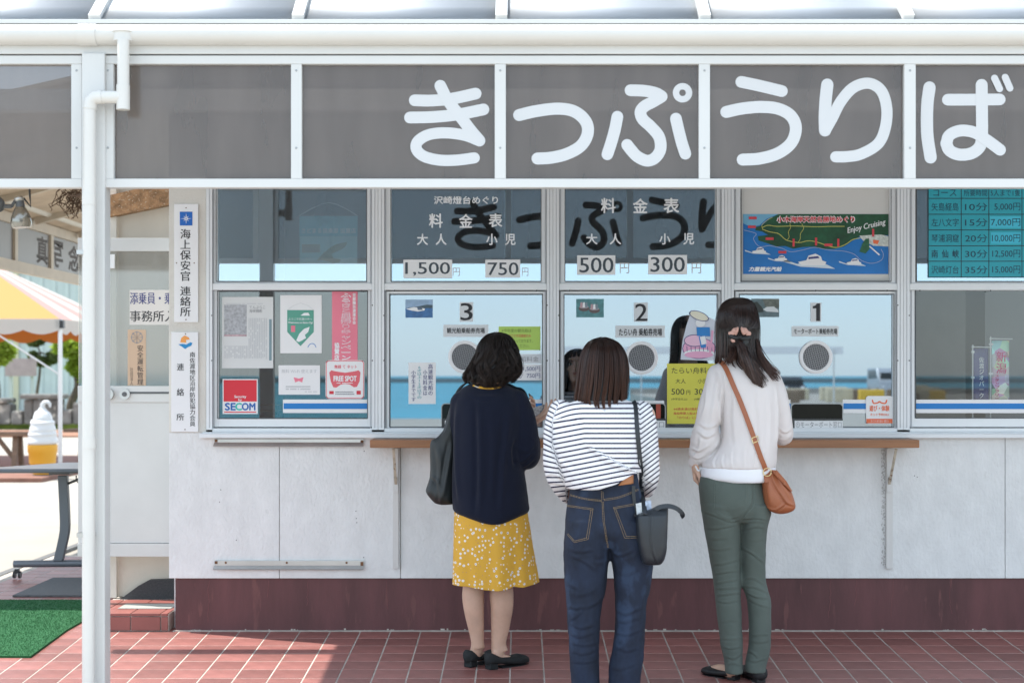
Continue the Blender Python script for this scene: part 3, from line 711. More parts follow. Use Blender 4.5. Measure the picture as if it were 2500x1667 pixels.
lines(o, G5.b(757, 1222, 868, 1246), 2, GREYINK, seed=8); lines(o, G5.b(765, 1172, 862, 1180), 1, INKW, y=YTX-.0006, seed=9)
MB().pbox(G5.b(722, 1222, 748, 1240), YTX, YTX+.0005).build('corner_print', REDINK, o); MB().pbox(G5.b(880, 1220, 905, 1242), YTX, YTX+.0005).build('corner_print', REDINK, o)
o = card('security_sticker', 'red and white square security sticker in the bottom left window corner', 'sticker', G5.b(103, 1152, 307, 1355), PAPER, YC)
MB().pbox(G5.b(109, 1158, 301, 1283), YTX, YTX+.0005).build('red_field', mat('security_red', (.66, .02, .04), .5), o)
fit_text('Security', G5.b(172, 1247, 240, 1266), YTX-.0006, INKW, o, bold=.02); fit_text('by', G5.b(195, 1267, 215, 1283), YTX-.0006, INKW, o, bold=.02)
for ch, x0, x1, m_ in (('SE', 118, 178, NAVYINK), ('C', 178, 214, mat('sea_green', (.02, .50, .42), .5)), ('OM', 216, 292, NAVYINK)): fit_text(ch, G5.b(x0, 1292, x1, 1333), YTX, mat('security_blue', (.01, .12, .42), .5) if m_ is NAVYINK else m_, o, bold=.045)
MB().pbox(G5.b(112, 1341, 298, 1347), YTX, YTX+.0005).build('red_rule', MATS['security_red'], o)

# --- fare cards in the upper panes
YU2 = YU-.0035
for C, bx, tx, s_, lab in ((G6, (130, 461, 413, 568), (142, 476, 400, 555), '1,500', 'white four-figure price card, first card on the left of the upper windows'), (G6, (605, 461, 808, 565), (620, 477, 797, 551), '750', 'white price card with a seven first, below the small vinyl word for children'),
        (G7, (140, 436, 362, 548), (155, 449, 350, 536), '500', 'white price card with a five first, between two reflected signs letters'), (G7, (553, 434, 778, 546), (567, 446, 764, 532), '300', 'white price card with a three first, rightmost of the price cards')):
    o = card('price_card', lab, 'card', C.b(*bx), PAPER, YU2, .002, group='price cards in the upper windows')
    fit_text(s_, C.b(*tx), YU2-.0008, mat('slate_ink', (.05, .07, .09), .6), o, bold=.012)
# --- number cards, name cards, photos
for C, s_, nb, tb, cb, cx, body, pb, ph in ((G6, '3', (457, 708, 535, 820), (462, 713, 531, 813), (362, 838, 623, 908), (383, 856, 602, 887), '観光船乗船券売場', (142, 692, 300, 797), 0),
        (G7, '2', (470, 710, 550, 820), (478, 716, 547, 816), (363, 843, 648, 912), (383, 860, 632, 902), 'たらい舟 乗船券売場', (135, 688, 295, 795), 1),
        (G8, '1', (497, 710, 558, 820), (508, 714, 551, 816), (388, 845, 658, 905), (400, 860, 650, 892), 'モーターボート乗船券売場', (153, 687, 314, 793), 2)):
    o = card('number_card', {'3': 'white card with numeral three, above the woman in navy', '2': 'white card with numeral two, above the striped shirt woman', '1': 'white card with numeral one, right of the tall woman in white'}[s_], 'card', C.b(*nb), mat('pale_card', (.66, .69, .71), .5), YC, group='window number cards'); (fit_text(s_, C.b(*tb), YTX, INK, o, bold=.012) if s_ != '1' else MB().poly(pxpoly([C(*q) for q in ((509, 730), (523, 727), (533, 714), (551, 714), (551, 816), (529, 816), (529, 743), (509, 743))], YTX), YTX, YTX+.0004).build('lettering', INK, o))
    o = card('name_card', {'3': 'grey character strip above the grille behind the navy sweater woman', '2': 'grey character strip above the middle speaking grille', '1': 'narrow grey character strip above the rightmost speaking grille'}[s_], 'card', C.b(*cb), MATS['pale_card'], YC, group='window name strips'); fit_text(body, C.b(*cx), YTX, INK, o, bold=.018)
    o = card('boat_photo', ['photo of a fast white boat on blue sea beside the numeral 3', 'photo of two round tub boats on green water beside the numeral 2', 'photo of a motorboat near a dark cliff beside the numeral 1'][ph], 'photo', C.b(*pb), mat(['photo_sea', 'photo_green', 'photo_cove'][ph], [(.03, .14, .36), (.07, .24, .26), (.10, .16, .18)][ph], .3, var=.35, vscale=50), YC, group='boat photos on the windows')
    q = C.b(*pb); w, h = q[2]-q[0], q[3]-q[1]
    def pp(pts, nm, m, y=YTX): MB().poly(pxpoly([(q[0]+a*w, q[1]+b*h) for a, b in pts], y), y, y+.0005).build(nm, m, o)
    if ph == 0:
        pp(((0, 0), (1, 0), (1, .42), (0, .48)), 'photo_sky', mat('photo_sky', (.28, .42, .60), .3, var=.2, vscale=30)); pp(((.1, .45), (.45, .38), (.8, .28), (1, .30), (1, .47), (.1, .49)), 'photo_hill', mat('photo_hill', (.05, .09, .12), .4), YTX-.0006)
        pp(((.02, .52), (.3, .42), (.5, .44), (.72, .50), (.70, .60), (.45, .66), (.2, .60)), 'photo_wake', INKW, YTX-.0012); pp(((.42, .40), (.60, .46), (.64, .57), (.46, .58)), 'photo_boat', mat('photo_hull', (.10, .15, .22), .4), YTX-.0018)
    elif ph == 1:
        for cx_, cy_ in ((.28, .52), (.66, .62)):
            pp([(cx_+.2*math.cos(t), cy_+.16*math.sin(t)) for t in np.linspace(0, 6.28, 14)[:-1]], 'photo_tub', mat('photo_tub', (.12, .09, .09), .5))
            pp([(cx_+.17*math.cos(t), cy_-.08+.08*math.sin(t)) for t in np.linspace(0, 6.28, 14)[:-1]], 'photo_tub_rim', mat('photo_rim', (.40, .36, .38), .5), YTX-.0006)
            for k_ in range(3): pp(((cx_-.13+.09*k_, cy_-.32), (cx_-.06+.09*k_, cy_-.34), (cx_-.05+.09*k_, cy_-.06), (cx_-.14+.09*k_, cy_-.06)), 'photo_figure', (mat('photo_pink', (.50, .33, .36), .5), INKW, mat('photo_slate', (.20, .26, .30), .5))[k_], YTX-.0012)
    else:
        pp(((.0, .25), (.2, .15), (.4, .5), (.45, .72), (0, .8)), 'photo_rock', mat('photo_rock', (.025, .035, .035), .5)); pp(((.4, 0), (1, 0), (1, .5), (.5, .45)), 'photo_cliff', mat('photo_cliff', (.15, .17, .15), .5, var=.5, vscale=60))
        pp(((.42, .58), (.55, .45), (.80, .42), (.96, .60), (.98, .74), (.55, .70)), 'photo_boat', mat('photo_white', (.62, .66, .68), .5), YTX-.0006)
# --- window B others
o = card('child_fare_note', 'white vertical note in blue and teal characters, left of the window 3 grille', 'notice', G6.b(160, 1057, 318, 1297), PAPER, YC)
vtext('高速観光船の', G6.b(274, 1066, 301, 1246), YTX, NAVYINK, o, bold=.012); vtext('小児料金は', G6.b(244, 1100, 269, 1246), YTX, NAVYINK, o, bold=.012)
vtext('6才以上12才以下の', G6.b(210, 1078, 236, 1266), YTX, TEALINK, o, bold=.012); vtext('小学生までです', G6.b(176, 1103, 202, 1281), YTX, NAVYINK, o, bold=.012)
o = card('lime_note', 'lime green handwritten note behind the head of the navy sweater', 'notice', G6.b(683, 848, 925, 985), LIME, YC)
fit_text('※今年度の観光船は', G6.b(700, 862, 872, 882), YTX, mat('olive_ink', (.12, .2, .05), .6), o); fit_text('全て小木発着船のみ', G6.b(740, 892, 870, 912), YTX, REDINK, o)
fit_text('のみとなっております。', G6.b(720, 922, 880, 942), YTX, MATS['olive_ink'], o); fit_text('ご了承ください。', G6.b(740, 950, 860, 970), YTX, MATS['olive_ink'], o)
o = card('fare_title_strip', 'white strip reading sightseeing boat fares below the lime note', 'card', G6.b(690, 1008, 932, 1063), mat('strip', (.68, .71, .74), .5), YC); fit_text('観光船料金', G6.b(735, 1022, 915, 1052), YTX, GREYINK, o)
o = card('fare_card', 'white card listing adult 1,500 and child 750 in blue', 'card', G6.b(690, 1067, 936, 1160), PAPER, YC)
fit_text('大人 1,500円', G6.b(745, 1077, 923, 1108), YTX, NAVYINK, o, bold=.008); fit_text('小児   750円', G6.b(752, 1117, 923, 1147), YTX, NAVYINK, o, bold=.008)
# --- window C others
o = card('yellow_fare_sheet', 'yellow tub boat fare sheet in window 2 beside the woman in white', 'notice', G7.b(662, 1063, 948, 1412), YELLOW, YC)
for s_, b, m_ in (('たらい舟料金', (688, 1085, 935, 1121), INK), ('大人', (711, 1151, 770, 1178), INK), ('小児', (840, 1151, 897, 1178), INK), ('500', (687, 1209, 762, 1243), INK), ('円', (774, 1218, 796, 1243), INK), ('300', (822, 1209, 897, 1243), INK), ('円', (908, 1218, 930, 1243), INK),
    ('(中学生以上)', (687, 1262, 778, 1277), INK), ('(4歳～小学生)', (820, 1262, 925, 1277), INK), ('※4歳未満は無料です', (700, 1318, 880, 1335), REDINK), ('乗船券購入後は左側の', (700, 1343, 880, 1360), REDINK), ('「のりば」にお越し', (722, 1367, 880, 1384), REDINK)):
    fit_text(s_, G7.b(*b), YTX, m_, o)
o = tag(MB().poly(pxpoly([G7(*q) for q in ((805, 752), (955, 818), (952, 1040), (890, 1046), (740, 1040), (752, 930), (775, 840))], YC), YC, YC+.0015).build('plastic_bag_poster', mat('cloudy_plastic', (.62, .66, .74), .25)), 'cut-out picture of a pink tub boat in a clear bag stuck on window 2', 'poster')
def art(par, C, pts, nm, m, y): return MB().poly(pxpoly([C(*q) for q in pts], y), y, y+.0004).build(nm, m, par)
def oval(cx, cy, a, b, n_=18, rot=0): return [(cx+a*math.cos(t)*math.cos(rot)-b*math.sin(t)*math.sin(rot), cy+a*math.cos(t)*math.sin(rot)+b*math.sin(t)*math.cos(rot)) for t in np.linspace(0, 2*math.pi, n_, endpoint=False)]
art(o, G7, oval(848, 975, 98, 62), 'tub_outline', NAVYINK, YTX+.0003); art(o, G7, oval(848, 975, 94, 58), 'tub_side', mat('tub_pink', (.78, .40, .58), .5), YTX-.0002)
art(o, G7, oval(848, 1003, 88, 24), 'tub_band', INKW, YTX-.0004)
art(o, G7, oval(846, 1012, 84, 20), 'tub_base', MATS['tub_pink'], YTX-.0009)
art(o, G7, oval(822, 930, 62, 36), 'tub_rim', NAVYINK, YTX-.0013); art(o, G7, oval(822, 930, 58, 32), 'tub_inside', mat('tub_pale', (.80, .52, .66), .5), YTX-.0018)
for i in range(7): x_ = 775+i*24; art(o, G7, ((x_, 962+8*math.sin(i*.5)), (x_+3, 962), (x_+5, 992), (x_+2, 992)), 'stave_line', NAVYINK, YTX-.0022)
art(o, G7, ((832, 852), (910, 852), (912, 905), (836, 903)), 'blue_coat', mat('coat_blue', (.02, .22, .58), .5), YTX-.0026); art(o, G7, ((845, 905), (885, 905), (888, 970), (858, 972)), 'blue_skirt', MATS['coat_blue'], YTX-.0023); art(o, G7, ((852, 908), (882, 903), (892, 948), (862, 955)), 'apron', INKW, YTX-.003)
art(o, G7, oval(855, 828, 28, 24), 'plain_head', INKW, YTX-.003); art(o, G7, oval(848, 787, 60, 26, rot=.35), 'hat_outline', NAVYINK, YTX-.0034); art(o, G7, oval(848, 787, 55, 22, rot=.35), 'hat', mat('straw', (.78, .76, .62), .6), YTX-.0038)
art(o, G7, ((920, 870), (932, 872), (918, 1000), (905, 998)), 'oar', MATS['tub_pink'], YTX-.0028)
tag(MB().pbox(G7.b(598, 1298, 625, 1385), .0215, .0235).build('ticket_folder', mat('folder_red', (.40, .07, .04), .5)), 'red folder standing in the hatch of window 2', 'folder')
# --- window D: map poster on a white board
o = MB().pbox(G8.b(92, 20, 956, 592), YU-.004, YU-.0006).build('white_board', mat('offwhite_board', (.62, .62, .60), .6)); tag(o, 'off-white board filling the window above number 1', 'board')
yp = YU-.0062
o = card('cruise_map_poster', 'colourful coastline cruise map poster reading Enjoy Cruising', 'poster', G8.b(105, 197, 948, 544), mat('map_sea', (.004, .17, .52), .35, var=.12, vscale=8), yp, .002)
yq = yp-.0007
art(o, G8, ((105, 197), (310, 197), (240, 225), (200, 262), (150, 272), (105, 250)), 'map_haze', mat('map_haze', (.16, .42, .62), .5), yq+.0002)
art(o, G8, ((215, 262), (262, 222), (310, 197), (948, 197), (948, 320), (880, 318), (790, 322), (740, 350), (690, 385), (630, 400), (560, 398), (520, 385), (450, 388), (395, 398), (350, 382), (300, 385), (250, 368), (195, 350), (190, 325), (250, 318), (215, 298), (175, 290), (180, 272)), 'map_land', mat('map_land', (.008, .085, .035), .5, var=.5, vscale=18), yq-.0004)
art(o, G8, ((780, 322), (900, 315), (948, 325), (948, 385), (860, 380), (800, 350)), 'map_town', mat('map_town', (.62, .66, .62), .5, var=.4, vscale=90), yq-.0010)
art(o, G8, ((815, 340), (835, 338), (838, 400), (815, 425), (780, 415), (795, 370)), 'map_islet', mat('map_islet', (.02, .13, .06), .5, var=.4, vscale=60), yq-.0015)
def cst(pts, w, m, nm='map_line'): stroke(MB(), pxpoly([G8(*q) for q in pts], yq-.0020), w, yq-.0020, yq-.0016, k=5).build(nm, m, o)
YL_ = mat('map_yellow', (.62, .60, .14), .5)
cst(((215, 275), (250, 262), (300, 268), (400, 266), (520, 270), (620, 268), (692, 268)), .0028, YL_); cst(((218, 285), (260, 300), (310, 310), (345, 340), (370, 352), (430, 362), (480, 352), (530, 358), (600, 382), (650, 390), (700, 372), (740, 345), (786, 335)), .0028, YL_)
cst(((376, 252), (380, 275), (368, 300), (372, 330), (362, 345)), .002, YL_); cst(((445, 252), (456, 280), (438, 310), (436, 340), (425, 360)), .002, YL_); cst(((275, 215), (240, 235), (214, 262), (220, 285)), .002, YL_)
cst(((112, 290), (180, 310), (165, 340), (200, 385), (260, 380), (330, 395), (380, 415), (450, 405), (520, 390), (600, 405), (690, 412), (750, 430), (790, 465), (850, 482), (905, 465), (918, 430), (905, 400)), .0022, mat('map_route', (.40, .46, .62), .5))
for x_, y_, v in ((138, 212, 0), (133, 263, 0), (236, 332, 0), (310, 410, 0), (577, 368, 0), (392, 340, 1), (522, 333, 1), (651, 340, 1), (853, 283, 1)):
    art(o, G8, ((x_, y_), (x_+(12 if v else 46), y_), (x_+(12 if v else 46), y_+(45 if v else 15)), (x_, y_+(45 if v else 15))), 'map_tag', mat('map_red', (.62, .05, .07), .5), yq-.0026)
art(o, G8, ((858, 345), (895, 350), (885, 372), (860, 366)), 'map_pier', ORANGE, yq-.0024); art(o, G8, ((835, 385), (840, 380), (900, 432), (892, 436)), 'map_breakwater', PAPER, yq-.0024)
for bx_, sc_ in (((205, 410), 1), ((330, 455), .9), ((520, 470), 2), ((755, 475), 1.05)):
    a, b = bx_
    art(o, G8, [(a+u*sc_, b+w*sc_) for u, w in ((-88, 2), (-40, 16), (0, 18), (60, 22), (20, 2), (-10, -4), (-50, 8), (-90, -6))], 'map_wake', mat('wake', (.60, .70, .78), .5), yq-.0026)
    art(o, G8, [(a+u*sc_, b+w*sc_) for u, w in ((-48, 2), (-38, 12), (28, 12), (34, 2), (22, -2), (18, -14), (2, -22), (-18, -16), (-24, -3))], 'map_boat', PAPER, yq-.0031)
    art(o, G8, [(a+u*sc_, b+w*sc_) for u, w in ((-18, -12), (10, -15), (14, -9), (-18, -6))], 'boat_window', NAVYINK, yq-.0036)
fit_text('小木海岸天然名勝地めぐり', G8.b(301, 208, 752, 246), yq-.0026, INKW, o, bold=.07); fit_text('小木海岸天然名勝地めぐり', G8.b(304, 211, 749, 243), yq-.0033, REDINK, o, bold=.03)
fit_text('Enjoy Cruising', G8.b(706, 250, 935, 292), yq-.0026, INKW, o, bold=.012, shear=.3, rot=.23); fit_text('力屋観光汽船', G8.b(138, 503, 328, 528), yq-.001, INKW, o, bold=.05, shear=.25)
bx = G8.b(818, 1250, 975, 1411)
o = rcard('leisure_sticker', 'white and orange leisure booking sticker at the bottom corner of window 1', 'sticker', bx, PAPER, 7, YC-.003)
ys3 = YTX-.0042
MB().pbox(G8.b(820, 1382, 973, 1408), ys3+.0006, ys3+.0009).build('orange_base', ORANGE, o)
stroke(MB(), pxpoly([G8(*q) for q in ((855, 1275), (862, 1292), (885, 1290), (896, 1283), (908, 1290), (930, 1292), (938, 1275))], ys3), .0065, ys3, ys3+.0005).build('fish_print', ORANGE, o)
fit_text('遊び・体験', G8.b(838, 1305, 953, 1338), ys3, ORANGE, o, bold=.02); fit_text('ネット予約OK♪', G8.b(842, 1350, 950, 1365), ys3, ORANGE, o, bold=.02); fit_text('ポイントがたまる・使える', G8.b(845, 1388, 948, 1402), ys3, INKW, o)
# --- window E: teal chart
yb = YU-.004
o = card('fare_chart', 'teal board chart of courses, minutes and prices with black grid', 'chart', G8.b(1178, 10, 1850, 565), TEAL, yb, .003)
yt = yb-.0008; gm = MB()
for xx in (1179, 1370, 1530, 1722, 1850): gm.pbox(G8.b(xx-2, 12, xx+2, 565), yt, yt+.0004)
for yy in (17, 106, 198, 289, 381, 470, 562): gm.pbox(G8.b(1182, yy-2, 1849, yy+2), yt-.0006, yt-.0002)
gm.build('grid_lines', INK, o)
rows = [('コース', '所要時間', '5人まで1隻'), ('矢島経島', '10分', '5,000円'), ('左八文字', '15分', '7,000円'), ('琴浦洞窟', '20分', '10,000円'), ('南仙峡', '30分', '12,500円'), ('沢崎灯台', '35分', '15,000円')]
rys = [(55, 93), (132, 178), (222, 268), (314, 360), (404, 450), (496, 542)]
TI = mat('deep_teal_ink', (.008, .05, .09), .5)
for i, (r_, (a, b)) in enumerate(zip(rows, rys)):
    for j, (s_, x0, x1) in enumerate(zip(r_, (1197, 1392 if i else 1385, (1565, 1562, 1542, 1548, 1550, 1550)[i] if i else 1540), (1355, 1522 if i else 1520, 1712))):
        if i == 0 and j == 0: x0, x1 = 1208, 1342
        if j == 2 and i in (2, 3):
            MB().pbox(G8.b(x0-6, a-12, 1716, b+10), yt, yt+.0004).build('price_patch', CYAN, o)
        if i == 4 and j == 0:
            for ch, c0 in (('南', 1198), ('仙', 1258), ('峡', 1320)): fit_text(ch, G8.b(c0, a, c0+36, b), yt-.0006, TI, o, bold=.012)
        else: fit_text(s_, G8.b(x0, a, x1, b), yt-.0006, TI, o, bold=.008)
# banners standing inside window E
yi = .075
def stand_flag(lab, bx, m, body, inkm, pole_x, top, extra=None):
    t = thing('upright_flag', lab, 'flag', tuple(P(pole_x, 1015, yi)), 'small upright flags inside the right hand window')
    MB().tube([P(pole_x, 1030, yi), P(pole_x, top-6, yi)], .0035, 8).build('pole', PAPER, t)
    MB().tube([P(pole_x-3, top-1, yi), P(bx[2]+8, top, yi)], .0028, 8).build('crossbar', PAPER, t)
    f = MB(); n_ = 7
    for i in range(n_+1):
        yy = bx[1]+(bx[3]-bx[1])*i/n_
        for j in range(5):
            xx = bx[0]+(bx[2]-bx[0])*j/4; p = P(xx, yy, yi); p.y += .004*math.sin(j*1.7+i*.5); f.v.append(tuple(p))
    for i in range(n_):
        for j in range(4): f.f.append((i*5+j, (i+1)*5+j, (i+1)*5+j+1, i*5+j+1))
    fl = f.build('flag_cloth', m, t, smooth=True); so = fl.modifiers.new('solid', 'SOLIDIFY'); so.thickness = .0015
    vtext(body[0], body[1], yi-.008, inkm, t, bold=.012)
    for e in extra or (): vtext(e[0], e[1], yi-.008, e[2], t, bold=.02)
    for yy in (bx[1]+6, (bx[1]+bx[3])/2, bx[3]-12): MB().pbox((pole_x-3, yy, bx[0]+3, yy+5), yi-.006, yi+.004).build('tab', PAPER, t)
stand_flag('dark purple upright flag with pale vertical characters behind the right hand window', G8.b(1440, 975, 1528, 1300), mat('purple_cloth', (.10, .10, .26), .7), ('佐渡ジオパーク', G8.b(1473, 1025, 1502, 1262)), INKW, G8(1436, 0)[0], G8(0, 968)[1])
fc = mat('pastel_cloth', (.62, .35, .45), .7, var=.0)
t_ = fc.node_tree; vz = t_.nodes.new('ShaderNodeTexVoronoi'); vz.inputs['Scale'].default_value = 22; hs = t_.nodes.new('ShaderNodeHueSaturation'); hs.inputs['Saturation'].default_value = .45; hs.inputs['Value'].default_value = 1.1
tcn = t_.nodes.new('ShaderNodeTexCoord'); t_.links.new(tcn.outputs['Object'], vz.inputs['Vector']); t_.links.new(vz.outputs['Color'], hs.inputs['Color']); t_.links.new(hs.outputs[0], t_.nodes['Principled BSDF'].inputs['Base Color'])
stand_flag('pastel patterned upright flag with pink vertical characters next to the purple flag', G8.b(1548, 930, 1648, 1300), fc, ('新潟', G8.b(1573, 992, 1632, 1120)), mat('magenta_ink', (.70, .06, .22), .6), G8(1540, 0)[0], G8(0, 920)[1], [('スタンプラリー', G8.b(1565, 1128, 1592, 1265), MATS['magenta_ink'])])

# ================================================================ CANOPY
YF = CY+5.67      # front plane of the canopy
cp = thing('canopy', 'white framed entrance canopy with a clear arched roof and round gutter', 'canopy', (X(233, YF), YF, gz(YF)))
zg = lambda py: Z(py, YF)
xl, xr = X(-700, YF), X(3760, YF)
# gutter: half round
m = MB(); pr = []
for i in range(13):
    a = math.pi*(.12+.98*i/12); pr.append((YF-.035-.040*math.sin(a)*1.05, zg(91)+.036*math.cos(a)))
for xx in (xl, xr): m.v += [(xx, p[0], p[1]) for p in pr]+[(xx, YF-.02, pr[-1][1]), (xx, YF-.02, pr[0][1]+.002)]
k = len(pr)+2; m.f = [(i, (i+1) % k, (i+1) % k+k, i+k) for i in range(k)]+[tuple(range(k-1, -1, -1)), tuple(range(k, 2*k))]
m.build('gutter', GUTTER, cp, smooth=40)
m = MB(); xa, xb = X(200, YF), X(245, YF)
for xx in (xa, xb): m.v += [(xx, YF-.035+(p[0]-YF+.035)*1.08, zg(91)+(p[1]-zg(91))*1.08) for p in pr]+[(xx, YF-.018, pr[-1][1]), (xx, YF-.018, pr[0][1]+.004)]
m.f = [(i, (i+1) % k, (i+1) % k+k, i+k) for i in range(k)]+[tuple(range(k-1, -1, -1)), tuple(range(k, 2*k))]
m.build('gutter_joint', GUTTER, cp, smooth=40)
MB().box(xl, xr, YF-.0190, YF+.06, zg(135), zg(65)).build('fascia_beam', WHITE_METAL, cp, bevel=.003)
MB().box(xl, xr, YF-.045, YF+.02, zg(64.5), zg(54)).build('eave_rail', WHITE_METAL, cp, bevel=.003)
# arch roof
arc = []
for i in range(15):
    t = i/14; arc.append((YF-.03+1.30*t, zg(53)+.60*math.sin(t*math.pi/2)))
ribs = [(223, 250), (714, 743), (1207, 1237), (1701, 1730), (2198, 2226)]
pit = (2212-236.5)/4
ribx = [X(236.5+pit*i, YF) for i in range(-2, 8)]
for x in ribx:
    m = MB(); w = .021
    for (y_, z_), (y2, z2) in zip(arc, arc[1:]):
        d = Vector((0, y2-y_, z2-z_)).normalized(); nn = Vector((0, -d.z, d.y))
    pts = []
    for i, (y_, z_) in enumerate(arc):
        a, b = arc[max(i-1, 0)], arc[min(i+1, 14)]; d = Vector((0, b[0]-a[0], b[1]-a[1])).normalized(); nn = Vector((0, -d.z, d.y))
        c = Vector((x, y_, z_)); pts += [c+Vector((-w, 0, 0))+nn*.018, c+Vector((w, 0, 0))+nn*.018, c+Vector((w, 0, 0))-nn*.03, c+Vector((-w, 0, 0))-nn*.03]
    m.v = [tuple(p) for p in pts]
    for i in range(14):
        for j in range(4): m.f.append((i*4+j, i*4+(j+1) % 4, (i+1)*4+(j+1) % 4, (i+1)*4+j))
    m.f += [(3, 2, 1, 0), (56, 57, 58, 59)]
    m.build('roof_rib', WHITE_METAL, cp, smooth=30)
for x0, x1 in zip(ribx, ribx[1:]):
    m = MB()
    for y_, z_ in arc: m.v += [(x0+.018, y_, z_), (x1-.018, y_, z_)]
    for i in range(14): m.f.append((2*i, 2*i+1, 2*i+3, 2*i+2))
    o = m.build('roof_panel', POLY, cp, smooth=True); so = o.modifiers.new('solid', 'SOLIDIFY'); so.thickness = .003
MB().box(xl, xr, arc[-1][0]-.03, arc[-1][0]+.05, arc[-1][1]-.05, arc[-1][1]+.03).build('ridge_beam', WHITE_METAL, cp)
# post
MB().box(X(206, YF), X(262, YF), YF-.035, YF+.045, gz(YF)-.02, zg(135.2)).build('post', WHITE_METAL, cp, bevel=.004)
for px, w in ((3640, 56),): MB().box(X(px, YF), X(px+w, YF), YF-.035, YF+.045, gz(YF)-.02, zg(135.2)).build('post', WHITE_METAL, cp, bevel=.004)
# rear beams carrying the roof at the wall
MB().box(xl, XR, -.10, -.02, 2.50, 2.60).build('wall_beam', WHITE_METAL, cp)
# rain pipe
pp_ = thing('rain_pipe', 'white plastic rain pipe with elbow strapped to the canopy post', 'pipe', (X(216, YF), YF-.06, gz(YF)))
ypi = YF-.075
MB().lathe((X(298, ypi), ypi+.02, zg(112)), [(.030, 0), (.036, .004), (.036, .032), (.042, .036)], 20).build('outlet', GUTTER, pp_, smooth=40)
MB().tube([(X(301, ypi), ypi, zg(108)), (X(301, ypi), ypi, zg(222))], .0215, 20).build('upper_pipe', GUTTER, pp_, smooth=40)
MB().tube([(X(300.5, ypi), ypi, zg(218)), (X(300.5, ypi), ypi, zg(277))], .0238, 20).build('tee', GUTTER, pp_, smooth=40)
MB().tube([(X(296, ypi), ypi, zg(247)), (X(240, ypi), ypi, zg(247))], .0225, 20).build('cross_pipe', GUTTER, pp_, smooth=40)
MB().tube([(X(250, ypi), ypi, zg(247)), (X(232, ypi), ypi, zg(248)), (X(222, ypi), ypi, zg(256)), (X(219, ypi), ypi, zg(275))], .0245, 20).build('elbow', GUTTER, pp_, smooth=50)
MB().tube([(X(219, ypi), ypi, zg(268)), (X(216, ypi), ypi, gz(ypi)+.0)], .0225, 20).build('down_pipe', GUTTER, pp_, smooth=40)
for py in (480, 1066): MB().tube([(X(218, ypi), ypi, zg(py)), (X(218, ypi), ypi, zg(py+26))], .0245, 20).build('pipe_socket', GUTTER, pp_, smooth=40)
for py in (620, 1300): MB().box(X(206, YF)-.004, X(206, YF)+.052, ypi-.012, YF-.036, zg(py+5), zg(py-5)).build('pipe_strap', STEEL, pp_)
# ---------------- sign boards on the canopy
YS = YF+.0
def signboard(label, x0, x1, mull, panels, letters):
    t = thing('sign_board', label, 'sign', (X((x0+x1)/2, YS), YS, zg(459)), 'canopy sign boards')
    fy0, fy1 = YS-.018, YS+.028
    MB().box(X(x0, YS), X(x1, YS), fy0, fy1, zg(159), zg(138.5)).build('top_rail', WHITE_METAL, t, bevel=.002)
    MB().box(X(x0, YS), X(x1, YS), fy0, fy1, zg(459.5), zg(438)).build('bottom_rail', WHITE_METAL, t, bevel=.002)
    for a, b in mull:
        MB().box(X(a, YS), X(b, YS), fy0+.001, fy1-.001, zg(437.8), zg(159.2)).build('mullion', WHITE_METAL, t, bevel=.0015)
        for py in (175, 363):
            MB().ell(((X(a, YS)+X(b, YS))/2, fy0+.0005, zg(py)), (.0042, .002, .0042), nu=10, nv=5).build('screw', mat('screw_grey', (.35, .37, .38), .4, .6), t)
    for a, b in panels:
        MB().box(X(a, YS)+.0005, X(b, YS)-.0005, YS+.006, YS+.009, zg(437.5), zg(159.5)).build('panel', SMOKE, t)
    for strokes in letters:
        m = MB(); yy = YS+.0055
        for i, s_ in enumerate(strokes):
            if s_[0] == 'ring': _, cx_, cy_, r_, w_ = s_; c = G2(cx_, cy_); pts = [(X(c[0]+r_/1.47*math.cos(a), YS), zg(c[1]+r_/1.47*math.sin(a))) for a in np.linspace(0, 2*math.pi, 25)]; stroke(m, pts, w_/1.47*5.67/F, yy-.0008, yy, True, k=1)
            else:
                w_ = s_[0]; pts = [G2(*q) for q in s_[1:]]; stroke(m, [(X(a, YS), zg(b)) for a, b in pts], w_/1.47*5.67/F, yy-.0009-.0006*i, yy-.0006*i, k=7, caps=9)
        m.build('letter', mat('sign_letter', (.585, .59, .595), .5), t)
    return t
KI = [(42, (165, 360), (225, 361), (300, 354), (384, 336)), (42, (148, 422), (230, 420), (320, 411), (412, 393)), (42, (257, 308), (285, 362), (330, 420), (368, 470), (398, 505)),
      (40, (398, 506), (345, 486), (275, 477), (215, 484), (176, 508), (172, 537), (200, 562), (255, 575), (315, 575), (379, 567))]
TSU = [(43, (540, 413), (600, 399), (680, 390), (740, 401), (780, 437), (786, 480), (762, 523), (712, 552), (655, 566), (606, 569))]
PU = [(42, (940, 324), (990, 326), (1030, 334), (1052, 346)), (42, (1052, 347), (1020, 366), (990, 382), (976, 402), (984, 428), (1012, 454), (1042, 490), (1048, 533), (1030, 565), (1000, 577), (965, 562), (942, 538), (928, 520)),
      (42, (893, 419), (884, 465), (870, 515), (857, 554)), (42, (1103, 426), (1112, 465), (1124, 512), (1137, 552)), ('ring', 1127, 333, 23.5, 23)]
U = [(42, (1338, 294), (1400, 307), (1484, 327)), (43, (1284, 402), (1340, 390), (1410, 384), (1472, 391), (1517, 417), (1534, 460), (1518, 512), (1470, 550), (1405, 569), (1343, 573))]
RI = [(44, (1647, 304), (1641, 360), (1638, 420), (1639, 468)), (40, (1639, 469), (1664, 425), (1695, 365), (1740, 315), (1795, 299), (1840, 325), (1860, 385), (1856, 455), (1830, 515), (1770, 552), (1720, 562), (1677, 563))]
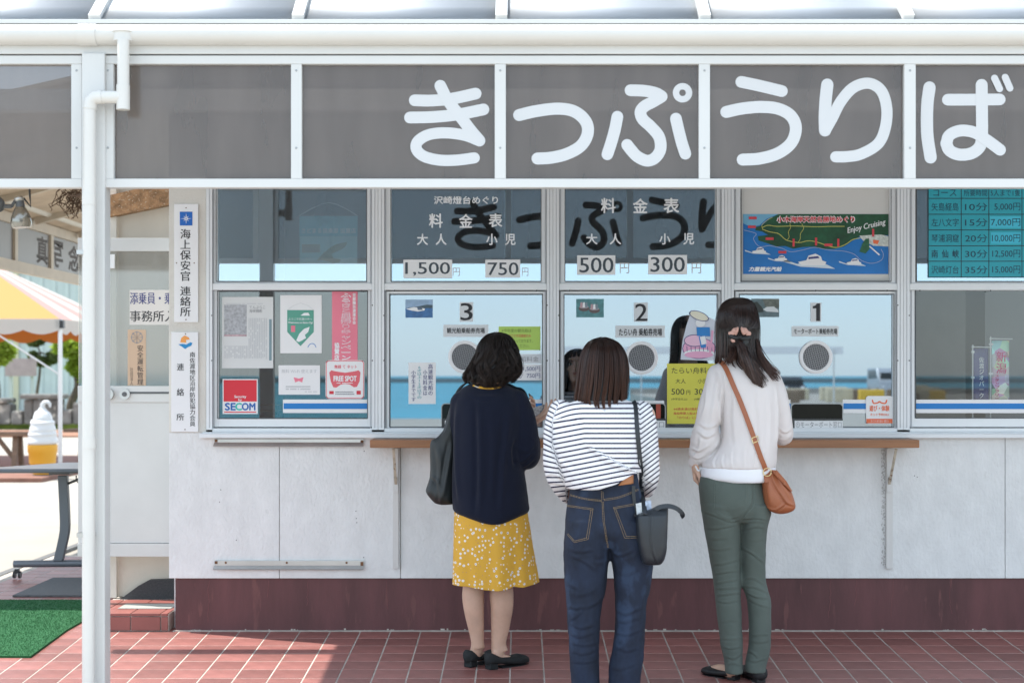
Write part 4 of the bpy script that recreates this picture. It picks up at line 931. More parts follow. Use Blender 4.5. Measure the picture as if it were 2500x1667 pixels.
BA = [(44, (2014, 314), (2006, 380), (2006, 480), (2018, 565)), (42, (2080, 358), (2150, 358), (2266, 357)), (43, (2201, 305), (2202, 400), (2202, 485), (2195, 525), (2165, 550), (2120, 555), (2086, 540), (2074, 515)), (42, (2074, 516), (2085, 486), (2125, 469), (2175, 476), (2222, 505), (2267, 538)),
      (25, (2247, 281), (2265, 319)), (25, (2285, 278), (2302, 317))]
signboard('long smoky grey sign board with big white characters across the canopy front', 253, 3640,
    [(253.2, 280), (712, 738), (1208, 1235), (1705, 1732), (2205, 2233), (2705, 2732), (3200, 3226)],
    [(280, 712), (738, 1208), (1235, 1705), (1732, 2205), (2233, 2705), (2732, 3200), (3226, 3640)], [KI, TSU, PU, U, RI, BA])
signboard('short blank smoky grey sign board left of the white post', -700, 203, [(177, 202.8), (-330, -304)], [(-304, 177), (-700, -330)], [])
# small gap strip above the signs
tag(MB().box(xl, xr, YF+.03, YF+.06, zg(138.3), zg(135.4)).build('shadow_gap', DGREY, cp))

# ================================================================ LEFT SIDE: door, beige wall
dr = thing('side_door', 'aluminium door with frosted glass upper half beside the stucco corner', 'door', (-1.95, .36, .29))
yd = .36
dx0, dx1 = -2.235, -1.715
MB().pbox((0, 582, 1, 614), yd-.02, yd+.02)
mm = mat('door_aluminium', (.60, .60, .59), .4, .25, var=.05)
zz = lambda p: Z(p, yd)
MB().box(dx0, dx1, yd-.02, yd+.02, zz(614), zz(582)).build('top_rail', mm, dr, bevel=.002)
MB().box(dx0, dx1, yd-.02, yd+.02, zz(982), zz(942)).build('lock_rail', mm, dr, bevel=.002)
MB().box(dx0, dx1, yd-.024, yd+.02, zz(1357), zz(1325)).build('bottom_rail', mm, dr, bevel=.002)
MB().box(dx0, dx1, yd-.012, yd+.012, zz(1324), zz(982.3)).build('kick_panel', mm, dr)
MB().box(dx1-.03, dx1, yd-.018, yd+.018, zz(941.7), zz(614.3)).build('stile', mm, dr)
MB().box(dx0, dx1-.031, yd-.003, yd+.003, zz(941.7), zz(614.3)).build('door_pane', DOORGL, dr)
MB().tube([(X(308, yd), yd-.034, zz(962)), (X(308, yd), yd-.019, zz(962))], .027, 24).build('lock_cylinder', STEEL, dr, smooth=40, bevel=0)
MB().tube([(X(308, yd), yd-.040, zz(962)), (X(308, yd), yd-.034, zz(962))], .012, 16).build('lock_core', DGREY, dr)
MB().tube([(X(268, yd), yd-.05, zz(962)), (X(268, yd), yd-.019, zz(962))], .030, 24).build('knob', STEEL, dr, smooth=40)
MB().box(X(320, yd), dx1-.02, yd-.0225, yd-.0195, zz(961), zz(956)).build('rail_groove', DGREY, dr)
MB().box(X(262, yd), X(283, yd), yd-.03, yd-.019, zz(656), zz(622)).build('corner_bracket', PAPER, dr)
# notices on the door
o = tag(MB().box(X(317, yd), dx1-.035, yd-.0052, yd-.0032, zz(793), zz(708)).build('entrance_notice', mat('door_notice', (.66, .63, .60), .6)), 'pale notice with blue and black characters on the side door glass', 'notice')
fit_text('添乗員・乗務員', G3.b(803, 692, 1170, 765), yd-.0058, NAVYINK, o, bold=.01); fit_text('事務所入口', G3.b(803, 805, 1150, 873), yd-.0058, INK, o, bold=.012)
o = tag(MB().box(*[X(G3(a, 0)[0], yd) for a in (790, 902)], yd-.0052, yd-.0032, zz(941), zz(G3(0, 922)[1])).build('wooden_plaque', mat('tan_plaque', (.56, .40, .28), .6)), 'tan plaque with ship wheel emblem and vertical characters on the side door', 'plaque')
vtext('安全運転管理', G3.b(847, 1018, 885, 1262), yd-.0058, INK, o, bold=.012); vtext('社団法人', G3.b(803, 1155, 822, 1265), yd-.0058, INK, o)
c = (X(G3(847, 0)[0], yd), zz(G3(0, 970)[1])); k_ = 7.92/F/2.529
stroke(MB(), [(c[0]+34*k_*math.cos(a), c[1]+34*k_*math.sin(a)) for a in np.linspace(0, 2*math.pi, 25)], 4*k_, yd-.0058, yd-.0053, True, k=1).build('wheel_emblem', GREYINK, o)
m = MB(); [m.poly([(c[0]+w1*math.sin(a)+38*k_*math.cos(a), c[1]-w1*math.cos(a)+38*k_*math.sin(a)), (c[0]-w1*math.sin(a)+38*k_*math.cos(a), c[1]+w1*math.cos(a)+38*k_*math.sin(a)), (c[0], c[1])], yd-.0066-.0001*i, yd-.0060) for i, a in enumerate(np.arange(0, 6.28, math.pi/4)) for w1 in (3*k_,)]; m.build('wheel_spokes', GREYINK, o)
# beige wall running back
bw = thing('beige_wall', 'beige board wall standing behind the aluminium side door', 'wall', (-2.09, 1, 0))
MB().box(-2.087, -1.705, .56, .60, .089, 2.62).build('board', BEIGE, bw)
MB().box(-2.125, -2.088, .530, .5595, .086, 2.62).build('corner_trim', mat('corner_trim', (.68, .63, .56), .6), bw, bevel=.002)
MB().box(-2.12, -2.088, .60, 2.4, .089, 2.62).build('board', BEIGE, bw)
m = MB(); m.add([(-2.12, .49, 2.05), (-1.705, .49, 2.135), (-1.705, .49, 2.26), (-2.12, .49, 2.16), (-2.12, .555, 2.05), (-1.705, .555, 2.135), (-1.705, .555, 2.26), (-2.12, .555, 2.16)], [(0, 1, 2, 3), (7, 6, 5, 4), (0, 4, 5, 1), (3, 2, 6, 7), (0, 3, 7, 4), (1, 5, 6, 2)])
tag(m.build('rusty_eave', mat('rusty_eave', (.36, .20, .10), .9, var=.6, vscale=30, bump=.5, bscale=60, spots=(90, .60, (.46, .36, .26)))), 'rust stained eave board above the side door', 'eave')
m = MB(); m.prism([(-2.064, .60), (-1.71, .60), (-1.71, 2.2), (-2.064, 2.2)], .0985, .104)

# ---- neighbouring canopy that runs back on the left
nc = thing('side_canopy', 'beige canopy with grey sign panels seen from its back at the left', 'canopy', (-3.99, 3, 0))
xs = -3.99
def dpt(px): return -F*(-xs)/(px-VX)+CY  # y where pixel column px meets the plane x = xs
zc0, zc1, zc2 = 2.05, 2.13, 2.42
CREAM = mat('cream_metal', (.56, .48, .38), .55, var=.12)
MB().box(xs-.02, xs+.03, 1.0, 11, zc0, zc0+.085).build('bottom_rail', CREAM, nc)
MB().box(xs-.02, xs+.03, 1.0, 11, zc2, zc2+.08).build('top_rail', CREAM, nc)
MB().tube([(xs+.16, 1, zc2+.13), (xs+.16, 11, zc2+.13)], .035, 12).build('conduit', mat('cream_pipe', (.62, .58, .50), .5), nc, smooth=40)
MB().tube([(xs+.30, 1, zc2+.28), (xs+.30, 11, zc2+.28)], .03, 12).build('conduit', MATS['cream_pipe'], nc, smooth=40)
for px in (-60, 33, 121, 197, 252):
    y_ = dpt(px); MB().box(xs-.015, xs+.025, y_-.035, y_+.035, zc0+.086, zc2-.001).build('mullion', CREAM, nc)
SMK2 = glassmat('side_panel_acrylic', .04, (.40, .34, .28), .4, .85, (.22, .18, .14), .35)
for a, b in zip((-400, -60, 33, 121, 197), (-60, 33, 121, 197, 252)):
    MB().box(xs, xs+.006, dpt(a)+.036, dpt(b)-.036, zc0+.087, zc2-.002).build('panel', SMK2, nc)
# letters show mirrored from the back: built on the far face, drawn through
def sidetext(ch, px0, px1, m):
    cu = bpy.data.curves.new('t', 'FONT'); cu.body = ch; cu.size = 1; cu.offset = .02; cu.resolution_u = 3
    o = bpy.data.objects.new('t', cu); COL.objects.link(o); dg = bpy.context.evaluated_depsgraph_get(); me = bpy.data.meshes.new_from_object(o.evaluated_get(dg)); bpy.data.objects.remove(o)
    v = np.zeros(len(me.vertices)*3); me.vertices.foreach_get('co', v); v = v.reshape(-1, 3); a, b = v.min(0), v.max(0); u = (v[:, 0]-a[0])/(b[0]-a[0]); w = (v[:, 1]-a[1])/(b[1]-a[1])
    if ch == '写': u = 1-u
    out = np.stack([np.full_like(u, xs+.0075), dpt(px0)+u*(dpt(px1)-dpt(px0)), zc0+.11+w*(zc2-zc0-.14)], 1).ravel()
    me.vertices.foreach_set('co', out); me.materials.clear(); me.materials.append(m); me.name = 'letter'; link('letter', me, nc)
SI = mat('side_letter', (.085, .075, .07), .7)
for ch, a, b in (('真', 87, 115), ('写', 128, 152), ('念', 165, 193)): sidetext(ch, a, b, SI)
# ceiling of that canopy, with joists
CEIL = mat('canopy_ceiling', (.58, .46, .34), .8, var=.25, vscale=3)
m = MB(); m.add([(xs, 1, zc2+.081), (xs, 11, zc2+.081), (-1.72, 11, 3.05), (-1.72, 3.6, 3.05), (-2.2, 1.0, 2.9), (xs, 1, zc2+.11), (xs, 11, zc2+.11), (-1.72, 11, 3.08), (-1.72, 3.6, 3.08), (-2.2, 1.0, 2.93)],
    [(0, 1, 2, 3, 4), (9, 8, 7, 6, 5), (0, 4, 9, 5), (4, 3, 8, 9), (3, 2, 7, 8), (2, 1, 6, 7), (1, 0, 5, 6)]); m.build('ceiling', CEIL, nc)
for i in range(8):
    y_ = 1.4+i*1.25; MB().bar((xs+.05, y_, zc2+.07), (-1.9, y_, zc2+.07+.57), .05, .07).build('joist', CREAM, nc)
# dead vine hanging from the edge
vn = MB(); rr = random.Random(4)
for i in range(46):
    p = P(rr.uniform(150, 204), rr.uniform(455, 472), 2.2); pts = [p]
    for k in range(7): p = p+Vector((rr.uniform(-.03, .03), rr.uniform(-.02, .02), -rr.uniform(.0, .035))); pts.append(p)
    vn.tube(pts, .0026, 4)
for i in range(60):
    p = P(rr.uniform(230, 290), rr.uniform(455, 478), 1.0)+Vector((0, 0, .0)); pts = [p]
    for k in range(5): p = p+Vector((rr.uniform(-.04, .02), 0, rr.uniform(-.015, .01))); pts.append(p)
    vn.tube(pts, .003, 4)
tag(vn.build('dead_vine', mat('vine', (.12, .075, .05), .9)), 'tangle of dry brown vine under the canopy edge', kind='stuff')
# flood lamp
fl = thing('flood_lamp', 'old metal flood lamp with swivel arm hanging under the side canopy', 'lamp', tuple(P(40, 470, 1.6)))
yl = 1.6; c = P(52, 505, yl); ax = (P(54, 556, yl)-P(50, 500, yl)).normalized()
m = MB(); m.tube([P(48, 482, yl), P(49, 500, yl), P(50, 506, yl)], [.022, .026, .028], 18); m.build('lamp_neck', DGREY, fl, smooth=40)
m = MB(); m.tube([P(50, 506, yl), P(50, 514, yl), P(51, 530, yl), P(52, 545, yl), P(53, 556, yl)], [.028, .04, .056, .062, .052], 24); m.build('reflector', mat('lamp_glass', (.32, .31, .28), .18, .7), fl, smooth=50)
m = MB(); m.tube([P(28, 505, yl), P(36, 492, yl), P(46, 486, yl)], .010, 8); m.tube([P(-6, 505, yl), P(12, 504, yl), P(28, 504, yl)], .013, 8); m.build('swivel_arm', DGREY, fl, smooth=40)
MB().ell(P(-3, 500, yl), (.036, .036, .045)).build('wall_mount', DGREY, fl, smooth=True)
MB().tube([P(72, 458, yl), P(73, 480, yl), P(75, 505, yl), P(58, 484, yl)], .006, 6).build('cable', mat('cable', (.03, .03, .03), .6), fl)
MB().ell(P(47, 486, yl), (.03, .03, .022)).build('lamp_cap', STEEL, fl, smooth=True)

# ---- folding table
tb = thing('folding_table', 'grey flip-top table on castors behind the white post', 'table', (X(150, 1.9), 1.9, 0))
zt_ = .665; m = MB()
# top: trapezoid seen nearly edge-on
tp = [(-2.0, 1.62), (-3.30, 1.62), (-3.30+.0, 1.68), (-2.55, 2.50), (-1.98+.0, 2.50)]
m.prism([(-3.22, 1.60), (-2.0, 1.60), (-2.0, 2.30), (-2.86, 2.30)], zt_, zt_+.022); m.build('tabletop', mat('laminate', (.24, .20, .185), .28, var=.08), tb, bevel=.003)
m = MB().tube([(-3.22, 1.597, zt_+.011), (-2.0, 1.597, zt_+.011)], .0125, 8); m.build('edge_band', mat('edge_band', (.10, .11, .125), .5), tb, smooth=True)
LEGM = mat('table_leg_paint', (.135, .15, .17), .42, .2)
yt_ = 1.93
pts = [P(154, 1160, yt_), P(158, 1240, yt_), P(159, 1290, yt_), P(153, 1325, yt_), P(143, 1368, yt_)]
m = MB().tube(smoothpts(pts, 4), .030, 4, up=(1, 0, 0)); m = MB()
sp = smoothpts(pts, 5); 
for i, q in enumerate(sp): m.v += [(q[0]-.028, q[1]-.022, q[2]), (q[0]+.028, q[1]-.022, q[2]), (q[0]+.028, q[1]+.022, q[2]), (q[0]-.028, q[1]+.022, q[2])]
for i in range(len(sp)-1):
    for j in range(4): m.f.append((i*4+j, (i+1)*4+j, (i+1)*4+(j+1) % 4, i*4+(j+1) % 4))
m.f += [(0, 1, 2, 3), (len(m.v)-1, len(m.v)-2, len(m.v)-3, len(m.v)-4)]
m.build('leg', LEGM, tb, bevel=.004)
o = MB().tube([P(34, 1376, yt_), P(250, 1374, yt_)], .0215, 12); o.build('foot_bar', LEGM, tb, smooth=50)
for px in (42, 225):
    p = P(px, 1402, yt_); MB().tube([p+Vector((-.010, 0, 0)), p+Vector((-.022, 0, 0))], .022, 16).build('castor', BLACK, tb, smooth=40); MB().tube([p+Vector((.022, 0, 0)), p+Vector((.010, 0, 0))], .022, 16).build('castor', BLACK, tb, smooth=40)
    MB().box(p.x-.012, p.x+.012, yt_-.015, yt_+.015, p.z+.008, p.z+.035).build('castor_fork', BLACK, tb)
MB().tube([P(196, 1318, 2.35), P(260, 1320, 2.35)], .022, 12).build('foot_bar', LEGM, tb, smooth=50); MB().tube([P(202, 1332, 2.35), P(203, 1333, 2.36)], .024, 12).build('castor', BLACK, tb)
MB().tube([P(166, 1180, yt_), P(186, 1172, yt_), P(200, 1165, yt_)], .008, 8).build('brace', DGREY, tb); MB().tube([P(186, 1160, yt_), P(186, 1172, yt_), P(194, 1182, yt_), P(203, 1180, yt_)], .004, 6).build('latch_lever', DGREY, tb)
MB().box(X(125, yt_), X(175, yt_), yt_-.05, yt_+.05, zt_-.028, zt_-.001).build('bracket', DGREY, tb)

# ---- background at the left, from 18 m to 50 m
def at(px, py, d): return P(px, py, d+CY)
tp = tag(MB().box(-16, -5.6, 18.3+CY, 23.5+CY, -.02, .03).build('seating_platform', mat('brown_paving', (.22, .105, .075), .8, var=.3, vscale=5)), 'brown paved seating platform', kind='structure')
WB = mat('bench_wood', (.20, .125, .08), .7, var=.3, vscale=5, stretch=(1, 6, 6))
def picnic(label, px0, px1, d):
    y_ = d+CY; t = thing('picnic_bench', label, 'bench', (X((px0+px1)/2, y_), y_, .03), 'wooden picnic benches')
    x0, x1 = X(px0, y_), X(px1, y_); zt2 = .50
    for k in range(3): MB().box(x0, x1, y_+k*.13, y_+k*.13+.12, zt2-.04, zt2).build('slat', WB, t)
    for xx, s_ in ((x0+.22, 1), (x1-.22, -1)):
        MB().bar((xx, y_+.05, .03), (xx, y_+.12, zt2-.04), .06).build('leg', WB, t); MB().bar((xx, y_+.36, .03), (xx, y_+.28, zt2-.04), .06).build('leg', WB, t)
        MB().bar((xx, y_+.15, .12), (xx+.26*s_, y_+.15, zt2-.05), .05).build('brace', WB, t)
    return t
picnic('brown wooden picnic bench left of the soft serve cone', -190, 73, 20); picnic('brown wooden picnic bench right of the soft serve cone', 154, 330, 21.2)
# ice cream
d = 18.9; y_ = d+CY; ic = thing('ice_cream_model', 'giant soft serve ice cream display with yellow cone', 'display', (X(104, y_), y_, 0)); k_ = d/F; cx_ = X(104, y_); zb_ = lambda py: CZ-(py-VY)*k_
prof = []
for i in range(61):
    t = i/60; py = 1085-(1085-996)*t; r0 = (34.5 if t < .34 else 34.5-5*(t-.34)/.1 if t < .44 else 29.5)*1.0
    r0 = np.interp(t, [0, .06, .30, .36, .62, .68, .86, .93, 1], [31, 35, 35, 30, 30, 22, 20, 12, 6]); r0 += 1.6*math.sin(t*3.1*2*math.pi); prof.append((r0*k_, zb_(py)))
m = MB().lathe((cx_, y_, 0), prof, 26)
for i, v in enumerate(m.v):
    a = math.atan2(v[1]-y_, v[0]-cx_); m.v[i] = (v[0], v[1], v[2]+.03*(a/math.pi)*.5)
m.tube([at(104, 1000, d), at(104, 988, d), at(108, 982, d), at(116, 981, d), at(122, 986, d), at(122, 994, d)], [.035, .03, .027, .024, .02, .012], 10)
m.build('soft_swirl', mat('swirl_white', (.56, .565, .57), .45), ic, smooth=60)
yc_ = mat('cone_yellow', (.62, .31, .02), .45)
MB().lathe((cx_, y_, 0), [(20*k_, 0.002), (24*k_, .06), (29*k_, zb_(1132)), (31*k_, zb_(1131))], 26).build('cone', yc_, ic, smooth=40)
MB().lathe((cx_, y_, 0), [(31*k_, zb_(1131)), (33.5*k_, zb_(1105)), (35*k_, zb_(1103)), (35.5*k_, zb_(1086)), (33*k_, zb_(1084))], 26).build('cone_cup', yc_, ic, smooth=40)
MB().lathe((cx_, y_, 0), [(24*k_, 0.0), (24*k_, .04)], 20).build('base', mat('base_dark', (.1, .1, .1), .6), ic)

# tent
tn = thing('event_tent', 'yellow and red-white striped event tent with scalloped edge', 'tent', (-5.89, 20+CY, 0))
ty0, ty1, tx1, tx0 = 20+CY, 23.7+CY, -5.89, -9.6; ze = 1.238+137*20/F; ap = Vector(((tx0+tx1)/2, (ty0+ty1)/2, 2.95))
YC_ = mat('tent_yellow', (.60, .33, .09), .7); WC_ = mat('tent_white', (.66, .62, .57), .7); RC_ = mat('tent_red', (.68, .38, .34), .7); OC_ = mat('tent_orange', (.62, .25, .05), .7)
for m_ in (YC_, WC_, RC_):
    t_ = m_.node_tree; b_ = t_.nodes['Principled BSDF']; tl = t_.nodes.new('ShaderNodeBsdfTranslucent'); tl.inputs[0].default_value = b_.inputs['Base Color'].default_value
    mx_ = t_.nodes.new('ShaderNodeMixShader'); mx_.inputs[0].default_value = .4; ou = [q for q in t_.nodes if q.type == 'OUTPUT_MATERIAL'][0]
    t_.links.new(b_.outputs[0], mx_.inputs[1]); t_.links.new(tl.outputs[0], mx_.inputs[2]); t_.links.new(mx_.outputs[0], ou.inputs[0])
A, B, Cc, D = Vector((tx0, ty0, ze)), Vector((tx1, ty0, ze)), Vector((tx1, ty1, ze)), Vector((tx0, ty1, ze))
def strip(p0, p1, q, f0, f1, m_, nm='roof_stripe'):
    a, b = p0.lerp(p1, f0), p0.lerp(p1, f1); n_ = (b-a).cross(q-a).normalized()*-.004
    MB().add([a, b, q, a+n_, b+n_, q+n_], [(0, 1, 2), (5, 4, 3), (0, 3, 4, 1), (1, 4, 5, 2), (2, 5, 3, 0)]).build(nm, m_, tn)
strip(A, B, ap, 0, 1, YC_)
for i in range(6): strip(B, Cc, ap, i/6, (i+1)/6, (RC_, WC_)[i % 2])
strip(Cc, D, ap, 0, 1, YC_)
for i in range(6): strip(D, A, ap, i/6, (i+1)/6, (RC_, WC_)[i % 2])
def valance(a, b, m_, h=.20, nsc=8):
    m = MB(); n_ = nsc*8; out = (b-a).normalized().cross(Vector((0, 0, 1)))*.01
    for i in range(n_+1):
        p = a.lerp(b, i/n_)+out; dz = h*(.72+.28*abs(math.sin(math.pi*i/8))); m.v += [tuple(p), tuple(p-Vector((0, 0, dz)))]
    m.f = [(2*i, 2*i+1, 2*i+3, 2*i+2) for i in range(n_)]
    o = m.build('valance', m_, tn); so = o.modifiers.new('solid', 'SOLIDIFY'); so.thickness = .004
valance(A, B, WC_); valance(B, Cc, WC_); valance(D, Cc, OC_, .24); valance(A, D, WC_)
for q in (A, B, Cc, D): MB().tube([Vector((q.x-.0, q.y+.03, 0)), Vector((q.x, q.y+.03, ze))], .028, 12).build('pole', mat('tent_pole', (.66, .66, .65), .4), tn, smooth=40)
MB().tube([B+Vector((0, .03, -.72)), B+Vector((-.8, .03, -.20))], .012, 8).build('brace', MATS['tent_pole'], tn); MB().tube([A+Vector((0, .03, -.06)), B+Vector((0, .03, -.06))], .018, 8).build('eave_pole', MATS['tent_pole'], tn)
MB().box(B.x-.05, B.x+.05, ty0-.01, ty0+.07, ze-.12, ze-.02).build('corner_joint', BLACK, tn)

# white building behind
bl = thing('storage_building', 'long pale blue ribbed metal building behind the stone wall', 'building', (-14, 46+CY, 0))
sd = mat('pale_siding', (.52, .57, .60), .6, var=.06); y_ = 46+CY
MB().box(-40, -6, y_+.05, y_+8, -.02, 5.0).build('wall', sd, bl)
m = MB()
for i in range(90): m.box(-40+i*.38, -40+i*.38+.12, y_, y_+.051, 0, 5.0)
m.build('siding_rib', sd, bl)['kind'] = 'stuff'
MB().box(-40.5, -5.5, y_-.5, y_+8.3, 5.01, 5.3).build('roof', mat('metal_roof', (.35, .36, .38), .5), bl)
for x in (-14.9, -17.5): MB().box(x, x+.16, y_-.05, y_-.001, 0, 5).build('drain_pipe', mat('cream_post', (.55, .50, .38), .6), bl)
# grass, stone wall
tag(MB().box(-60, -4.5, 36.1+CY, 45.9+CY, -.02, .10).build('grass', mat('grass', (.16, .23, .04), .9, var=.5, vscale=2, bump=.8, bscale=30)), 'rough green grass strip behind the stone wall', kind='stuff')
tag(MB().box(-60, -4.5, 31.5+CY, 34.8+CY, -.021, .012).build('red_soil', mat('red_soil', (.30, .15, .09), .9, var=.5, vscale=3)), 'strip of reddish soil before the stone wall', kind='structure')
ST = mat('lichen_stone', (.20, .195, .18), .95, var=.6, vscale=3, bump=.8, bscale=20, spots=(5, .6, (.42, .40, .35)))
sw = thing('stone_wall', 'low weathered stone wall with raised blocks behind the tent', 'wall', (-11, 35+CY, 0)); y_ = 35.2+CY
rr = random.Random(9)
for px0, px1, pt in ((-160, -60, 985), (-58, 25, 985), (26, 54, 1003), (55, 80, 975), (81, 145, 975), (146, 174, 1000), (175, 208, 983), (209, 262, 990), (263, 330, 985)):
    MB().pbox((px0+.6, pt, px1-.6, 1036), y_+rr.uniform(-.05, .05), y_+.5, y_).build('stone', ST, sw, bevel=.05)
MB().pbox((50, 962, 152, 974), y_-.1, y_+.6, y_).build('slab', ST, sw, bevel=.04); MB().pbox((-60, 972, 20, 984), y_-.1, y_+.6, y_).build('slab', ST, sw, bevel=.04)
# pink board
pb = thing('notice_board', 'faded pink notice board on two white posts in the garden', 'board', (X(50, 38+CY), 38+CY, .1)); y_ = 38+CY
MB().pbox((12, 875, 88, 918), y_, y_+.06).build('board', mat('faded_pink', (.42, .33, .34), .7, var=.2), pb)
for px in (25, 78): MB().pbox((px-3.5, 870, px+3.5, 975), y_+.061, y_+.12).build('post', mat('grey_post', (.50, .53, .55), .6), pb)
# trees: trunk + limbs + leaf clumps
def tree(label, px, d, base_py, crown, leafm, trunk_r, seed, trunk_top, leaf=.11, nleaf=1500, name='garden_tree', ctop=None):
    rr = random.Random(seed); y_ = d+CY; t = thing(name, label, 'tree', (X(px, y_), y_, 0.0)); k_ = d/F
    b = MB(); base = P(px, base_py, y_); base.z = .05; top = P(px+6, trunk_top, y_)
    pts = [base, base.lerp(top, .35)+Vector((rr.uniform(-.1, .1), 0, 0)), base.lerp(top, .7)+Vector((rr.uniform(-.1, .1), 0, 0)), top]
    b.tube(smoothpts(pts, 4), [trunk_r*(1-.5*i/12) for i in range(13)], 8); b.build('trunk', mat('bark', (.10, .075, .055), .9, var=.4, vscale=8), t, smooth=True)
    cb = MB(); lf = MB()
    for cx, cy, rx, ry in crown:
        c = P(cx, cy, y_); R_ = Vector((rx*k_, rx*k_*.8, ry*k_)); cb.tube([top, top.lerp(c, .6)+Vector((0, rr.uniform(-.1, .1), 0)), c], [trunk_r*.45, trunk_r*.3, trunk_r*.12], 6)
        for _ in range(nleaf//len(crown)):
            u = Vector((rr.gauss(0, 1), rr.gauss(0, 1), rr.gauss(0, 1))).normalized()*(rr.random()**.45)
            u *= 1+.25*noise.noise(u*2.3+Vector((cx, cy, seed)))
            p = c+Vector((u.x*R_.x, u.y*R_.y, u.z*R_.z)); s_ = leaf*rr.uniform(.6, 1.3)
            a = Vector((rr.gauss(0, 1), rr.gauss(0, 1), rr.gauss(0, .6))).normalized(); w = a.cross(Vector((rr.gauss(0, 1), rr.gauss(0, 1), rr.gauss(0, 1)))).normalized()
            k = len(lf.v); lf.v += [tuple(p-a*s_), tuple(p+w*s_*.45), tuple(p+a*s_), tuple(p-w*s_*.45)]; lf.f.append((k, k+1, k+2, k+3))
    cb.build('limb', MATS['bark'], t, smooth=True); o = lf.build('crown', leafm, t); return t
LB = mat('bright_leaf', (.34, .46, .05), .6, var=.45, vscale=3); LD = mat('pine_needle', (.13, .17, .05), .7, var=.45, vscale=3)
for m_ in (LB, LD):
    t_ = m_.node_tree; b_ = t_.nodes['Principled BSDF']; tl = t_.nodes.new('ShaderNodeBsdfTranslucent'); tl.inputs[0].default_value = b_.inputs['Base Color'].default_value
    mx_ = t_.nodes.new('ShaderNodeMixShader'); mx_.inputs[0].default_value = .45; ou = [q for q in t_.nodes if q.type == 'OUTPUT_MATERIAL'][0]
    t_.links.new(b_.outputs[0], mx_.inputs[1]); t_.links.new(tl.outputs[0], mx_.inputs[2]); t_.links.new(mx_.outputs[0], ou.inputs[0])
tree('bright green leafy tree with thick leaning trunk beside the tent pole', 178, 37, 990, ((160, 842, 26, 24), (195, 850, 32, 30), (230, 845, 35, 40), (255, 880, 28, 40), (190, 895, 22, 22), (212, 915, 20, 18)), LB, .13, 1, 905, .14, 5200)
tree('bright green tree cut by the left picture edge', -20, 36, 980, ((-10, 838, 30, 22), (12, 858, 22, 18), (-12, 872, 34, 20)), LB, .10, 2, 900, .13, 2600)
tree('small dark pine clipped into round pads behind the pink board', 92, 39, 985, ((88, 832, 20, 14), (100, 882, 25, 12), (128, 872, 16, 14), (80, 868, 10, 8)), LD, .05, 3, 860, .08, 3400, name='pine_tree')
tree('dark green tree in the gap between post and side door', 300, 34, 985, ((272, 850, 18, 34), (300, 860, 40, 40), (270, 920, 14, 40), (290, 950, 20, 20)), LB, .08, 4, 900, .13, 3000)

# ================================================================ HARBOUR SIDE, seen in the window glass
bb = thing('reflected_beam', 'long white beam added on the quay to reflect as a pale band', 'crossbeam', (5.5, -38, -.38))  # invented beam, added for the white band reflected in the panes
yb_ = -38; D_ = -yb_-CY+0
MB().box(.6, 9.4, yb_, yb_+.12, 1.84, 2.06).build('beam', PAPER, bb)
for i in range(4): MB().box(.7+i*2.8, .74+i*2.8, yb_+.121, yb_+.16, -.38, 2.0).build('post', WHITE_METAL, bb)
def vehicle(name, label, x, y, w, l, h, m, cat, van=True, yaw=0):
    t = thing(name, label, cat, (x, y, -.385)); z0 = -.385
    pr = [(-l/2, .28), (-l/2, h*.55), (-l/2+.1, h*.95), (-l/2+.3, h), (l/2-1.1 if van else l/2-1.6, h), (l/2-.5 if van else l/2-1.0, h*.62), (l/2-.05, h*.5), (l/2, .30)] if van else \
         [(-l/2, .28), (-l/2+.02, h*.58), (-l/2+.5, h*.66), (-l/2+1.0, h), (l/2-1.9, h), (l/2-1.2, h*.68), (l/2-.1, h*.55), (l/2, .30)]
    def side(ps, hw, nm, mm, zadd=0): b = MB(); k = len(ps); b.v = [(x-hw, y+q, z0+r_) for q, r_ in ps]+[(x+hw, y+q, z0+r_) for q, r_ in ps]; b.f = [tuple(range(k)), tuple(range(2*k-1, k-1, -1))]+[(i, i+k, (i+1) % k+k, (i+1) % k) for i in range(k)]; return b.build(nm, mm, t, bevel=.04)
    side(pr, w/2, 'body', m)
    gl_ = mat('car_glass', (.03, .035, .04), .08)
    side([(-l/2+.45, h*.60), (-l/2+.5, h*.92), (l/2-1.4 if van else l/2-1.9, h*.92), (l/2-.85 if van else l/2-1.4, h*.62)], w/2+.012, 'side_window', gl_)
    MB().box(x-w*.4, x+w*.4, y-l/2-.015 if van else y-l/2+.3, y-l/2+.05 if van else y-l/2+.6, z0+h*.62, z0+h*.9).build('rear_window', gl_, t)
    MB().box(x-w*.42, x+w*.42, y+l/2-.75, y+l/2-.40, z0+h*.60, z0+h*.84).build('windscreen', gl_, t)
    for sx in (-1, 1):
        for sy_ in (-l*.31, l*.31): MB().tube([(x+sx*(w/2-.2), y+sy_, z0+.32), (x+sx*(w/2+.01), y+sy_, z0+.32)], .32, 18).build('wheel', BLACK, t, smooth=40)
        MB().box(x+sx*w*.36-.12, x+sx*w*.36+.12, y+l/2-.06, y+l/2+.02, z0+.62, z0+.78).build('headlight', PAPER, t)
    return t
vehicle('parked_van', 'silver van parked on the pier, mirrored in window 1', 29.3, -118, 1.9, 4.6, 2.15, mat('van_silver', (.45, .47, .50), .3, .4), 'van')
vehicle('parked_car', 'dark hatchback parked on the pier, mirrored in window 1', 20.6, -112, 1.75, 4.2, 1.5, mat('car_dark', (.06, .065, .075), .3, .3), 'car', False)
vehicle('parked_car', 'grey saloon further along the pier, mirrored in window 1', 14.6, -122, 1.75, 4.4, 1.55, mat('car_grey', (.20, .21, .23), .3, .3), 'car', False)
rr = random.Random(21)
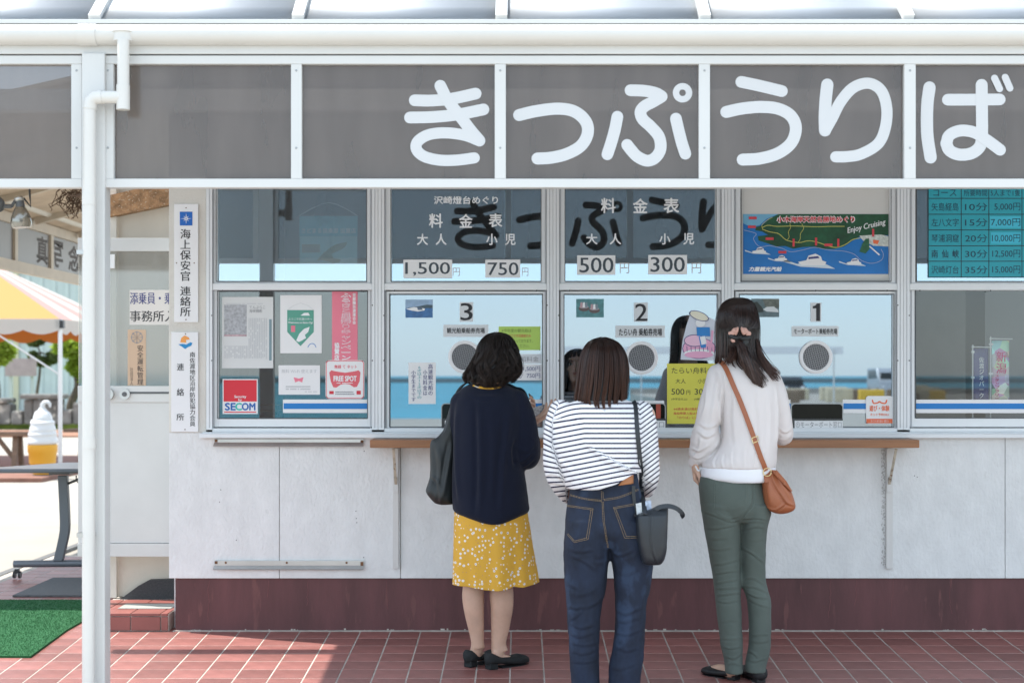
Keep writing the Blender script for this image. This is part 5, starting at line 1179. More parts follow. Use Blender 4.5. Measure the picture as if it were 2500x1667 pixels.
for i in range(22):
    x = 11.5+i*.78+rr.uniform(-.2, .2); y = -rr.uniform(82, 103); s_ = rr.uniform(.9, 1.5)
    m_ = (mat('pale_block', (.62, .55, .40), .8, var=.2), mat('yellow_block', (.75, .48, .06), .7), mat('brown_block', (.22, .16, .11), .8))[rr.choice((0, 0, 1, 2))]
    o = MB().box(x-s_*.6, x+s_*.6, y-.3, y+.3, -.384, -.384+s_*.62).build('wave_block', m_, bevel=.06)
    tag(o, 'harbour block standing in the long row on the pier', 'block', 'blocks in a row along the pier')
MB_ = tag(MB().box(QX, 160, -128.3, -127.6, -.384, .1).build('pier_kerb', MATS['quay_concrete']), 'low kerb at the end of the pier', kind='structure')
# far breakwater
tag(MB().box(-400, 500, -620, -612, -2.2, -.1).build('breakwater', mat('far_stone', (.25, .26, .26), .9)), 'long low breakwater on the horizon', kind='structure')
# ================================================================ PEOPLE
from mathutils.bvhtree import BVHTree
K1, K1b = Crop(1020, 780, 3.137), Crop(1020, 1200, 3.358)
K2, K2b = Crop(1300, 800, 3.4075), Crop(1320, 1160, 3.092)
K3, K3b = Crop(1640, 700, 2.703), Crop(1640, 1150, 3.033)
def KP(K, cx, cy, y): return P(*K(cx, cy), y)
def loft(mb, K, y, rows, N=36, sub=4, ex=2.3, ymul=1.0, shrink=1.0):
    """rows (crop_y, crop_x_left, crop_x_right, depth offset, half depth): closed tube whose outline follows the rows"""
    rows = smoothpts(rows, sub); o = len(mb.v)
    for cy, xl_, xr_, yo, th in rows:
        yy = y+yo; cx_ = X(K((xl_+xr_)/2, 0)[0], yy); hw = abs(X(K(xr_, 0)[0], yy)-X(K(xl_, 0)[0], yy))/2*shrink; z = Z(K(0, cy)[1], yy)
        for j in range(N):
            a = 2*math.pi*j/N; c, s = math.cos(a), math.sin(a)
            mb.v.append((cx_+hw*math.copysign(abs(c)**(2/ex), c), yy+th*shrink*math.copysign(abs(s)**(2/ex), s), z))
    n_ = len(rows)
    for i in range(n_-1):
        for j in range(N): mb.f.append((o+i*N+j, o+(i+1)*N+j, o+(i+1)*N+(j+1) % N, o+i*N+(j+1) % N))
    mb.f += [tuple(o+j for j in range(N)), tuple(o+(n_-1)*N+j for j in range(N-1, -1, -1))]
    return mb
def limb(mb, pts, rad, n=18, k=5):
    pp_ = smoothpts([tuple(p)+(r,) for p, r in zip(pts, rad)], k)
    mb.tube([p[:3] for p in pp_], [p[3] for p in pp_], n)
    for p in (pp_[0], pp_[-1]): mb.ell(p[:3], (p[3],)*3, nu=n, nv=8)
    return mb
def fuse(mbs, voxel, smooth=3, factor=.5):
    """one closed skin over all the pieces"""
    m = MB()
    for b in mbs: m.add(b.v, b.f)
    me = bpy.data.meshes.new('t'); me.from_pydata(m.v, [], m.f)
    bm = bmesh.new(); bm.from_mesh(me); bmesh.ops.recalc_face_normals(bm, faces=bm.faces); bm.to_mesh(me); bm.free()
    o = bpy.data.objects.new('t', me); COL.objects.link(o)
    r = o.modifiers.new('r', 'REMESH'); r.mode = 'VOXEL'; r.voxel_size = voxel
    if smooth: s = o.modifiers.new('s', 'SMOOTH'); s.iterations = smooth; s.factor = factor
    dg = bpy.context.evaluated_depsgraph_get(); out = bpy.data.meshes.new_from_object(o.evaluated_get(dg)); bpy.data.objects.remove(o)
    return out
def getco(me):
    v = np.zeros(len(me.vertices)*3); me.vertices.foreach_get('co', v); v = v.reshape(-1, 3)
    n_ = np.zeros(len(me.vertices)*3); me.vertices.foreach_get('normal', n_); return v, n_.reshape(-1, 3)
def tocrop(v, K):
    d = v[:, 1]-CY; px = VX+F*v[:, 0]/d; py = VY+F*(CZ-v[:, 2])/d
    return (px-K.ox)*K.k, (py-K.oy)*K.k
def crease(me, K, segs, noise_amp=0, noise_sc=9, seed=0, stretch=(1, 1, 1), scale=1.0):
    v, n_ = getco(me); x, y = tocrop(v, K); disp = np.zeros(len(v)); front = np.clip(-n_[:, 1]*1.6+.25, 0, 1)
    for pts, amp, w in segs:
        best = None; pts = [np.array(p, float) for p in (smoothpts(pts, 4) if len(pts) > 2 else pts)]
        L_ = sum(np.linalg.norm(b-a) for a, b in zip(pts, pts[1:])); acc = 0; D_ = np.full(len(v), 1e9); S_ = np.zeros(len(v)); T_ = np.zeros(len(v))
        for a, b in zip(pts, pts[1:]):
            d = b-a; l = np.linalg.norm(d)+1e-9; u = d/l; t = np.clip((x-a[0])*u[0]+(y-a[1])*u[1], 0, l)
            dx, dy = x-(a[0]+u[0]*t), y-(a[1]+u[1]*t); dd = np.hypot(dx, dy); s = dx*-u[1]+dy*u[0]; m_ = dd < D_
            D_[m_] = dd[m_]; S_[m_] = np.sign(s[m_])*dd[m_]; T_[m_] = (acc+t[m_])/L_; acc += l
        fade = np.clip(np.minimum(T_, 1-T_)*5+.15, 0, 1)*(D_ < 4*w)
        disp += amp*scale*fade*(np.exp(-(S_/w)**2)-.9*np.exp(-((S_-1.5*w)/(w*.9))**2))*front
    if noise_amp:
        sx, sy_, sz = stretch
        disp += np.array([noise.fractal(Vector((a*noise_sc*sx, b*noise_sc*sy_, c*noise_sc*sz+seed)), 1.0, 2.0, 3)*noise_amp for a, b, c in v])
    v = v+n_*disp[:, None]; me.vertices.foreach_set('co', v.ravel()); me.update()
def inpoly(x, y, poly):
    ins = np.zeros(len(x), bool); k = len(poly)
    for i in range(k):
        x1, y1 = poly[i]; x2, y2 = poly[(i+1) % k]
        c = ((y1 > y) != (y2 > y)) & (x < (x2-x1)*(y-y1)/((y2-y1) or 1e-9)+x1); ins ^= c
    return ins
def raise_poly(me, K, poly, amp):
    v, n_ = getco(me); x, y = tocrop(v, K); m_ = inpoly(x, y, poly) & (n_[:, 1] < .1); v[m_] += n_[m_]*amp; me.vertices.foreach_set('co', v.ravel()); me.update()
def put(name, me, m, parent, ang=None):
    me.name = name; me.materials.clear(); me.materials.append(m); setsmooth(me, True); me.update(); return link(name, me, parent)
def bvh(*mes):
    vs_, fs_ = [], []
    for me in mes:
        o = len(vs_); vs_ += [v.co.copy() for v in me.vertices]; fs_ += [tuple(i+o for i in p.vertices) for p in me.polygons]
    return BVHTree.FromPolygons(vs_, fs_)
CAMP = Vector((0, CY, CZ))
def cast(tree, K, cx, cy, y, off=.0015):
    px, py = K(cx, cy); d = Vector(((px-VX)/F, 1, -(py-VY)/F)).normalized(); h = tree.ray_cast(CAMP, d)
    if h[0] is None: return P(px, py, y), Vector((0, -1, 0))
    n_ = h[1] if h[1].dot(d) < 0 else -h[1]
    return h[0]+n_*off, n_
def stitches(tree, K, segs, y, m, parent, r=.0008, dash=8, gap=3):
    mb = MB()
    for pts in segs:
        pts = smoothpts(pts, 5) if len(pts) > 2 else [np.array(p, float) for p in pts]
        for a, b in zip(pts, pts[1:]):
            l = np.linalg.norm(b-a); n_ = max(1, int(l/(dash+gap)))
            for i in range(n_):
                p = a+(b-a)*i/n_; q = a+(b-a)*((i+.72)/n_); P0, _ = cast(tree, K, p[0], p[1], y); P1, _ = cast(tree, K, q[0], q[1], y)
                if abs(P0.y-P1.y) < .02: mb.tube([P0, P1], r, 5)
    o = mb.build('stitching', m, parent); o['kind'] = 'stuff'; return o
def ribbon(tree, K, pts, w, th, y, m, parent, name, off=.003, sm=6, k=6):
    pts = smoothpts(pts, k); C_ = [cast(tree, K, p[0], p[1], y, off)[0] for p in pts]
    for _ in range(sm):
        C_ = [C_[0]]+[(C_[i-1]+C_[i]*2+C_[i+1])/4 for i in range(1, len(C_)-1)]+[C_[-1]]
    mb = MB()
    for i, c in enumerate(C_):
        d = (C_[min(i+1, len(C_)-1)]-C_[max(i-1, 0)]).normalized(); nn = Vector((0, -1, 0)); nn = (nn-d*nn.dot(d)).normalized(); s = d.cross(nn)
        h = w/2
        mb.v += [tuple(c+s*h), tuple(c+s*h+nn*th), tuple(c-s*h+nn*th), tuple(c-s*h)]
    for i in range(len(C_)-1):
        for j in range(4): mb.f.append((i*4+j, i*4+(j+1) % 4, (i+1)*4+(j+1) % 4, (i+1)*4+j))
    k_ = len(mb.v); mb.f += [(3, 2, 1, 0), (k_-4, k_-3, k_-2, k_-1)]
    return mb.build(name, m, parent, smooth=40)
# ---- head
def frame(fwd, up=(0, 0, 1)):
    f = Vector(fwd).normalized(); r = f.cross(Vector(up)).normalized(); u = r.cross(f); return Matrix((r, f, u)).transposed()
def head_blobs(c, fwd, s=1.0):
    q = frame(fwd); m = MB(); c = Vector(c)
    def e(p, r, **k): m.ell(c+q @ (Vector(p)*s), [a*s for a in r], rot=q, nu=20, nv=14)
    e((0, -.012, .028), (.074, .092, .083)); e((0, .018, -.018), (.063, .068, .086)); e((0, .034, -.060), (.044, .048, .040)); e((0, .064, -.082), (.020, .018, .016))
    e((0, .086, -.040), (.022, .010, .007)); e((0, .084, -.051), (.019, .010, .007)); e((0, .078, .040), (.045, .014, .012)); e((.034, .062, -.018), (.024, .020, .022)); e((-.034, .062, -.018), (.024, .020, .022))
    e((.074, -.004, -.006), (.008, .018, .030)); e((-.074, -.004, -.006), (.008, .018, .030)); e((0, .096, -.020), (.014, .013, .009))
    m.tube([c+q @ (Vector(p)*s) for p in ((0, .080, .020), (0, .090, .000), (0, .100, -.016))], [.007*s, .008*s, .011*s], 10)
    return m, q
def face_parts(parent, c, q, s=1.0, skin=None):
    c = Vector(c); T = lambda p: c+q @ (Vector(p)*s)
    for sx in (-1, 1):
        e = MB(); e.ell(T((sx*.030, .074, .008)), (.013*s, .008*s, .0065*s), rot=q, nu=14, nv=8); e.build('eye', mat('eye_white', (.70, .68, .66), .3), parent, smooth=True)
        e = MB(); e.ell(T((sx*.030, .0795, .008)), (.0058*s, .004*s, .0058*s), rot=q, nu=12, nv=8); e.build('iris', mat('iris_dark', (.02, .012, .01), .2), parent, smooth=True)
        e = MB(); e.tube([T((sx*.014, .082, .027)), T((sx*.030, .084, .032)), T((sx*.045, .074, .027))], [.0022, .003, .0015], 6); e.build('eyebrow', mat('brow', (.03, .02, .016), .8), parent)
        e = MB(); e.tube([T((sx*.016, .083, .013)), T((sx*.030, .084, .0165)), T((sx*.044, .074, .011))], [.001, .0016, .001], 5); e.build('eyelash', MATS['brow'], parent)
    e = MB(); e.ell(T((0, .091, -.041)), (.019*s, .006*s, .0035*s), rot=q); e.ell(T((0, .089, -.049)), (.016*s, .006*s, .0040*s), rot=q); e.build('lips', mat('lips', (.50, .17, .15), .4), parent, smooth=True)
# ---- hand: palm from four metacarpals, five separate fingers with bends
def hand(w, d, n_, side=1, curl=(35, 40, 30), thumb=35, s=.92, spread=5, pinch=None):
    w, d, n_ = Vector(w), Vector(d).normalized(), Vector(n_).normalized(); n_ = (n_-d*n_.dot(d)).normalized(); t = d.cross(n_)*side
    parts = [MB()]
    m = parts[0]
    lens = ((.040, .024, .019), (.044, .028, .021), (.041, .026, .020), (.032, .020, .017)); offs = (.028, .009, -.010, -.027); met = (.082, .084, .080, .073)
    for i in range(4):
        kn = w+(d*met[i]+t*offs[i])*s; m.tube([w+t*offs[i]*.55*s, w.lerp(kn, .5)+n_*-.002, kn], [.013*s, .0125*s, .0105*s], 10); m.ell(kn, (.0105*s,)*3, nu=10, nv=8)
        dirv = (d+t*math.tan(R(spread))*((1.5-i)/1.5)*.8).normalized(); ang = 0; p = kn
        pts = [kn]; cu = [c*(1+.12*(i-1)) for c in curl]
        for L_, a in zip(lens[i], cu):
            ang += R(a); dv = dirv*math.cos(ang)+n_*math.sin(ang); p = p+dv*L_*s; pts.append(p)
        m.tube(pts, [.0092*s, .0086*s, .0078*s, .0064*s], 10)
        for p_, r_ in zip(pts[1:], (.0090, .0080, .0064)): m.ell(p_, (r_*s,)*3, nu=10, nv=8)
    m.ell(w+d*.04*s, (.034*s, .034*s, .013*s), rot=Matrix((t, d, n_)).transposed(), nu=16, nv=10)
    a = R(thumb); td = (d*math.cos(a)+t*math.sin(a)).normalized(); b0 = w+(t*.018+d*.014+n_*.006)*s; b1 = b0+(td*.040+n_*.010)*s; b2 = b1+(td*.028+d*.006+n_*.010)*s; b3 = b2+(td*.012+d*.014+n_*.004)*s
    m.tube([b0, b1, b2, b3], [.014*s, .0112*s, .0095*s, .0072*s], 10)
    for p_, r_ in ((b1, .0112), (b2, .0095), (b3, .0072)): m.ell(p_, (r_*s,)*3, nu=10, nv=8)
    m.tube([w-d*.03*s, w+d*.012*s], [.024*s, .024*s], 14)
    me = fuse(parts, .0028, 2, .5); return me
def join(me_list, mb_list=()):
    m = MB()
    for me in me_list: m.add([v.co for v in me.vertices], [tuple(p.vertices) for p in me.polygons])
    me = bpy.data.meshes.new('body'); me.from_pydata(m.v, [], m.f); me.update(); return me

# ---- hair
def hairmat(name, dark, tip, rough=.36):
    m = bpy.data.materials.new(name); m.use_nodes = True; t = m.node_tree; N, L = t.nodes.new, t.links.new; b = t.nodes['Principled BSDF']
    at_ = N('ShaderNodeAttribute'); at_.attribute_name = 'hair'; sp = N('ShaderNodeSeparateColor'); L(at_.outputs['Color'], sp.inputs[0])
    mx = N('ShaderNodeMix'); mx.data_type = 'RGBA'; mx.inputs[6].default_value = tuple(dark)+(1,); mx.inputs[7].default_value = tuple(tip)+(1,); L(sp.outputs[0], mx.inputs[0])
    hs = N('ShaderNodeHueSaturation'); mr = N('ShaderNodeMapRange'); mr.inputs[3].default_value = .35; mr.inputs[4].default_value = 1.9; L(sp.outputs[1], mr.inputs[0]); L(mr.outputs[0], hs.inputs['Value']); L(mx.outputs[2], hs.inputs['Color']); L(hs.outputs[0], b.inputs['Base Color'])
    b.inputs['Roughness'].default_value = rough; b.inputs['Specular IOR Level'].default_value = .32; b.inputs['Anisotropic'].default_value = .5; MATS[name] = m; return m
class Hair:
    def __init__(s, seed): s.v, s.f, s.c, s.rr = [], [], [], random.Random(seed)
    def strand(s, pts, r=.0013, tone=None, t0=0, t1=1):
        k = len(pts); o = len(s.v); tone = s.rr.random() if tone is None else tone
        for i, p in enumerate(pts):
            d = (pts[min(i+1, k-1)]-pts[max(i-1, 0)]); d = d.normalized() if d.length > 1e-9 else Vector((0, 0, -1))
            u = d.cross(Vector((0, -1, 0))); u = u.normalized() if u.length > 1e-6 else Vector((1, 0, 0)); w = d.cross(u); t = i/(k-1); rr_ = r*(1.15-.75*t**3)
            for a in (0, 2.094, 4.189): s.v.append(tuple(p+u*math.cos(a)*rr_+w*math.sin(a)*rr_)); s.c.append((t0+(t1-t0)*t, tone, 0, 1))
        for i in range(k-1):
            for j in range(3): s.f.append((o+i*3+j, o+i*3+(j+1) % 3, o+(i+1)*3+(j+1) % 3, o+(i+1)*3+j))
    def add(s, v, f, val=(0, .3, 0, 1)): o = len(s.v); s.v += [tuple(q) for q in v]; s.f += [tuple(i+o for i in g) for g in f]; s.c += [val]*len(v)
    def build(s, m, parent, name='hair'):
        me = bpy.data.meshes.new(name); me.from_pydata(s.v, [], s.f); a = me.color_attributes.new('hair', 'FLOAT_COLOR', 'POINT'); a.data.foreach_set('color', np.array(s.c, 'f').ravel())
        me.materials.append(m); setsmooth(me, True); me.update(); return link(name, me, parent)
class Surf:
    """surface described by rows (crop_y, xl, xr, depth offset, half depth)"""
    def __init__(s, K, y, rows): s.K, s.y = K, y; s.r = np.array(smoothpts(rows, 6))
    def at(s, th, cy, r=1.0, dx=0, dy=0):
        a = [np.interp(cy, s.r[:, 0], s.r[:, j]) for j in (1, 2, 3, 4)]; yy = s.y+a[2]; c, q = math.cos(th), math.sin(th)
        cx = (a[0]+a[1])/2+(a[1]-a[0])/2*r*c+dx; return Vector((X(s.K(cx, 0)[0], yy), yy+a[3]*r*q+dy, Z(s.K(0, cy)[1], yy)))
    def x(s, th, cy): a = [np.interp(cy, s.r[:, 0], s.r[:, j]) for j in (1, 2)]; return (a[0]+a[1])/2+(a[1]-a[0])/2*math.cos(th)
def comb(h, S, n_, end, top, wave=0, wf=3, clump=14, open_=(40, 140, None), back=None, rj=.05, flip=0, r=.0014, tipcol=1.0, th_off=0, npt=16):
    """n_ strands lying on surface S from its crown to end(x); leaves the face open"""
    rr = h.rr; cl = [(rr.uniform(0, 2*math.pi), rr.uniform(-1, 1), rr.uniform(-1, 1), rr.random()) for _ in range(clump*6)]
    for i in range(n_):
        th = rr.uniform(0, 2*math.pi); deg = math.degrees(th); ci = min(cl, key=lambda c: abs((c[0]-th+math.pi) % (2*math.pi)-math.pi))
        e = end(S.x(th, S.r[-1, 0]*.8)) + ci[1]*14*(S.K.k/3)+rr.uniform(-10, 10)
        if open_[2] is not None and open_[0] < deg < open_[1]: e = open_[2]+rr.uniform(-8, 8)
        tp_ = top if back is None or not (math.pi*1.08 < th < math.pi*1.92) else back+rr.uniform(-25, 25)
        ra = 1+rr.uniform(-rj, rj*.5)+(rr.uniform(.02, .09) if rr.random() < .03 else 0); pts = []; ph = ci[2]*3+rr.uniform(-.25, .25)
        for k in range(npt):
            t = k/(npt-1); cy = tp_+(e-tp_)*(t**1.25 if k else 0)
            w_ = wave*t**1.5*math.sin(wf*t*6.28*.5+ph); pull = ((ci[0]-th+math.pi) % (2*math.pi)-math.pi)*.65*t**1.6
            pts.append(S.at(th+w_*.12+pull, cy, ra*(1+w_*.05+flip*max(0, t-.8)*ci[2]), dx=w_*3))
        h.strand(pts, r*.8*rr.uniform(.7, 1.2), tone=.38+.22*ci[3]+rr.uniform(-.34, .34), t0=0, t1=tipcol*rr.uniform(.6, 1.2))
def shell(h, S, r, y1, y0=None, N=30, M=24, open_=None):
    y0 = S.r[0, 0] if y0 is None else y0; o = []; v = []; f = []
    for i in range(M):
        cy = y0+(y1-y0)*(i/(M-1))
        for j in range(N): v.append(tuple(S.at(2*math.pi*j/N, cy, r)))
    for i in range(M-1):
        cy = y0+(y1-y0)*((i+.5)/(M-1))
        for j in range(N):
            deg = 360*(j+.5)/N
            if open_ and open_[0] < deg < open_[1] and cy > open_[2]: continue
            f.append((i*N+j, (i+1)*N+j, (i+1)*N+(j+1) % N, i*N+(j+1) % N))
    h.add(v, f)

def person(label, K, xx, y): 
    return thing('person', label, 'person', (X(K(xx, 0)[0], y), y, gz(y)), 'women queueing at the ticket windows')
def attr_float(me, name, vals):
    a = me.attributes.new(name, 'FLOAT', 'POINT'); a.data.foreach_set('value', np.array(vals, 'f'))
def shoe(parent, heel, toe, w=.040, h=.055, heelh=.022, m=None, open0=.22, open1=.72, bow=False):
    """low pump from heel point to toe point on the floor; open top over the instep"""
    heel, toe = Vector(heel), Vector(toe); d = toe-heel; L_ = d.length; d.normalize(); s = Vector((-d.y, d.x, 0)).normalized(); up = Vector((0, 0, 1)); N, M = 24, 22; mb = MB()
    outer, inner = [], []
    for i in range(M+1):
        t = i/M; ww = w*np.interp(t, [0, .06, .25, .45, .68, .85, .95, 1], [.45, .86, .96, .84, 1.02, .88, .56, .16]); base = heelh*np.interp(t, [0, .25, .6, .75, 1], [1, .9, .25, .0, .12])
        tp_ = h*np.interp(t, [0, .1, .25, .5, .68, .75, .9, 1], [1.35, 1.22, .88, .72, .72, .80, .62, .34])
        for j in range(N):
            a = 2*math.pi*j/N; c, q = math.cos(a), math.sin(a); z = base+(tp_-base)*(.5+.5*math.copysign(abs(q)**.7, q)); p = heel+d*(t*L_)+s*ww*math.copysign(abs(c)**.8, c)+up*z; mb.v.append(tuple(p))
    for i in range(M):
        for j in range(N): mb.f.append((i*N+j, (i+1)*N+j, (i+1)*N+(j+1) % N, i*N+(j+1) % N))
    mb.f += [tuple(range(N)), tuple(M*N+j for j in range(N-1, -1, -1))]
    o = mb.build('shoe', m, parent, smooth=True)
    hb = MB().prism([tuple((heel+d*a+s*b)[:2]) for a, b in ((.006, -.020), (.006, .020), (.045, .024), (.050, 0), (.045, -.024))], heel.z+.0005, heel.z+heelh+.006); hb.build('heel', m, o, bevel=.003)
    so = MB(); pts = []
    for t in np.linspace(.3, 1, 12): ww = w*np.interp(t, [0, .25, .45, .68, .85, .95, 1], [.6, .7, .68, 1.0, .86, .52, .14])*.97; pts.append((t, ww))
    so.prism([tuple((heel+d*(t*L_)+s*ww)[:2]) for t, ww in pts]+[tuple((heel+d*(t*L_)-s*ww)[:2]) for t, ww in pts[::-1]], heel.z+.0006, heel.z+.006); so.build('sole', m, o)
    if bow:
        c = heel+d*(L_*.80)+up*h*.62
        for sg in (-1, 1): MB().ell(c+s*sg*.012, (.014, .008, .006)).build('shoe_bow', m, o, smooth=True)
    return o
def foot(mb, heel, toe, ankle, h=.05):
    heel, toe, ankle = Vector(heel), Vector(toe), Vector(ankle); d = (toe-heel).normalized()
    limb(mb, [ankle, ankle.lerp(heel+d*.06, .55)+Vector((0, 0, .006)), heel+d*.10+Vector((0, 0, .032)), heel+d*.155+Vector((0, 0, .022))], [.029, .026, .021, .013]); mb.ell(heel+d*.036+Vector((0, 0, .044)), (.022, .022, .026))

# ---------------------------------------------------------------- PERSON 1: navy sweater, yellow skirt
y1 = -.74; sk = person('woman in navy sweater and yellow floral skirt with a wavy black bob', K1, 560, y1)
def clothmat(name, col, rough=.85, wv=0, **k): return mat(name, col, rough, sheen=.25, **k)
NAVY = clothmat('navy_knit', (.0055, .0085, .022), .9, bump=.35, bscale=420, stretch=(1, 1, .35), spec=.25)
hc = KP(K1, 615, 285, y1+.045); fw = (.55, .80, -.32); hb, q1 = head_blobs(hc, fw, .96)
leg = MB()
loft(leg, K1b, y1, [(400, 340, 545, .01, .065), (600, 352, 548, .0, .062), (750, 368, 545, 0, .056), (850, 363, 545, -.004, .056), (950, 374, 543, -.004, .053), (1050, 395, 543, 0, .045), (1150, 420, 543, .004, .037), (1230, 436, 543, .006, .034), (1275, 441, 552, .010, .036)], ex=2.05)
loft(leg, K1b, y1, [(400, 600, 800, .01, .065), (600, 598, 798, .0, .062), (760, 596, 782, 0, .056), (850, 588, 785, -.006, .056), (950, 596, 782, -.006, .053), (1050, 599, 765, 0, .045), (1150, 601, 745, .004, .037), (1240, 602, 725, .006, .034), (1300, 600, 742, .008, .036)], ex=2.05)
gz1 = lambda x, y: Vector((x, y, gz(y)))
hl1, tl1 = gz1(X(K1b(402, 0)[0], y1), y1+.02), gz1(X(K1b(402, 0)[0], y1)+.15, y1+.20)
hr1, tr1 = gz1(X(K1b(566, 0)[0], y1), y1-.045), gz1(X(K1b(900, 0)[0], y1)+.004, y1+.10)
hl1.y = y1-.01
foot(leg, hl1, tl1, KP(K1b, 492, 1240, y1+.004)); foot(leg, hr1, tr1, KP(K1b, 664, 1255, y1+.004))
tor = MB(); loft(tor, K1, y1, [(505, 440, 620, .02, .05), (560, 340, 740, .01, .07), (640, 310, 780, .0, .09), (900, 320, 790, .0, .10), (1200, 310, 790, 0, .11), (1500, 300, 800, 0, .12), (1700, 320, 800, 0, .11)], shrink=.92)
nk = MB(); limb(nk, [KP(K1, 530, 560, y1+.02), KP(K1, 565, 430, y1+.03), KP(K1, 600, 330, y1+.035)], [.060, .052, .054])
wr1 = KP(K1, 862, 800, y1+.17); el1 = KP(K1, 838, 1050, y1-.01)
arm = MB(); limb(arm, [KP(K1, 770, 640, y1), KP(K1, 815, 850, y1-.01), el1, KP(K1, 855, 920, y1+.10), wr1], [.045, .040, .034, .030, .024])
arm2 = MB(); limb(arm2, [KP(K1, 340, 640, y1), KP(K1, 345, 900, y1+.02), KP(K1, 360, 1040, y1+.06), KP(K1, 560, 900, y1+.22), KP(K1, 760, 790, y1+.30)], [.045, .040, .034, .030, .024])
hd1 = hand(wr1, Vector((.80, .25, .50)), Vector((-.35, -.25, .9)), side=1, curl=(14, 16, 14), thumb=38, s=.92)
hd1b = hand(KP(K1, 765, 785, y1+.30), Vector((.75, .1, .55)), Vector((-.1, -.6, .6)), side=-1, curl=(35, 40, 30), thumb=40, s=.9)
body1 = join([fuse([leg, tor, nk, arm, arm2, hb], .0055, 3), hd1, hd1b]); put('body', body1, SKIN, sk); face_parts(sk, hc, q1, .96)
sweater = MB()
loft(sweater, K1, y1, [(492, 400, 650, .02, .055), (520, 345, 720, .015, .075), (560, 305, 765, .01, .09), (610, 282, 792, .0, .105), (700, 276, 806, -.005, .122), (900, 270, 815, -.01, .135), (1100, 262, 812, -.01, .14), (1250, 257, 832, -.01, .145), (1400, 262, 852, -.01, .15), (1462, 275, 856, -.01, .150), (1505, 345, 800, -.01, .150), (1535, 440, 720, -.01, .150), (1546, 520, 660, -.01, .150)], N=56, ex=2.2)
limb(sweater, [KP(K1, 762, 625, y1), KP(K1, 800, 760, y1-.01), KP(K1, 822, 930, y1-.03), KP(K1, 826, 1045, y1-.02), KP(K1, 850, 1010, y1+.05), KP(K1, 868, 935, y1+.10), KP(K1, 864, 892, y1+.13)], [.050, .058, .062, .060, .054, .042, .033])
limb(sweater, [KP(K1, 340, 640, y1), KP(K1, 345, 900, y1+.02), KP(K1, 370, 1040, y1+.06), KP(K1, 560, 920, y1+.2)], [.055, .058, .055, .045])
sw1 = fuse([sweater], .0065, 4)
crease(sw1, K1, [(((470, 620), (478, 900), (480, 1200), (470, 1500)), .009, 24), (((300, 640), (292, 900), (300, 1200), (320, 1400)), .008, 20), (((700, 720), (680, 900), (650, 1150), (640, 1450)), .008, 24), (((720, 1130), (705, 1000), (730, 900)), .006, 18),
    (((730, 1060), (800, 1090), (880, 1010)), .005, 14), (((740, 1110), (820, 1120), (890, 1060)), .004, 12), (((760, 980), (830, 1010), (895, 960)), .0035, 13), (((560, 700), (575, 1000), (560, 1400)), .003, 24), (((840, 890), (870, 905), (895, 935)), .003, 9),
    (((380, 540), (450, 590), (600, 590)), .0025, 14)], .0022, 9, 3)
put('sweater', sw1, NAVY, sk)
SKT = bpy.data.materials.new('floral_fabric'); SKT.use_nodes = True; t = SKT.node_tree; N, L = t.nodes.new, t.links.new; b = t.nodes['Principled BSDF']; b.inputs['Roughness'].default_value = .75
at_ = N('ShaderNodeAttribute'); at_.attribute_name = 'wrap'; vo = N('ShaderNodeTexVoronoi'); vo.inputs['Scale'].default_value = 54; vo.inputs['Randomness'].default_value = .68; L(at_.outputs['Vector'], vo.inputs['Vector'])
nz = N('ShaderNodeTexNoise'); nz.inputs['Scale'].default_value = 230; L(at_.outputs['Vector'], nz.inputs['Vector'])
ad = N('ShaderNodeMath'); ad.operation = 'MULTIPLY_ADD'; ad.inputs[1].default_value = .10; L(nz.outputs['Fac'], ad.inputs[0]); L(vo.outputs['Distance'], ad.inputs[2])
rp = N('ShaderNodeValToRGB'); e = rp.color_ramp; e.elements[0].position = 0; e.elements[0].color = (.03, .03, .04, 1); e.elements[1].position = 1; e.elements[1].color = (.66, .36, .035, 1)
for ps, cl in ((.13, (.04, .04, .05, 1)), (.16, (.78, .74, .68, 1)), (.345, (.78, .74, .68, 1)), (.37, (.66, .36, .035, 1))): z_ = e.elements.new(ps); z_.color = cl
L(ad.outputs[0], rp.inputs[0])
v2 = N('ShaderNodeTexVoronoi'); v2.inputs['Scale'].default_value = 95; L(at_.outputs['Vector'], v2.inputs['Vector'])
r2 = N('ShaderNodeValToRGB'); r2.color_ramp.elements[0].position = .16; r2.color_ramp.elements[0].color = (1, 1, 1, 1); r2.color_ramp.elements[1].position = .2; r2.color_ramp.elements[1].color = (0, 0, 0, 1); L(v2.outputs['Distance'], r2.inputs[0])
hs_ = N('ShaderNodeSeparateColor'); L(v2.outputs['Color'], hs_.inputs[0]); gt = N('ShaderNodeMath'); gt.operation = 'GREATER_THAN'; gt.inputs[1].default_value = .55; L(hs_.outputs[0], gt.inputs[0]); mu_ = N('ShaderNodeMath'); mu_.operation = 'MULTIPLY'; L(gt.outputs[0], mu_.inputs[0]); L(r2.outputs[0], mu_.inputs[1])
mx = N('ShaderNodeMix'); mx.data_type = 'RGBA'; L(mu_.outputs[0], mx.inputs[0]); L(rp.outputs[0], mx.inputs[6]); mx.inputs[7].default_value = (.42, .22, .16, 1); L(mx.outputs[2], b.inputs['Base Color'])
skm = MB(); hemb = lambda x: np.interp(x, [277, 360, 480, 560, 640, 730, 790, 900, 975], [718, 738, 748, 772, 782, 775, 748, 757, 738])
loft(skm, K1b, y1, [(60, 320, 885, 0, .13), (160, 300, 900, 0, .135), (300, 291, 919, 0, .135), (450, 284, 935, 0, .135), (600, 280, 955, 0, .135), (700, 278, 968, 0, .135), (755, 277, 974, 0, .135)], N=96, sub=8, ex=2.2)
me = bpy.data.meshes.new('skirt'); me.from_pydata(skm.v, [], skm.f[:-1]); me.update()
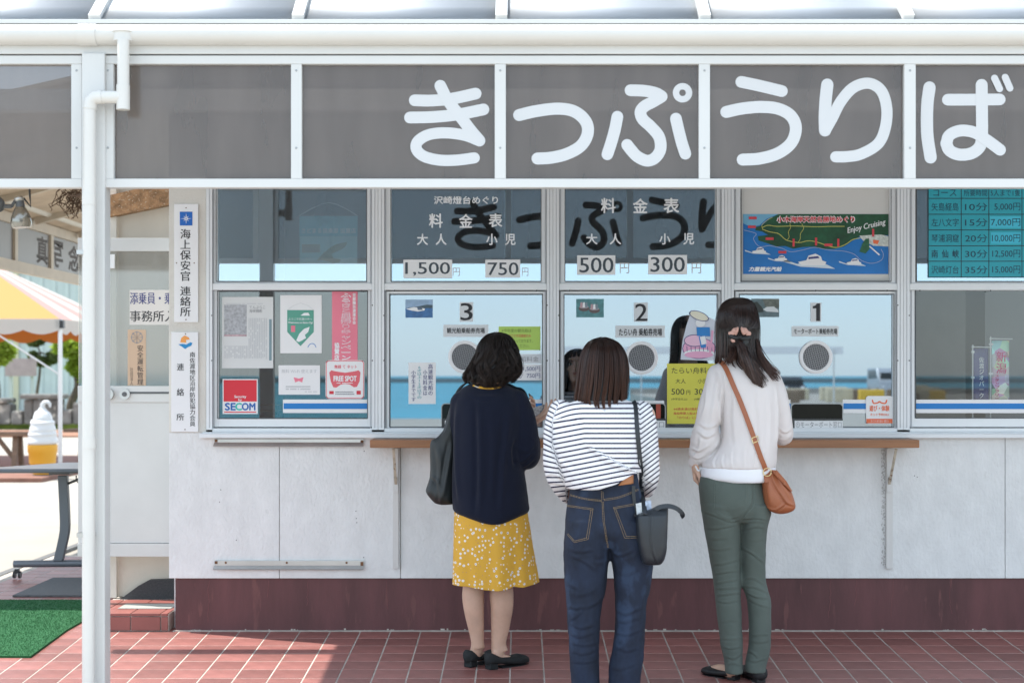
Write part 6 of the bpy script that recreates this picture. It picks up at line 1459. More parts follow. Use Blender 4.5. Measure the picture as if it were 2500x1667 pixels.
v, nn = getco(me); x, yy = tocrop(v, K1b); cxm = v[:, 0].mean(); th = np.arctan2(v[:, 1]-y1, v[:, 0]-cxm)
low = np.clip((yy-200)/550, 0, 1); wv = np.sin(th*9+.6)*.006+np.sin(th*5+2)*.008+np.sin(th*17)*.002; v += nn*(wv*low)[:, None]
v[:, 2] += -(np.interp(x, [277, 400, 560, 640, 730, 790, 860, 975], [-15, -5, 22, 26, 18, -8, 4, -14])*low**3)/K1b.k/560*.9
me.vertices.foreach_set('co', v.ravel()); at2 = me.attributes.new('wrap', 'FLOAT_VECTOR', 'POINT'); at2.data.foreach_set('vector', np.stack([th*.165, np.zeros(len(th)), v[:, 2]], 1).astype('f').ravel())
o = put('skirt', me, SKT, sk); so = o.modifiers.new('solid', 'SOLIDIFY'); so.thickness = .002
cl = MB(); limb(cl, [KP(K1, 430, 508, y1-.035), KP(K1, 480, 520, y1-.06), KP(K1, 560, 526, y1-.065), KP(K1, 630, 520, y1-.045)], [.006]*4, 8); cl.build('collar', SKT, sk, smooth=True)
o = bpy.data.objects['collar']; a_ = o.data.attributes.new('wrap', 'FLOAT_VECTOR', 'POINT'); a_.data.foreach_set('vector', np.array([c for v_ in o.data.vertices for c in (v_.co.x, 0, v_.co.z)], 'f'))
SH1 = mat('black_suede', (.008, .010, .011), .8)
shoe(sk, hl1, tl1, m=SH1, h=.058); shoe(sk, hr1, tr1, m=SH1, h=.058)
# hair
H1 = hairmat('black_hair', (.012, .009, .008), (.035, .020, .014), .42)
S1 = Surf(K1, y1+.03, [(97, 590, 630, 0, .01), (112, 540, 680, 0, .04), (140, 505, 715, 0, .065), (190, 470, 748, 0, .088), (260, 444, 768, 0, .103), (330, 414, 774, 0, .108), (390, 378, 772, -.005, .11), (440, 360, 745, -.008, .108), (490, 375, 705, -.01, .10), (530, 420, 670, -.01, .09)])
h = Hair(1); shell(h, S1, .93, 480, open_=(15, 110, 190))
comb(h, S1, 3400, lambda x: float(np.interp(x, [360, 400, 450, 520, 600, 660, 740], [455, 492, 500, 512, 520, 510, 470])), 99, wave=3.0, wf=3.2, clump=16, open_=(15, 105, 200), rj=.07, flip=.35, tipcol=.6, npt=20)
h.build(H1, sk)
# tote bag
tote = MB(); loft(tote, K1, y1+.02, [(478, 372, 392, 0, .012), (510, 325, 350, 0, .013), (560, 288, 318, 0, .015), (650, 252, 296, .0, .018), (750, 222, 290, 0, .022), (850, 190, 288, 0, .03), (905, 140, 286, 0, .034), (935, 98, 285, 0, .036), (1050, 95, 284, 0, .045), (1190, 92, 280, 0, .055), (1260, 74, 278, 0, .062), (1310, 62, 276, 0, .066), (1360, 92, 275, 0, .064), (1400, 128, 275, 0, .05), (1414, 160, 270, 0, .03)], N=40, sub=6, ex=2.6)
tm = fuse([tote], .005, 2); crease(tm, K1, [(((270, 920), (225, 1150), (180, 1400)), .007, 20), (((150, 950), (170, 1150), (150, 1380)), .006, 22), (((100, 1190), (160, 1260), (175, 1400)), .005, 14), (((270, 640), (215, 850), (150, 925)), .003, 8)], .002, 10, 8)
t_ = put('tote_bag', tm, mat('black_leather', (.016, .020, .021), .48, bump=.15, bscale=300), None); tag(t_, 'slouchy black leather tote on the shoulder of the woman in navy', 'bag')
# phones
ph = thing('smartphone', 'smartphone with dark screen and white rim held up by the woman in navy', 'phone', tuple(KP(K1, 842, 660, y1+.26)))
qz = [KP(K1, a, b_, y1+.26) for a, b_ in ((812, 700), (832, 620), (876, 634), (830, 702))]
qz = [KP(K1, 806, 640, y1+.26), KP(K1, 826, 700, y1+.25), KP(K1, 878, 634, y1+.28), KP(K1, 812, 618, y1+.28)]
bk_ = Vector((0, .008, -.004)); MB().add(qz+[p+bk_ for p in qz], [(0, 1, 2, 3), (7, 6, 5, 4), (0, 4, 5, 1), (1, 5, 6, 2), (2, 6, 7, 3), (3, 7, 4, 0)]).build('case', mat('phone_case', (.62, .62, .62), .35), ph)
ctr = sum(qz, Vector())/4; qi = [ctr+(p-ctr)*.80+Vector((0, -.0012, .0004)) for p in qz]; MB().add(qi, [(0, 1, 2, 3)]).build('screen', mat('phone_screen', (.012, .014, .016), .12), ph)
ph = MB(); a_, b_ = KP(K1, 886, 722, y1+.21), KP(K1, 985, 694, y1+.24); ph.bar(a_, b_, .012, .055); tag(ph.build('phone', mat('patterned_case', (.50, .50, .50), .4, var=.8, vscale=90)), 'patterned phone case lying on the open fingers of the woman in navy', 'phone')

# ---------------------------------------------------------------- PERSON 2: striped shirt, jeans
y2 = -1.36; pb2 = person('woman in white shirt with navy stripes and dark blue jeans', K2, 590, y2)
hc = KP(K2, 588, 300, y2+.05); fw = (-.22, .97, .10); hb, q2 = head_blobs(hc, fw, .98)
nk = MB(); limb(nk, [KP(K2, 585, 660, y2+.01), KP(K2, 585, 540, y2+.025), KP(K2, 588, 400, y2+.035)], [.062, .054, .056])
tor = MB(); loft(tor, K2, y2, [(600, 400, 760, .01, .06), (680, 260, 860, 0, .09), (800, 230, 880, 0, .10), (1100, 280, 860, 0, .10), (1350, 300, 860, 0, .11)], shrink=.94)
lg = MB(); loft(lg, K2b, y2, [(300, 215, 500, 0, .10), (600, 200, 500, 0, .085), (900, 215, 470, 0, .07), (1200, 235, 430, 0, .06), (1560, 245, 425, 0, .05), (1690, 265, 400, .01, .04)], shrink=.9); loft(lg, K2b, y2, [(300, 490, 780, 0, .10), (600, 550, 830, 0, .085), (900, 575, 800, 0, .07), (1200, 575, 770, 0, .06), (1560, 530, 740, 0, .05), (1690, 550, 720, .01, .04)], shrink=.9)
am = MB(); sh = [(KP(K2, 235, 720, y2), KP(K2, 180, 1000, y2), KP(K2, 200, 1230, y2+.02), KP(K2, 320, 1370, y2+.16), KP(K2, 420, 1330, y2+.30)), (KP(K2, 930, 730, y2), KP(K2, 965, 1000, y2), KP(K2, 985, 1220, y2+.02), KP(K2, 940, 1330, y2+.14), KP(K2, 840, 1300, y2+.30))]
for s_ in sh: limb(am, s_, [.045, .040, .036, .030, .024])
hnds = [hand(sh[0][4], Vector((.75, .65, .1)), Vector((0, 0, -1)), side=1, curl=(25, 25, 20)), hand(sh[1][4], Vector((-.75, .65, .1)), Vector((0, 0, -1)), side=-1, curl=(25, 25, 20))]
f2 = MB(); z2 = lambda x, y: Vector((x, y, gz(y)))
fa, fb = X(K2b(335, 0)[0], y2), X(K2b(630, 0)[0], y2)
foot(f2, z2(fa, y2-.04), z2(fa-.03, y2+.18), KP(K2b, 335, 1680, y2+.01)); foot(f2, z2(fb, y2-.04), z2(fb+.03, y2+.18), KP(K2b, 630, 1680, y2+.01))
body2 = join([fuse([tor, nk, lg, am, hb, f2], .0060, 3)]+hnds); put('body', body2, SKIN, pb2); face_parts(pb2, hc, q2, .98)
for a_, b_ in ((z2(fa, y2-.05), z2(fa-.03, y2+.19)), (z2(fb, y2-.05), z2(fb+.03, y2+.19))): shoe(pb2, a_, b_, m=mat('white_canvas', (.70, .70, .68), .7), h=.065, w=.044)
shirt = MB()
loft(shirt, K2, y2, [(580, 440, 740, .015, .055), (605, 360, 800, .01, .07), (640, 270, 880, .0, .085), (690, 205, 925, -.005, .10), (760, 172, 945, -.01, .115), (900, 168, 940, -.015, .125), (1050, 185, 925, -.015, .128), (1180, 225, 905, -.02, .128), (1290, 262, 890, -.02, .125), (1335, 285, 870, -.02, .12)], N=56, ex=2.3)
limb(shirt, [KP(K2, 235, 700, y2), KP(K2, 196, 800, y2-.01), KP(K2, 182, 950, y2-.015), KP(K2, 182, 1100, y2-.015), KP(K2, 200, 1210, y2), KP(K2, 240, 1300, y2+.05), KP(K2, 292, 1385, y2+.12), KP(K2, 318, 1415, y2+.16)], [.050, .046, .044, .045, .046, .042, .034, .028])
limb(shirt, [KP(K2, 905, 705, y2), KP(K2, 938, 800, y2-.01), KP(K2, 955, 950, y2-.015), KP(K2, 962, 1100, y2-.015), KP(K2, 962, 1210, y2), KP(K2, 958, 1290, y2+.05), KP(K2, 948, 1345, y2+.11)], [.050, .046, .044, .045, .046, .040, .033])
s2 = fuse([shirt], .0060, 3)
# hem: slide the lower edge along the slanting hem line of the photo
v, nn = getco(s2); x, yy = tocrop(v, K2)
hem = np.interp(x, [280, 330, 430, 560, 700, 820, 880], [1345, 1352, 1362, 1345, 1300, 1228, 1205]); body_m = (x > np.interp(yy, [700, 1000, 1200, 1350], [170, 190, 245, 292])) & (x < np.interp(yy, [700, 1000, 1250, 1350], [890, 905, 915, 905]))
over = np.clip(yy-hem, 0, None)*body_m; v[:, 2] += over/K2.k*(v[:, 1]-CY)/F; s2.vertices.foreach_set('co', v.ravel()); s2.update()
crease(s2, K2, [(((425, 955), (520, 1030), (640, 1120), (760, 1170), (850, 1195)), .009, 17), (((270, 1330), (330, 1200), (200, 1080)), .004, 18), (((165, 760), (160, 950), (215, 1130), (275, 1320)), -.012, 10), (((895, 660), (893, 850), (905, 1050), (925, 1260)), -.012, 10),
    (((560, 1000), (700, 1010), (860, 1080)), .004, 14), (((620, 1240), (760, 1200), (860, 1130)), .005, 14), (((800, 1110), (850, 1160), (880, 1190)), .005, 8), (((110, 1230), (170, 1210), (240, 1250)), .005, 12), (((120, 1290), (190, 1290), (270, 1310)), .004, 11), (((110, 1120), (170, 1160), (220, 1170)), .003, 12),
    (((150, 1370), (220, 1380), (290, 1350)), .003, 9), (((960, 1180), (1000, 1190), (1035, 1160)), .004, 11), (((950, 1260), (990, 1290), (1030, 1270)), .004, 10), (((330, 640), (380, 720), (400, 900)), .003, 20), (((430, 820), (520, 900), (640, 930)), .003, 18), (((920, 820), (960, 860), (1010, 830)), .003, 12), (((930, 960), (975, 1000), (1020, 960)), .003, 12),
    (((140, 860), (120, 960), (118, 1100)), .003, 12)], .0022, 11, 5)
v, nn = getco(s2); x, yy = tocrop(v, K2)
fold = 960+(x-430)*.571; wf_ = np.where(x > 430, np.clip((fold-yy)/10+.5, 0, 1), 0)
sv = wf_*yy+(1-wf_)*(yy+.19*(x-430)*np.clip((yy-560)/300, .5, 1)); sv = np.where((x <= 430) & (yy < 760), yy+.26*(x-430)*np.clip((430-x)/260, 0, 1)+0*x, sv)
ledge = np.interp(yy, [640, 760, 960, 1130, 1330], [215, 168, 165, 215, 280]); redge = np.interp(yy, [640, 850, 1050, 1260], [885, 893, 905, 930])
la = x < ledge; ra = x > redge
sv = np.where(la, yy-.5*(x-160)*np.clip((1250-yy)/300, -.25, 1)+8, sv); sv = np.where(ra, yy+.75*(x-900)-6, sv)
STR = bpy.data.materials.new('striped_jersey'); STR.use_nodes = True; t = STR.node_tree; N, L = t.nodes.new, t.links.new; b = t.nodes['Principled BSDF']; b.inputs['Roughness'].default_value = .85
at_ = N('ShaderNodeAttribute'); at_.attribute_name = 'sv'; dv = N('ShaderNodeMath'); dv.operation = 'DIVIDE'; dv.inputs[1].default_value = 41.5; L(at_.outputs['Fac'], dv.inputs[0]); fr_ = N('ShaderNodeMath'); fr_.operation = 'FRACT'; L(dv.outputs[0], fr_.inputs[0])
lt = N('ShaderNodeMath'); lt.operation = 'LESS_THAN'; lt.inputs[1].default_value = .31; L(fr_.outputs[0], lt.inputs[0]); mx = N('ShaderNodeMix'); mx.data_type = 'RGBA'; L(lt.outputs[0], mx.inputs[0]); mx.inputs[6].default_value = (.80, .80, .82, 1); mx.inputs[7].default_value = (.012, .010, .045, 1); L(mx.outputs[2], b.inputs['Base Color'])
nz = N('ShaderNodeTexNoise'); nz.inputs['Scale'].default_value = 500; bp = N('ShaderNodeBump'); bp.inputs['Strength'].default_value = .15; bp.inputs['Distance'].default_value = .002; L(nz.outputs['Fac'], bp.inputs['Height']); L(bp.outputs[0], b.inputs['Normal'])
attr_float(s2, 'sv', sv); put('striped_shirt', s2, STR, pb2)
# jeans
DEN = mat('dark_denim', (.012, .021, .045), .85, var=.5, vscale=16, bump=.4, bscale=500, stretch=(1, 1, .6), spots=(8, .56, (.022, .040, .080)))
jn = MB()
LFT = [(330, 186, 498, -.01, .118), (450, 176, 508, -.012, .118), (560, 170, 515, -.01, .112), (650, 172, 512, -.005, .105), (750, 178, 504, 0, .098), (860, 184, 492, 0, .09), (950, 192, 466, 0, .085), (1050, 196, 455, 0, .08), (1150, 203, 446, 0, .076), (1250, 210, 440, 0, .073), (1350, 216, 440, 0, .072), (1450, 222, 442, 0, .072), (1568, 230, 445, 0, .072), (1690, 240, 440, 0, .072)]
RGT = [(330, 500, 805, -.01, .118), (450, 506, 822, -.012, .118), (560, 518, 836, -.01, .112), (650, 534, 852, -.005, .105), (750, 548, 842, 0, .098), (860, 558, 824, 0, .09), (950, 560, 800, 0, .085), (1050, 561, 793, 0, .08), (1150, 560, 788, 0, .076), (1250, 550, 785, 0, .073), (1350, 530, 778, 0, .072), (1450, 510, 765, 0, .072), (1568, 510, 752, 0, .072), (1690, 520, 745, 0, .072)]
loft(jn, K2b, y2, [(-25, 245, 728, -.01, .092), (50, 235, 738, -.01, .095), (95, 225, 745, -.01, .098), (150, 212, 760, -.01, .104), (250, 196, 785, -.012, .114), (400, 184, 815, -.012, .116), (480, 190, 812, -.01, .10), (540, 260, 760, -.005, .08)], N=56, ex=2.4)
loft(jn, K2b, y2, LFT, N=32, ex=2.2); loft(jn, K2b, y2, RGT, N=32, ex=2.2)
jm = fuse([jn], .0055, 3)
crease(jm, K2b, [(((470, 180), (480, 350), (505, 520), (525, 600)), -.008, 10), (((200, 545), (290, 575), (400, 560)), .005, 13), (((230, 600), (350, 660), (420, 720)), .005, 14), (((520, 560), (600, 600), (700, 560)), .006, 13), (((515, 620), (440, 660), (380, 640)), .005, 14), (((195, 985), (260, 1000), (330, 985)), .007, 13), (((200, 1100), (270, 1060), (330, 985)), .005, 12), (((330, 1000), (420, 960), (470, 900)), .005, 15),
    (((210, 1110), (310, 1150), (400, 1120)), .005, 13), (((560, 1000), (640, 1040), (760, 990)), .005, 15), (((565, 1090), (640, 1100), (740, 1070)), .004, 14), (((220, 1190), (300, 1215), (400, 1180)), .004, 12), (((225, 1260), (330, 1280), (430, 1255)), .004, 12), (((230, 1320), (320, 1345), (430, 1310)), .004, 11), (((240, 1400), (330, 1410), (430, 1390)), .0035, 11), (((560, 1170), (650, 1200), (770, 1150)), .004, 13), (((550, 1270), (640, 1320), (740, 1300)), .004, 13),
    (((180, 760), (220, 820), (280, 850)), .005, 15), (((560, 700), (640, 740), (740, 700)), .003, 18), (((520, 1440), (600, 1460), (720, 1420)), .003, 12), (((200, 880), (300, 900), (430, 850)), .003, 18), (((520, 1380), (545, 1290), (570, 1220)), .004, 12)], .0032, 12, 9, scale=.6)
PK1 = ((200, 225), (395, 252), (358, 480), (255, 505), (200, 442)); PK2 = ((550, 243), (705, 215), (760, 215), (760, 470), (635, 472))
raise_poly(jm, K2b, PK1, .0016); raise_poly(jm, K2b, PK2, .0016)
v, nn = getco(jm); x, yy = tocrop(v, K2b); top_ = np.interp(x, [215, 300, 460, 600, 760], [118, 118, 110, 92, 55]); over = np.clip(top_-yy, -1e9, 60)
put('jeans', jm, DEN, pb2); T2 = bvh(jm); THR = mat('tan_thread', (.36, .25, .13), .7)
stitches(T2, K2b, [((225, 145), (330, 172), (465, 190)), ((225, 152), (330, 180), (465, 198)), ((478, 190), (600, 168), (740, 110)), ((478, 180), (600, 158), (740, 100)), ((458, 118), (460, 185)), ((470, 118), (472, 185)), ((462, 200), (468, 330), (490, 470), (505, 545)), ((474, 200), (480, 330), (500, 470), (512, 545)),
    ((200, 225), (395, 252)), ((200, 233), (393, 261)), ((395, 252), (358, 480)), ((380, 262), (345, 472)), ((358, 480), (255, 505)), ((350, 470), (256, 495)), ((255, 505), (200, 442)), ((256, 492), (206, 436)), ((550, 243), (705, 215)), ((553, 252), (705, 225)), ((550, 243), (635, 472)), ((565, 250), (648, 460)), ((635, 472), (760, 470)), ((645, 460), (760, 458))], y2-.1, THR, pb2)
def patch(tree, K, quad, y, m, parent, name, n_=6, th=.0025, off=.002):
    a, b, c, d = [np.array(q, float) for q in quad]; mb = MB()
    for i in range(n_+1):
        for j in range(n_+1):
            p = (a*(1-i/n_)+b*i/n_)*(1-j/n_)+(d*(1-i/n_)+c*i/n_)*j/n_; mb.v.append(tuple(cast(tree, K, p[0], p[1], y, off)[0]))
    N_ = n_+1
    for i in range(n_):
        for j in range(n_): mb.f.append((i*N_+j, (i+1)*N_+j, (i+1)*N_+j+1, i*N_+j+1))
    o = mb.build(name, m, parent, smooth=True); so = o.modifiers.new('solid', 'SOLIDIFY'); so.thickness = th; so.offset = 0; return o
patch(T2, K2b, ((585, 78), (640, -5), (695, -15), (697, 62)), y2-.11, mat('tan_patch', (.42, .17, .065), .55), pb2, 'leather_patch')
# belt loop region: dark denim showing at the right of the lifted hem
for q_ in (((468, 100), (482, 100), (484, 122), (468, 122)), ): patch(T2, K2b, q_, y2-.11, DEN, pb2, 'belt_loop', n_=2)
# hair
H2 = hairmat('brown_hair', (.011, .006, .005), (.075, .030, .017), .34)
S2_ = Surf(K2, y2+.03, [(78, 570, 610, 0, .01), (90, 520, 650, 0, .04), (120, 468, 704, 0, .066), (170, 432, 745, 0, .088), (240, 405, 775, 0, .100), (320, 390, 787, 0, .106), (420, 378, 789, -.005, .106), (520, 365, 786, -.01, .104), (600, 352, 778, -.015, .100), (660, 390, 760, -.03, .095), (720, 430, 720, -.04, .09)])
h = Hair(2); shell(h, S2_, .93, 600, open_=(50, 130, 200))
comb(h, S2_, 4200, lambda x: float(np.interp(x, [360, 410, 450, 540, 600, 690, 715, 780], [600, 630, 680, 715, 728, 722, 612, 598])), 80, wave=.25, wf=2, clump=12, open_=(50, 130, 205), rj=.05, tipcol=1.0)
h.build(H2, pb2)
# bag
LB_ = mat('black_smooth_leather', (.016, .021, .027), .40, bump=.1, bscale=250)
bg2 = thing('shoulder_bag', 'small black bucket shoulder bag on the hip of the striped shirt', 'bag', tuple(KP(K2b, 840, 670, y2-.13)))
yb2 = y2-.125; bb_ = MB(); loft(bb_, K2b, yb2, [(236, 872, 962, 0, .012), (262, 810, 961, 0, .03), (290, 740, 960, 0, .045), (310, 721, 959, 0, .052), (400, 722, 956, 0, .058), (500, 731, 952, 0, .058), (560, 742, 949, 0, .056), (620, 757, 936, 0, .05), (655, 768, 918, 0, .04), (672, 785, 900, 0, .028)], N=36, sub=5, ex=3.2)
bm_ = fuse([bb_], .004, 1); crease(bm_, K2b, [(((838, 250), (836, 400), (842, 520), (856, 600), (885, 670)), .006, 7)], .0008, 12, 2); v, nn = getco(bm_); x, yy = tocrop(v, K2b)
put('bag_body', bm_, LB_, bg2); T2b = bvh(bm_, s2, jm)
ribbon(T2b, K2, ((838, 622), (850, 640), (862, 740), (874, 860), (884, 980), (893, 1090), (901, 1200), (912, 1340), (926, 1460), (938, 1560)), .0170, .003, y2-.13, LB_, bg2, 'strap', off=.004, sm=10)
tb2 = bvh(bm_); ribbon(tb2, K2b, ((703, 80), (700, 130), (708, 200), (716, 260), (722, 312)), .013, .003, y2-.10, LB_, bg2, 'strap', off=.003)
m = MB(); 
for a_, b_ in (((876, 1096), (912, 1094)), ((912, 1094), (914, 1132)), ((914, 1132), (878, 1136)), ((878, 1136), (876, 1096))): m.bar(cast(T2b, K2, *a_, y2-.13, .010)[0], cast(T2b, K2, *b_, y2-.13, .010)[0], .002)
m.build('buckle', STEEL, bg2)
m = MB(); pts = [KP(K2b, a_, b_, yb2+o_) for a_, b_, o_ in ((855, 262, -.02), (900, 240, -.03), (960, 232, -.035), (1010, 243, -.03), (1050, 268, -.02), (1072, 300, -.01), (1058, 314, .0))]
pts = [Vector(p) for p in smoothpts([tuple(p) for p in pts], 5)]
for i, p in enumerate(pts):
    d = (pts[min(i+1, len(pts)-1)]-pts[max(i-1, 0)]).normalized(); s_ = d.cross(Vector((0, -1, .35))).normalized(); nn_ = Vector((0, -1, .35)).normalized(); m.v += [tuple(p+s_*.009), tuple(p+s_*.009+nn_*.003), tuple(p-s_*.009+nn_*.003), tuple(p-s_*.009)]
for i in range(len(pts)-1):
    for j in range(4): m.f.append((i*4+j, i*4+(j+1) % 4, (i+1)*4+(j+1) % 4, (i+1)*4+j))
m.f += [(0, 1, 2, 3), (len(m.v)-1, len(m.v)-2, len(m.v)-3, len(m.v)-4)]; m.build('handle', LB_, bg2, smooth=40)
bk3 = MB(); bk3.poly(pxpoly([K2b(*q) for q in ((718, 215), (760, 205), (768, 310), (728, 312))], yb2-.0), yb2-.002, yb2+.010); o = bk3.build('leaflet', mat('leaflet', (.60, .64, .66), .4, var=.3, vscale=60)); tag(o, 'pale printed leaflet poking out of the black bucket bag, nearer the strap', 'leaflet')
bk3 = MB(); bk3.poly(pxpoly([K2b(*q) for q in ((790, 195), (832, 188), (838, 262), (795, 290))], yb2+.012), yb2+.010, yb2+.022); o = bk3.build('leaflet', mat('leaflet_blue', (.50, .58, .72), .4, var=.4, vscale=70)); tag(o, 'bluish leaflet poking out of the black bucket bag, right of the strap', 'leaflet')

# ---------------------------------------------------------------- PERSON 3: white blouse, green trousers
y3 = -.994; p3 = person('tall woman in sheer white blouse and slim grey-green trousers', K3, 450, y3)
hc = KP(K3, 437, 240, y3+.055); fw = (.20, .97, -.03); hb, q3 = head_blobs(hc, fw, .98)
nk = MB(); limb(nk, [KP(K3, 445, 520, y3+.01), KP(K3, 442, 430, y3+.03), KP(K3, 440, 330, y3+.04)], [.058, .050, .052])
tor = MB(); loft(tor, K3, y3, [(495, 380, 540, .01, .05), (570, 320, 620, 0, .07), (700, 320, 670, 0, .10), (950, 350, 660, 0, .095), (1200, 230, 640, 0, .10)], shrink=.9)
lg = MB(); loft(lg, K3b, y3, [(150, 230, 440, 0, .09), (500, 265, 480, 0, .075), (850, 330, 490, 0, .06), (1200, 375, 500, 0, .05), (1420, 410, 500, 0, .036), (1490, 420, 505, .005, .034)], shrink=.9)
loft(lg, K3b, y3, [(150, 440, 690, 0, .09), (500, 530, 680, 0, .075), (850, 560, 700, 0, .06), (1200, 590, 710, 0, .05), (1420, 590, 680, 0, .036), (1480, 590, 690, .005, .034)], shrink=.9)
wl3 = KP(K3, 150, 1150, y3+.02)
am = MB(); limb(am, [KP(K3, 315, 605, y3), KP(K3, 275, 780, y3-.02), KP(K3, 240, 950, y3-.01), KP(K3, 190, 1060, y3+.02), wl3], [.033, .033, .032, .028, .021])
wr3 = KP(K3, 640, 940, y3+.36); limb(am, [KP(K3, 630, 615, y3), KP(K3, 710, 800, y3), KP(K3, 745, 960, y3+.03), KP(K3, 700, 960, y3+.2), wr3], [.033, .034, .034, .028, .021])
h3 = hand(wl3, Vector((.10, .05, -1)), Vector((.92, -.25, .1)), side=1, curl=(42, 48, 30), thumb=28, s=.90)
h3b = hand(wr3, Vector((-.5, .85, -.05)), Vector((0, 0, -1)), side=-1, curl=(20, 25, 20), s=.9)
f3 = MB(); z3 = lambda x, y: Vector((x, y, gz(y)))
hL, tL = z3(X(K3b(500, 0)[0], y3), y3+.02), z3(X(K3b(262, 0)[0], y3), y3+.165); hR, tR = z3(X(K3b(660, 0)[0], y3), y3-.03), z3(X(K3b(545, 0)[0], y3), y3+.19)
foot(f3, hL, tL, KP(K3b, 455, 1450, y3+.01)); foot(f3, hR, tR, KP(K3b, 635, 1450, y3+.0))
body3 = join([fuse([tor, nk, lg, am, hb, f3], .0060, 3), h3, h3b]); put('body', body3, SKIN, p3); face_parts(p3, hc, q3, .98)
SH3 = mat('black_flat_leather', (.008, .009, .011), .55)
shoe(p3, hL, tL, m=SH3, h=.046, heelh=.012, bow=True, w=.041); shoe(p3, hR, tR, m=SH3, h=.05, heelh=.012, w=.041)
BLS = mat('sheer_white_cloth', (.86, .82, .81), .8, bump=.12, bscale=380, sheen=.3)
t = BLS.node_tree; b = t.nodes['Principled BSDF']; tl = t.nodes.new('ShaderNodeBsdfTranslucent'); tl.inputs[0].default_value = (.80, .74, .72, 1); mx = t.nodes.new('ShaderNodeMixShader'); mx.inputs[0].default_value = .22; ou = [q for q in t.nodes if q.type == 'OUTPUT_MATERIAL'][0]
t.links.new(b.outputs[0], mx.inputs[1]); t.links.new(tl.outputs[0], mx.inputs[2]); t.links.new(mx.outputs[0], ou.inputs[0])
bl3 = MB()
loft(bl3, K3, y3, [(478, 385, 520, .01, .05), (500, 310, 600, .005, .07), (535, 262, 665, .0, .085), (590, 262, 700, -.005, .10), (700, 290, 712, -.01, .112), (850, 318, 708, -.012, .118), (1000, 322, 698, -.012, .12), (1090, 275, 692, -.012, .122), (1150, 212, 688, -.012, .124), (1195, 196, 680, -.012, .122)], N=56, ex=2.25)
limb(bl3, [KP(K3, 300, 575, y3), KP(K3, 280, 680, y3-.015), KP(K3, 256, 800, y3-.025), KP(K3, 232, 900, y3-.02), KP(K3, 222, 960, y3-.015), KP(K3, 212, 1040, y3), KP(K3, 175, 1110, y3+.01), KP(K3, 155, 1145, y3+.02)], [.042, .046, .052, .050, .056, .060, .044, .028])
limb(bl3, [KP(K3, 648, 585, y3), KP(K3, 690, 700, y3-.01), KP(K3, 718, 820, y3-.01), KP(K3, 735, 930, y3+.0), KP(K3, 738, 985, y3+.04), KP(K3, 700, 985, y3+.16)], [.042, .044, .042, .042, .040, .034])
bm3 = fuse([bl3], .0058, 3)
crease(bm3, K3, [(((345, 640), (330, 800), (325, 1000), (260, 1120)), -.011, 9), (((700, 650), (706, 850), (700, 1050)), -.011, 8), (((230, 640), (220, 780), (190, 880)), .004, 10), (((300, 600), (280, 760), (250, 900)), .004, 12), (((180, 900), (240, 930), (300, 900)), .006, 10), (((170, 950), (230, 990), (290, 960)), .006, 10), (((130, 1060), (180, 1080), (250, 1040)), .006, 10), (((115, 1110), (170, 1130), (220, 1110)), .005, 9), (((190, 980), (180, 1060), (140, 1120)), .005, 9),
    (((420, 650), (410, 850), (420, 1050)), .0035, 16), (((560, 640), (580, 850), (600, 1050)), .0035, 16), (((640, 700), (650, 900), (640, 1080)), .003, 14), (((480, 1190), (475, 1130), (482, 1060)), .004, 8), (((540, 1190), (535, 1130), (540, 1080)), .004, 8), (((400, 1200), (392, 1140), (396, 1080)), .004, 8), (((340, 1200), (330, 1150), (340, 1100)), .004, 8), (((280, 1200), (270, 1150), (300, 1100)), .004, 8), (((600, 1190), (600, 1130), (610, 1080)), .004, 8),
    (((710, 930), (750, 960), (790, 930)), .004, 9), (((700, 1000), (750, 1010), (790, 980)), .003, 9), (((330, 540), (350, 620), (345, 700)), .003, 10)], .0022, 12, 4)
put('blouse', bm3, BLS, p3)
wb = MB(); loft(wb, K3, y3, [(1188, 196, 684, -.012, .117), (1210, 193, 684, -.012, .119), (1245, 190, 682, -.012, .120), (1268, 210, 676, -.012, .118), (1284, 290, 640, -.012, .114)], N=56, ex=2.3)
wm = fuse([wb], .0055, 3); put('blouse_hem', wm, mat('white_rib_band', (.80, .81, .85), .8), p3)
cuf = MB(); limb(cuf, [KP(K3, 168, 1128, y3+.012), KP(K3, 150, 1158, y3+.02)], [.034, .027]); put('cuff', fuse([cuf], .005, 2), BLS, p3)
bc = MB(); limb(bc, [KP(K3, 158, 1186, y3-.012), KP(K3, 176, 1212, y3-.02), KP(K3, 196, 1195, y3-.005)], [.0035, .0035, .0035], 8); bc.build('bracelet', INKW, p3, smooth=True)
TRO = mat('olive_grey_cotton', (.088, .112, .098), .85, var=.12, vscale=8, bump=.15, bscale=500, sheen=.15)
tj = MB()
loft(tj, K3b, y3, [(40, 205, 672, -.012, .102), (100, 200, 680, -.012, .106), (180, 205, 700, -.014, .112), (260, 214, 726, -.014, .112), (330, 232, 732, -.01, .10), (370, 300, 660, -.005, .08)], N=56, ex=2.3)
loft(tj, K3b, y3, [(240, 214, 512, -.014, .108), (330, 226, 512, -.012, .104), (420, 241, 508, -.008, .095), (560, 265, 501, -.004, .085), (700, 291, 509, 0, .076), (800, 306, 511, 0, .070), (870, 316, 510, 0, .068), (950, 322, 511, 0, .066), (1050, 334, 516, 0, .064), (1180, 350, 520, 0, .06), (1290, 364, 527, 0, .056), (1360, 380, 524, 0, .05), (1430, 390, 522, 0, .046), (1490, 396, 528, 0, .048)], N=32, ex=2.15)
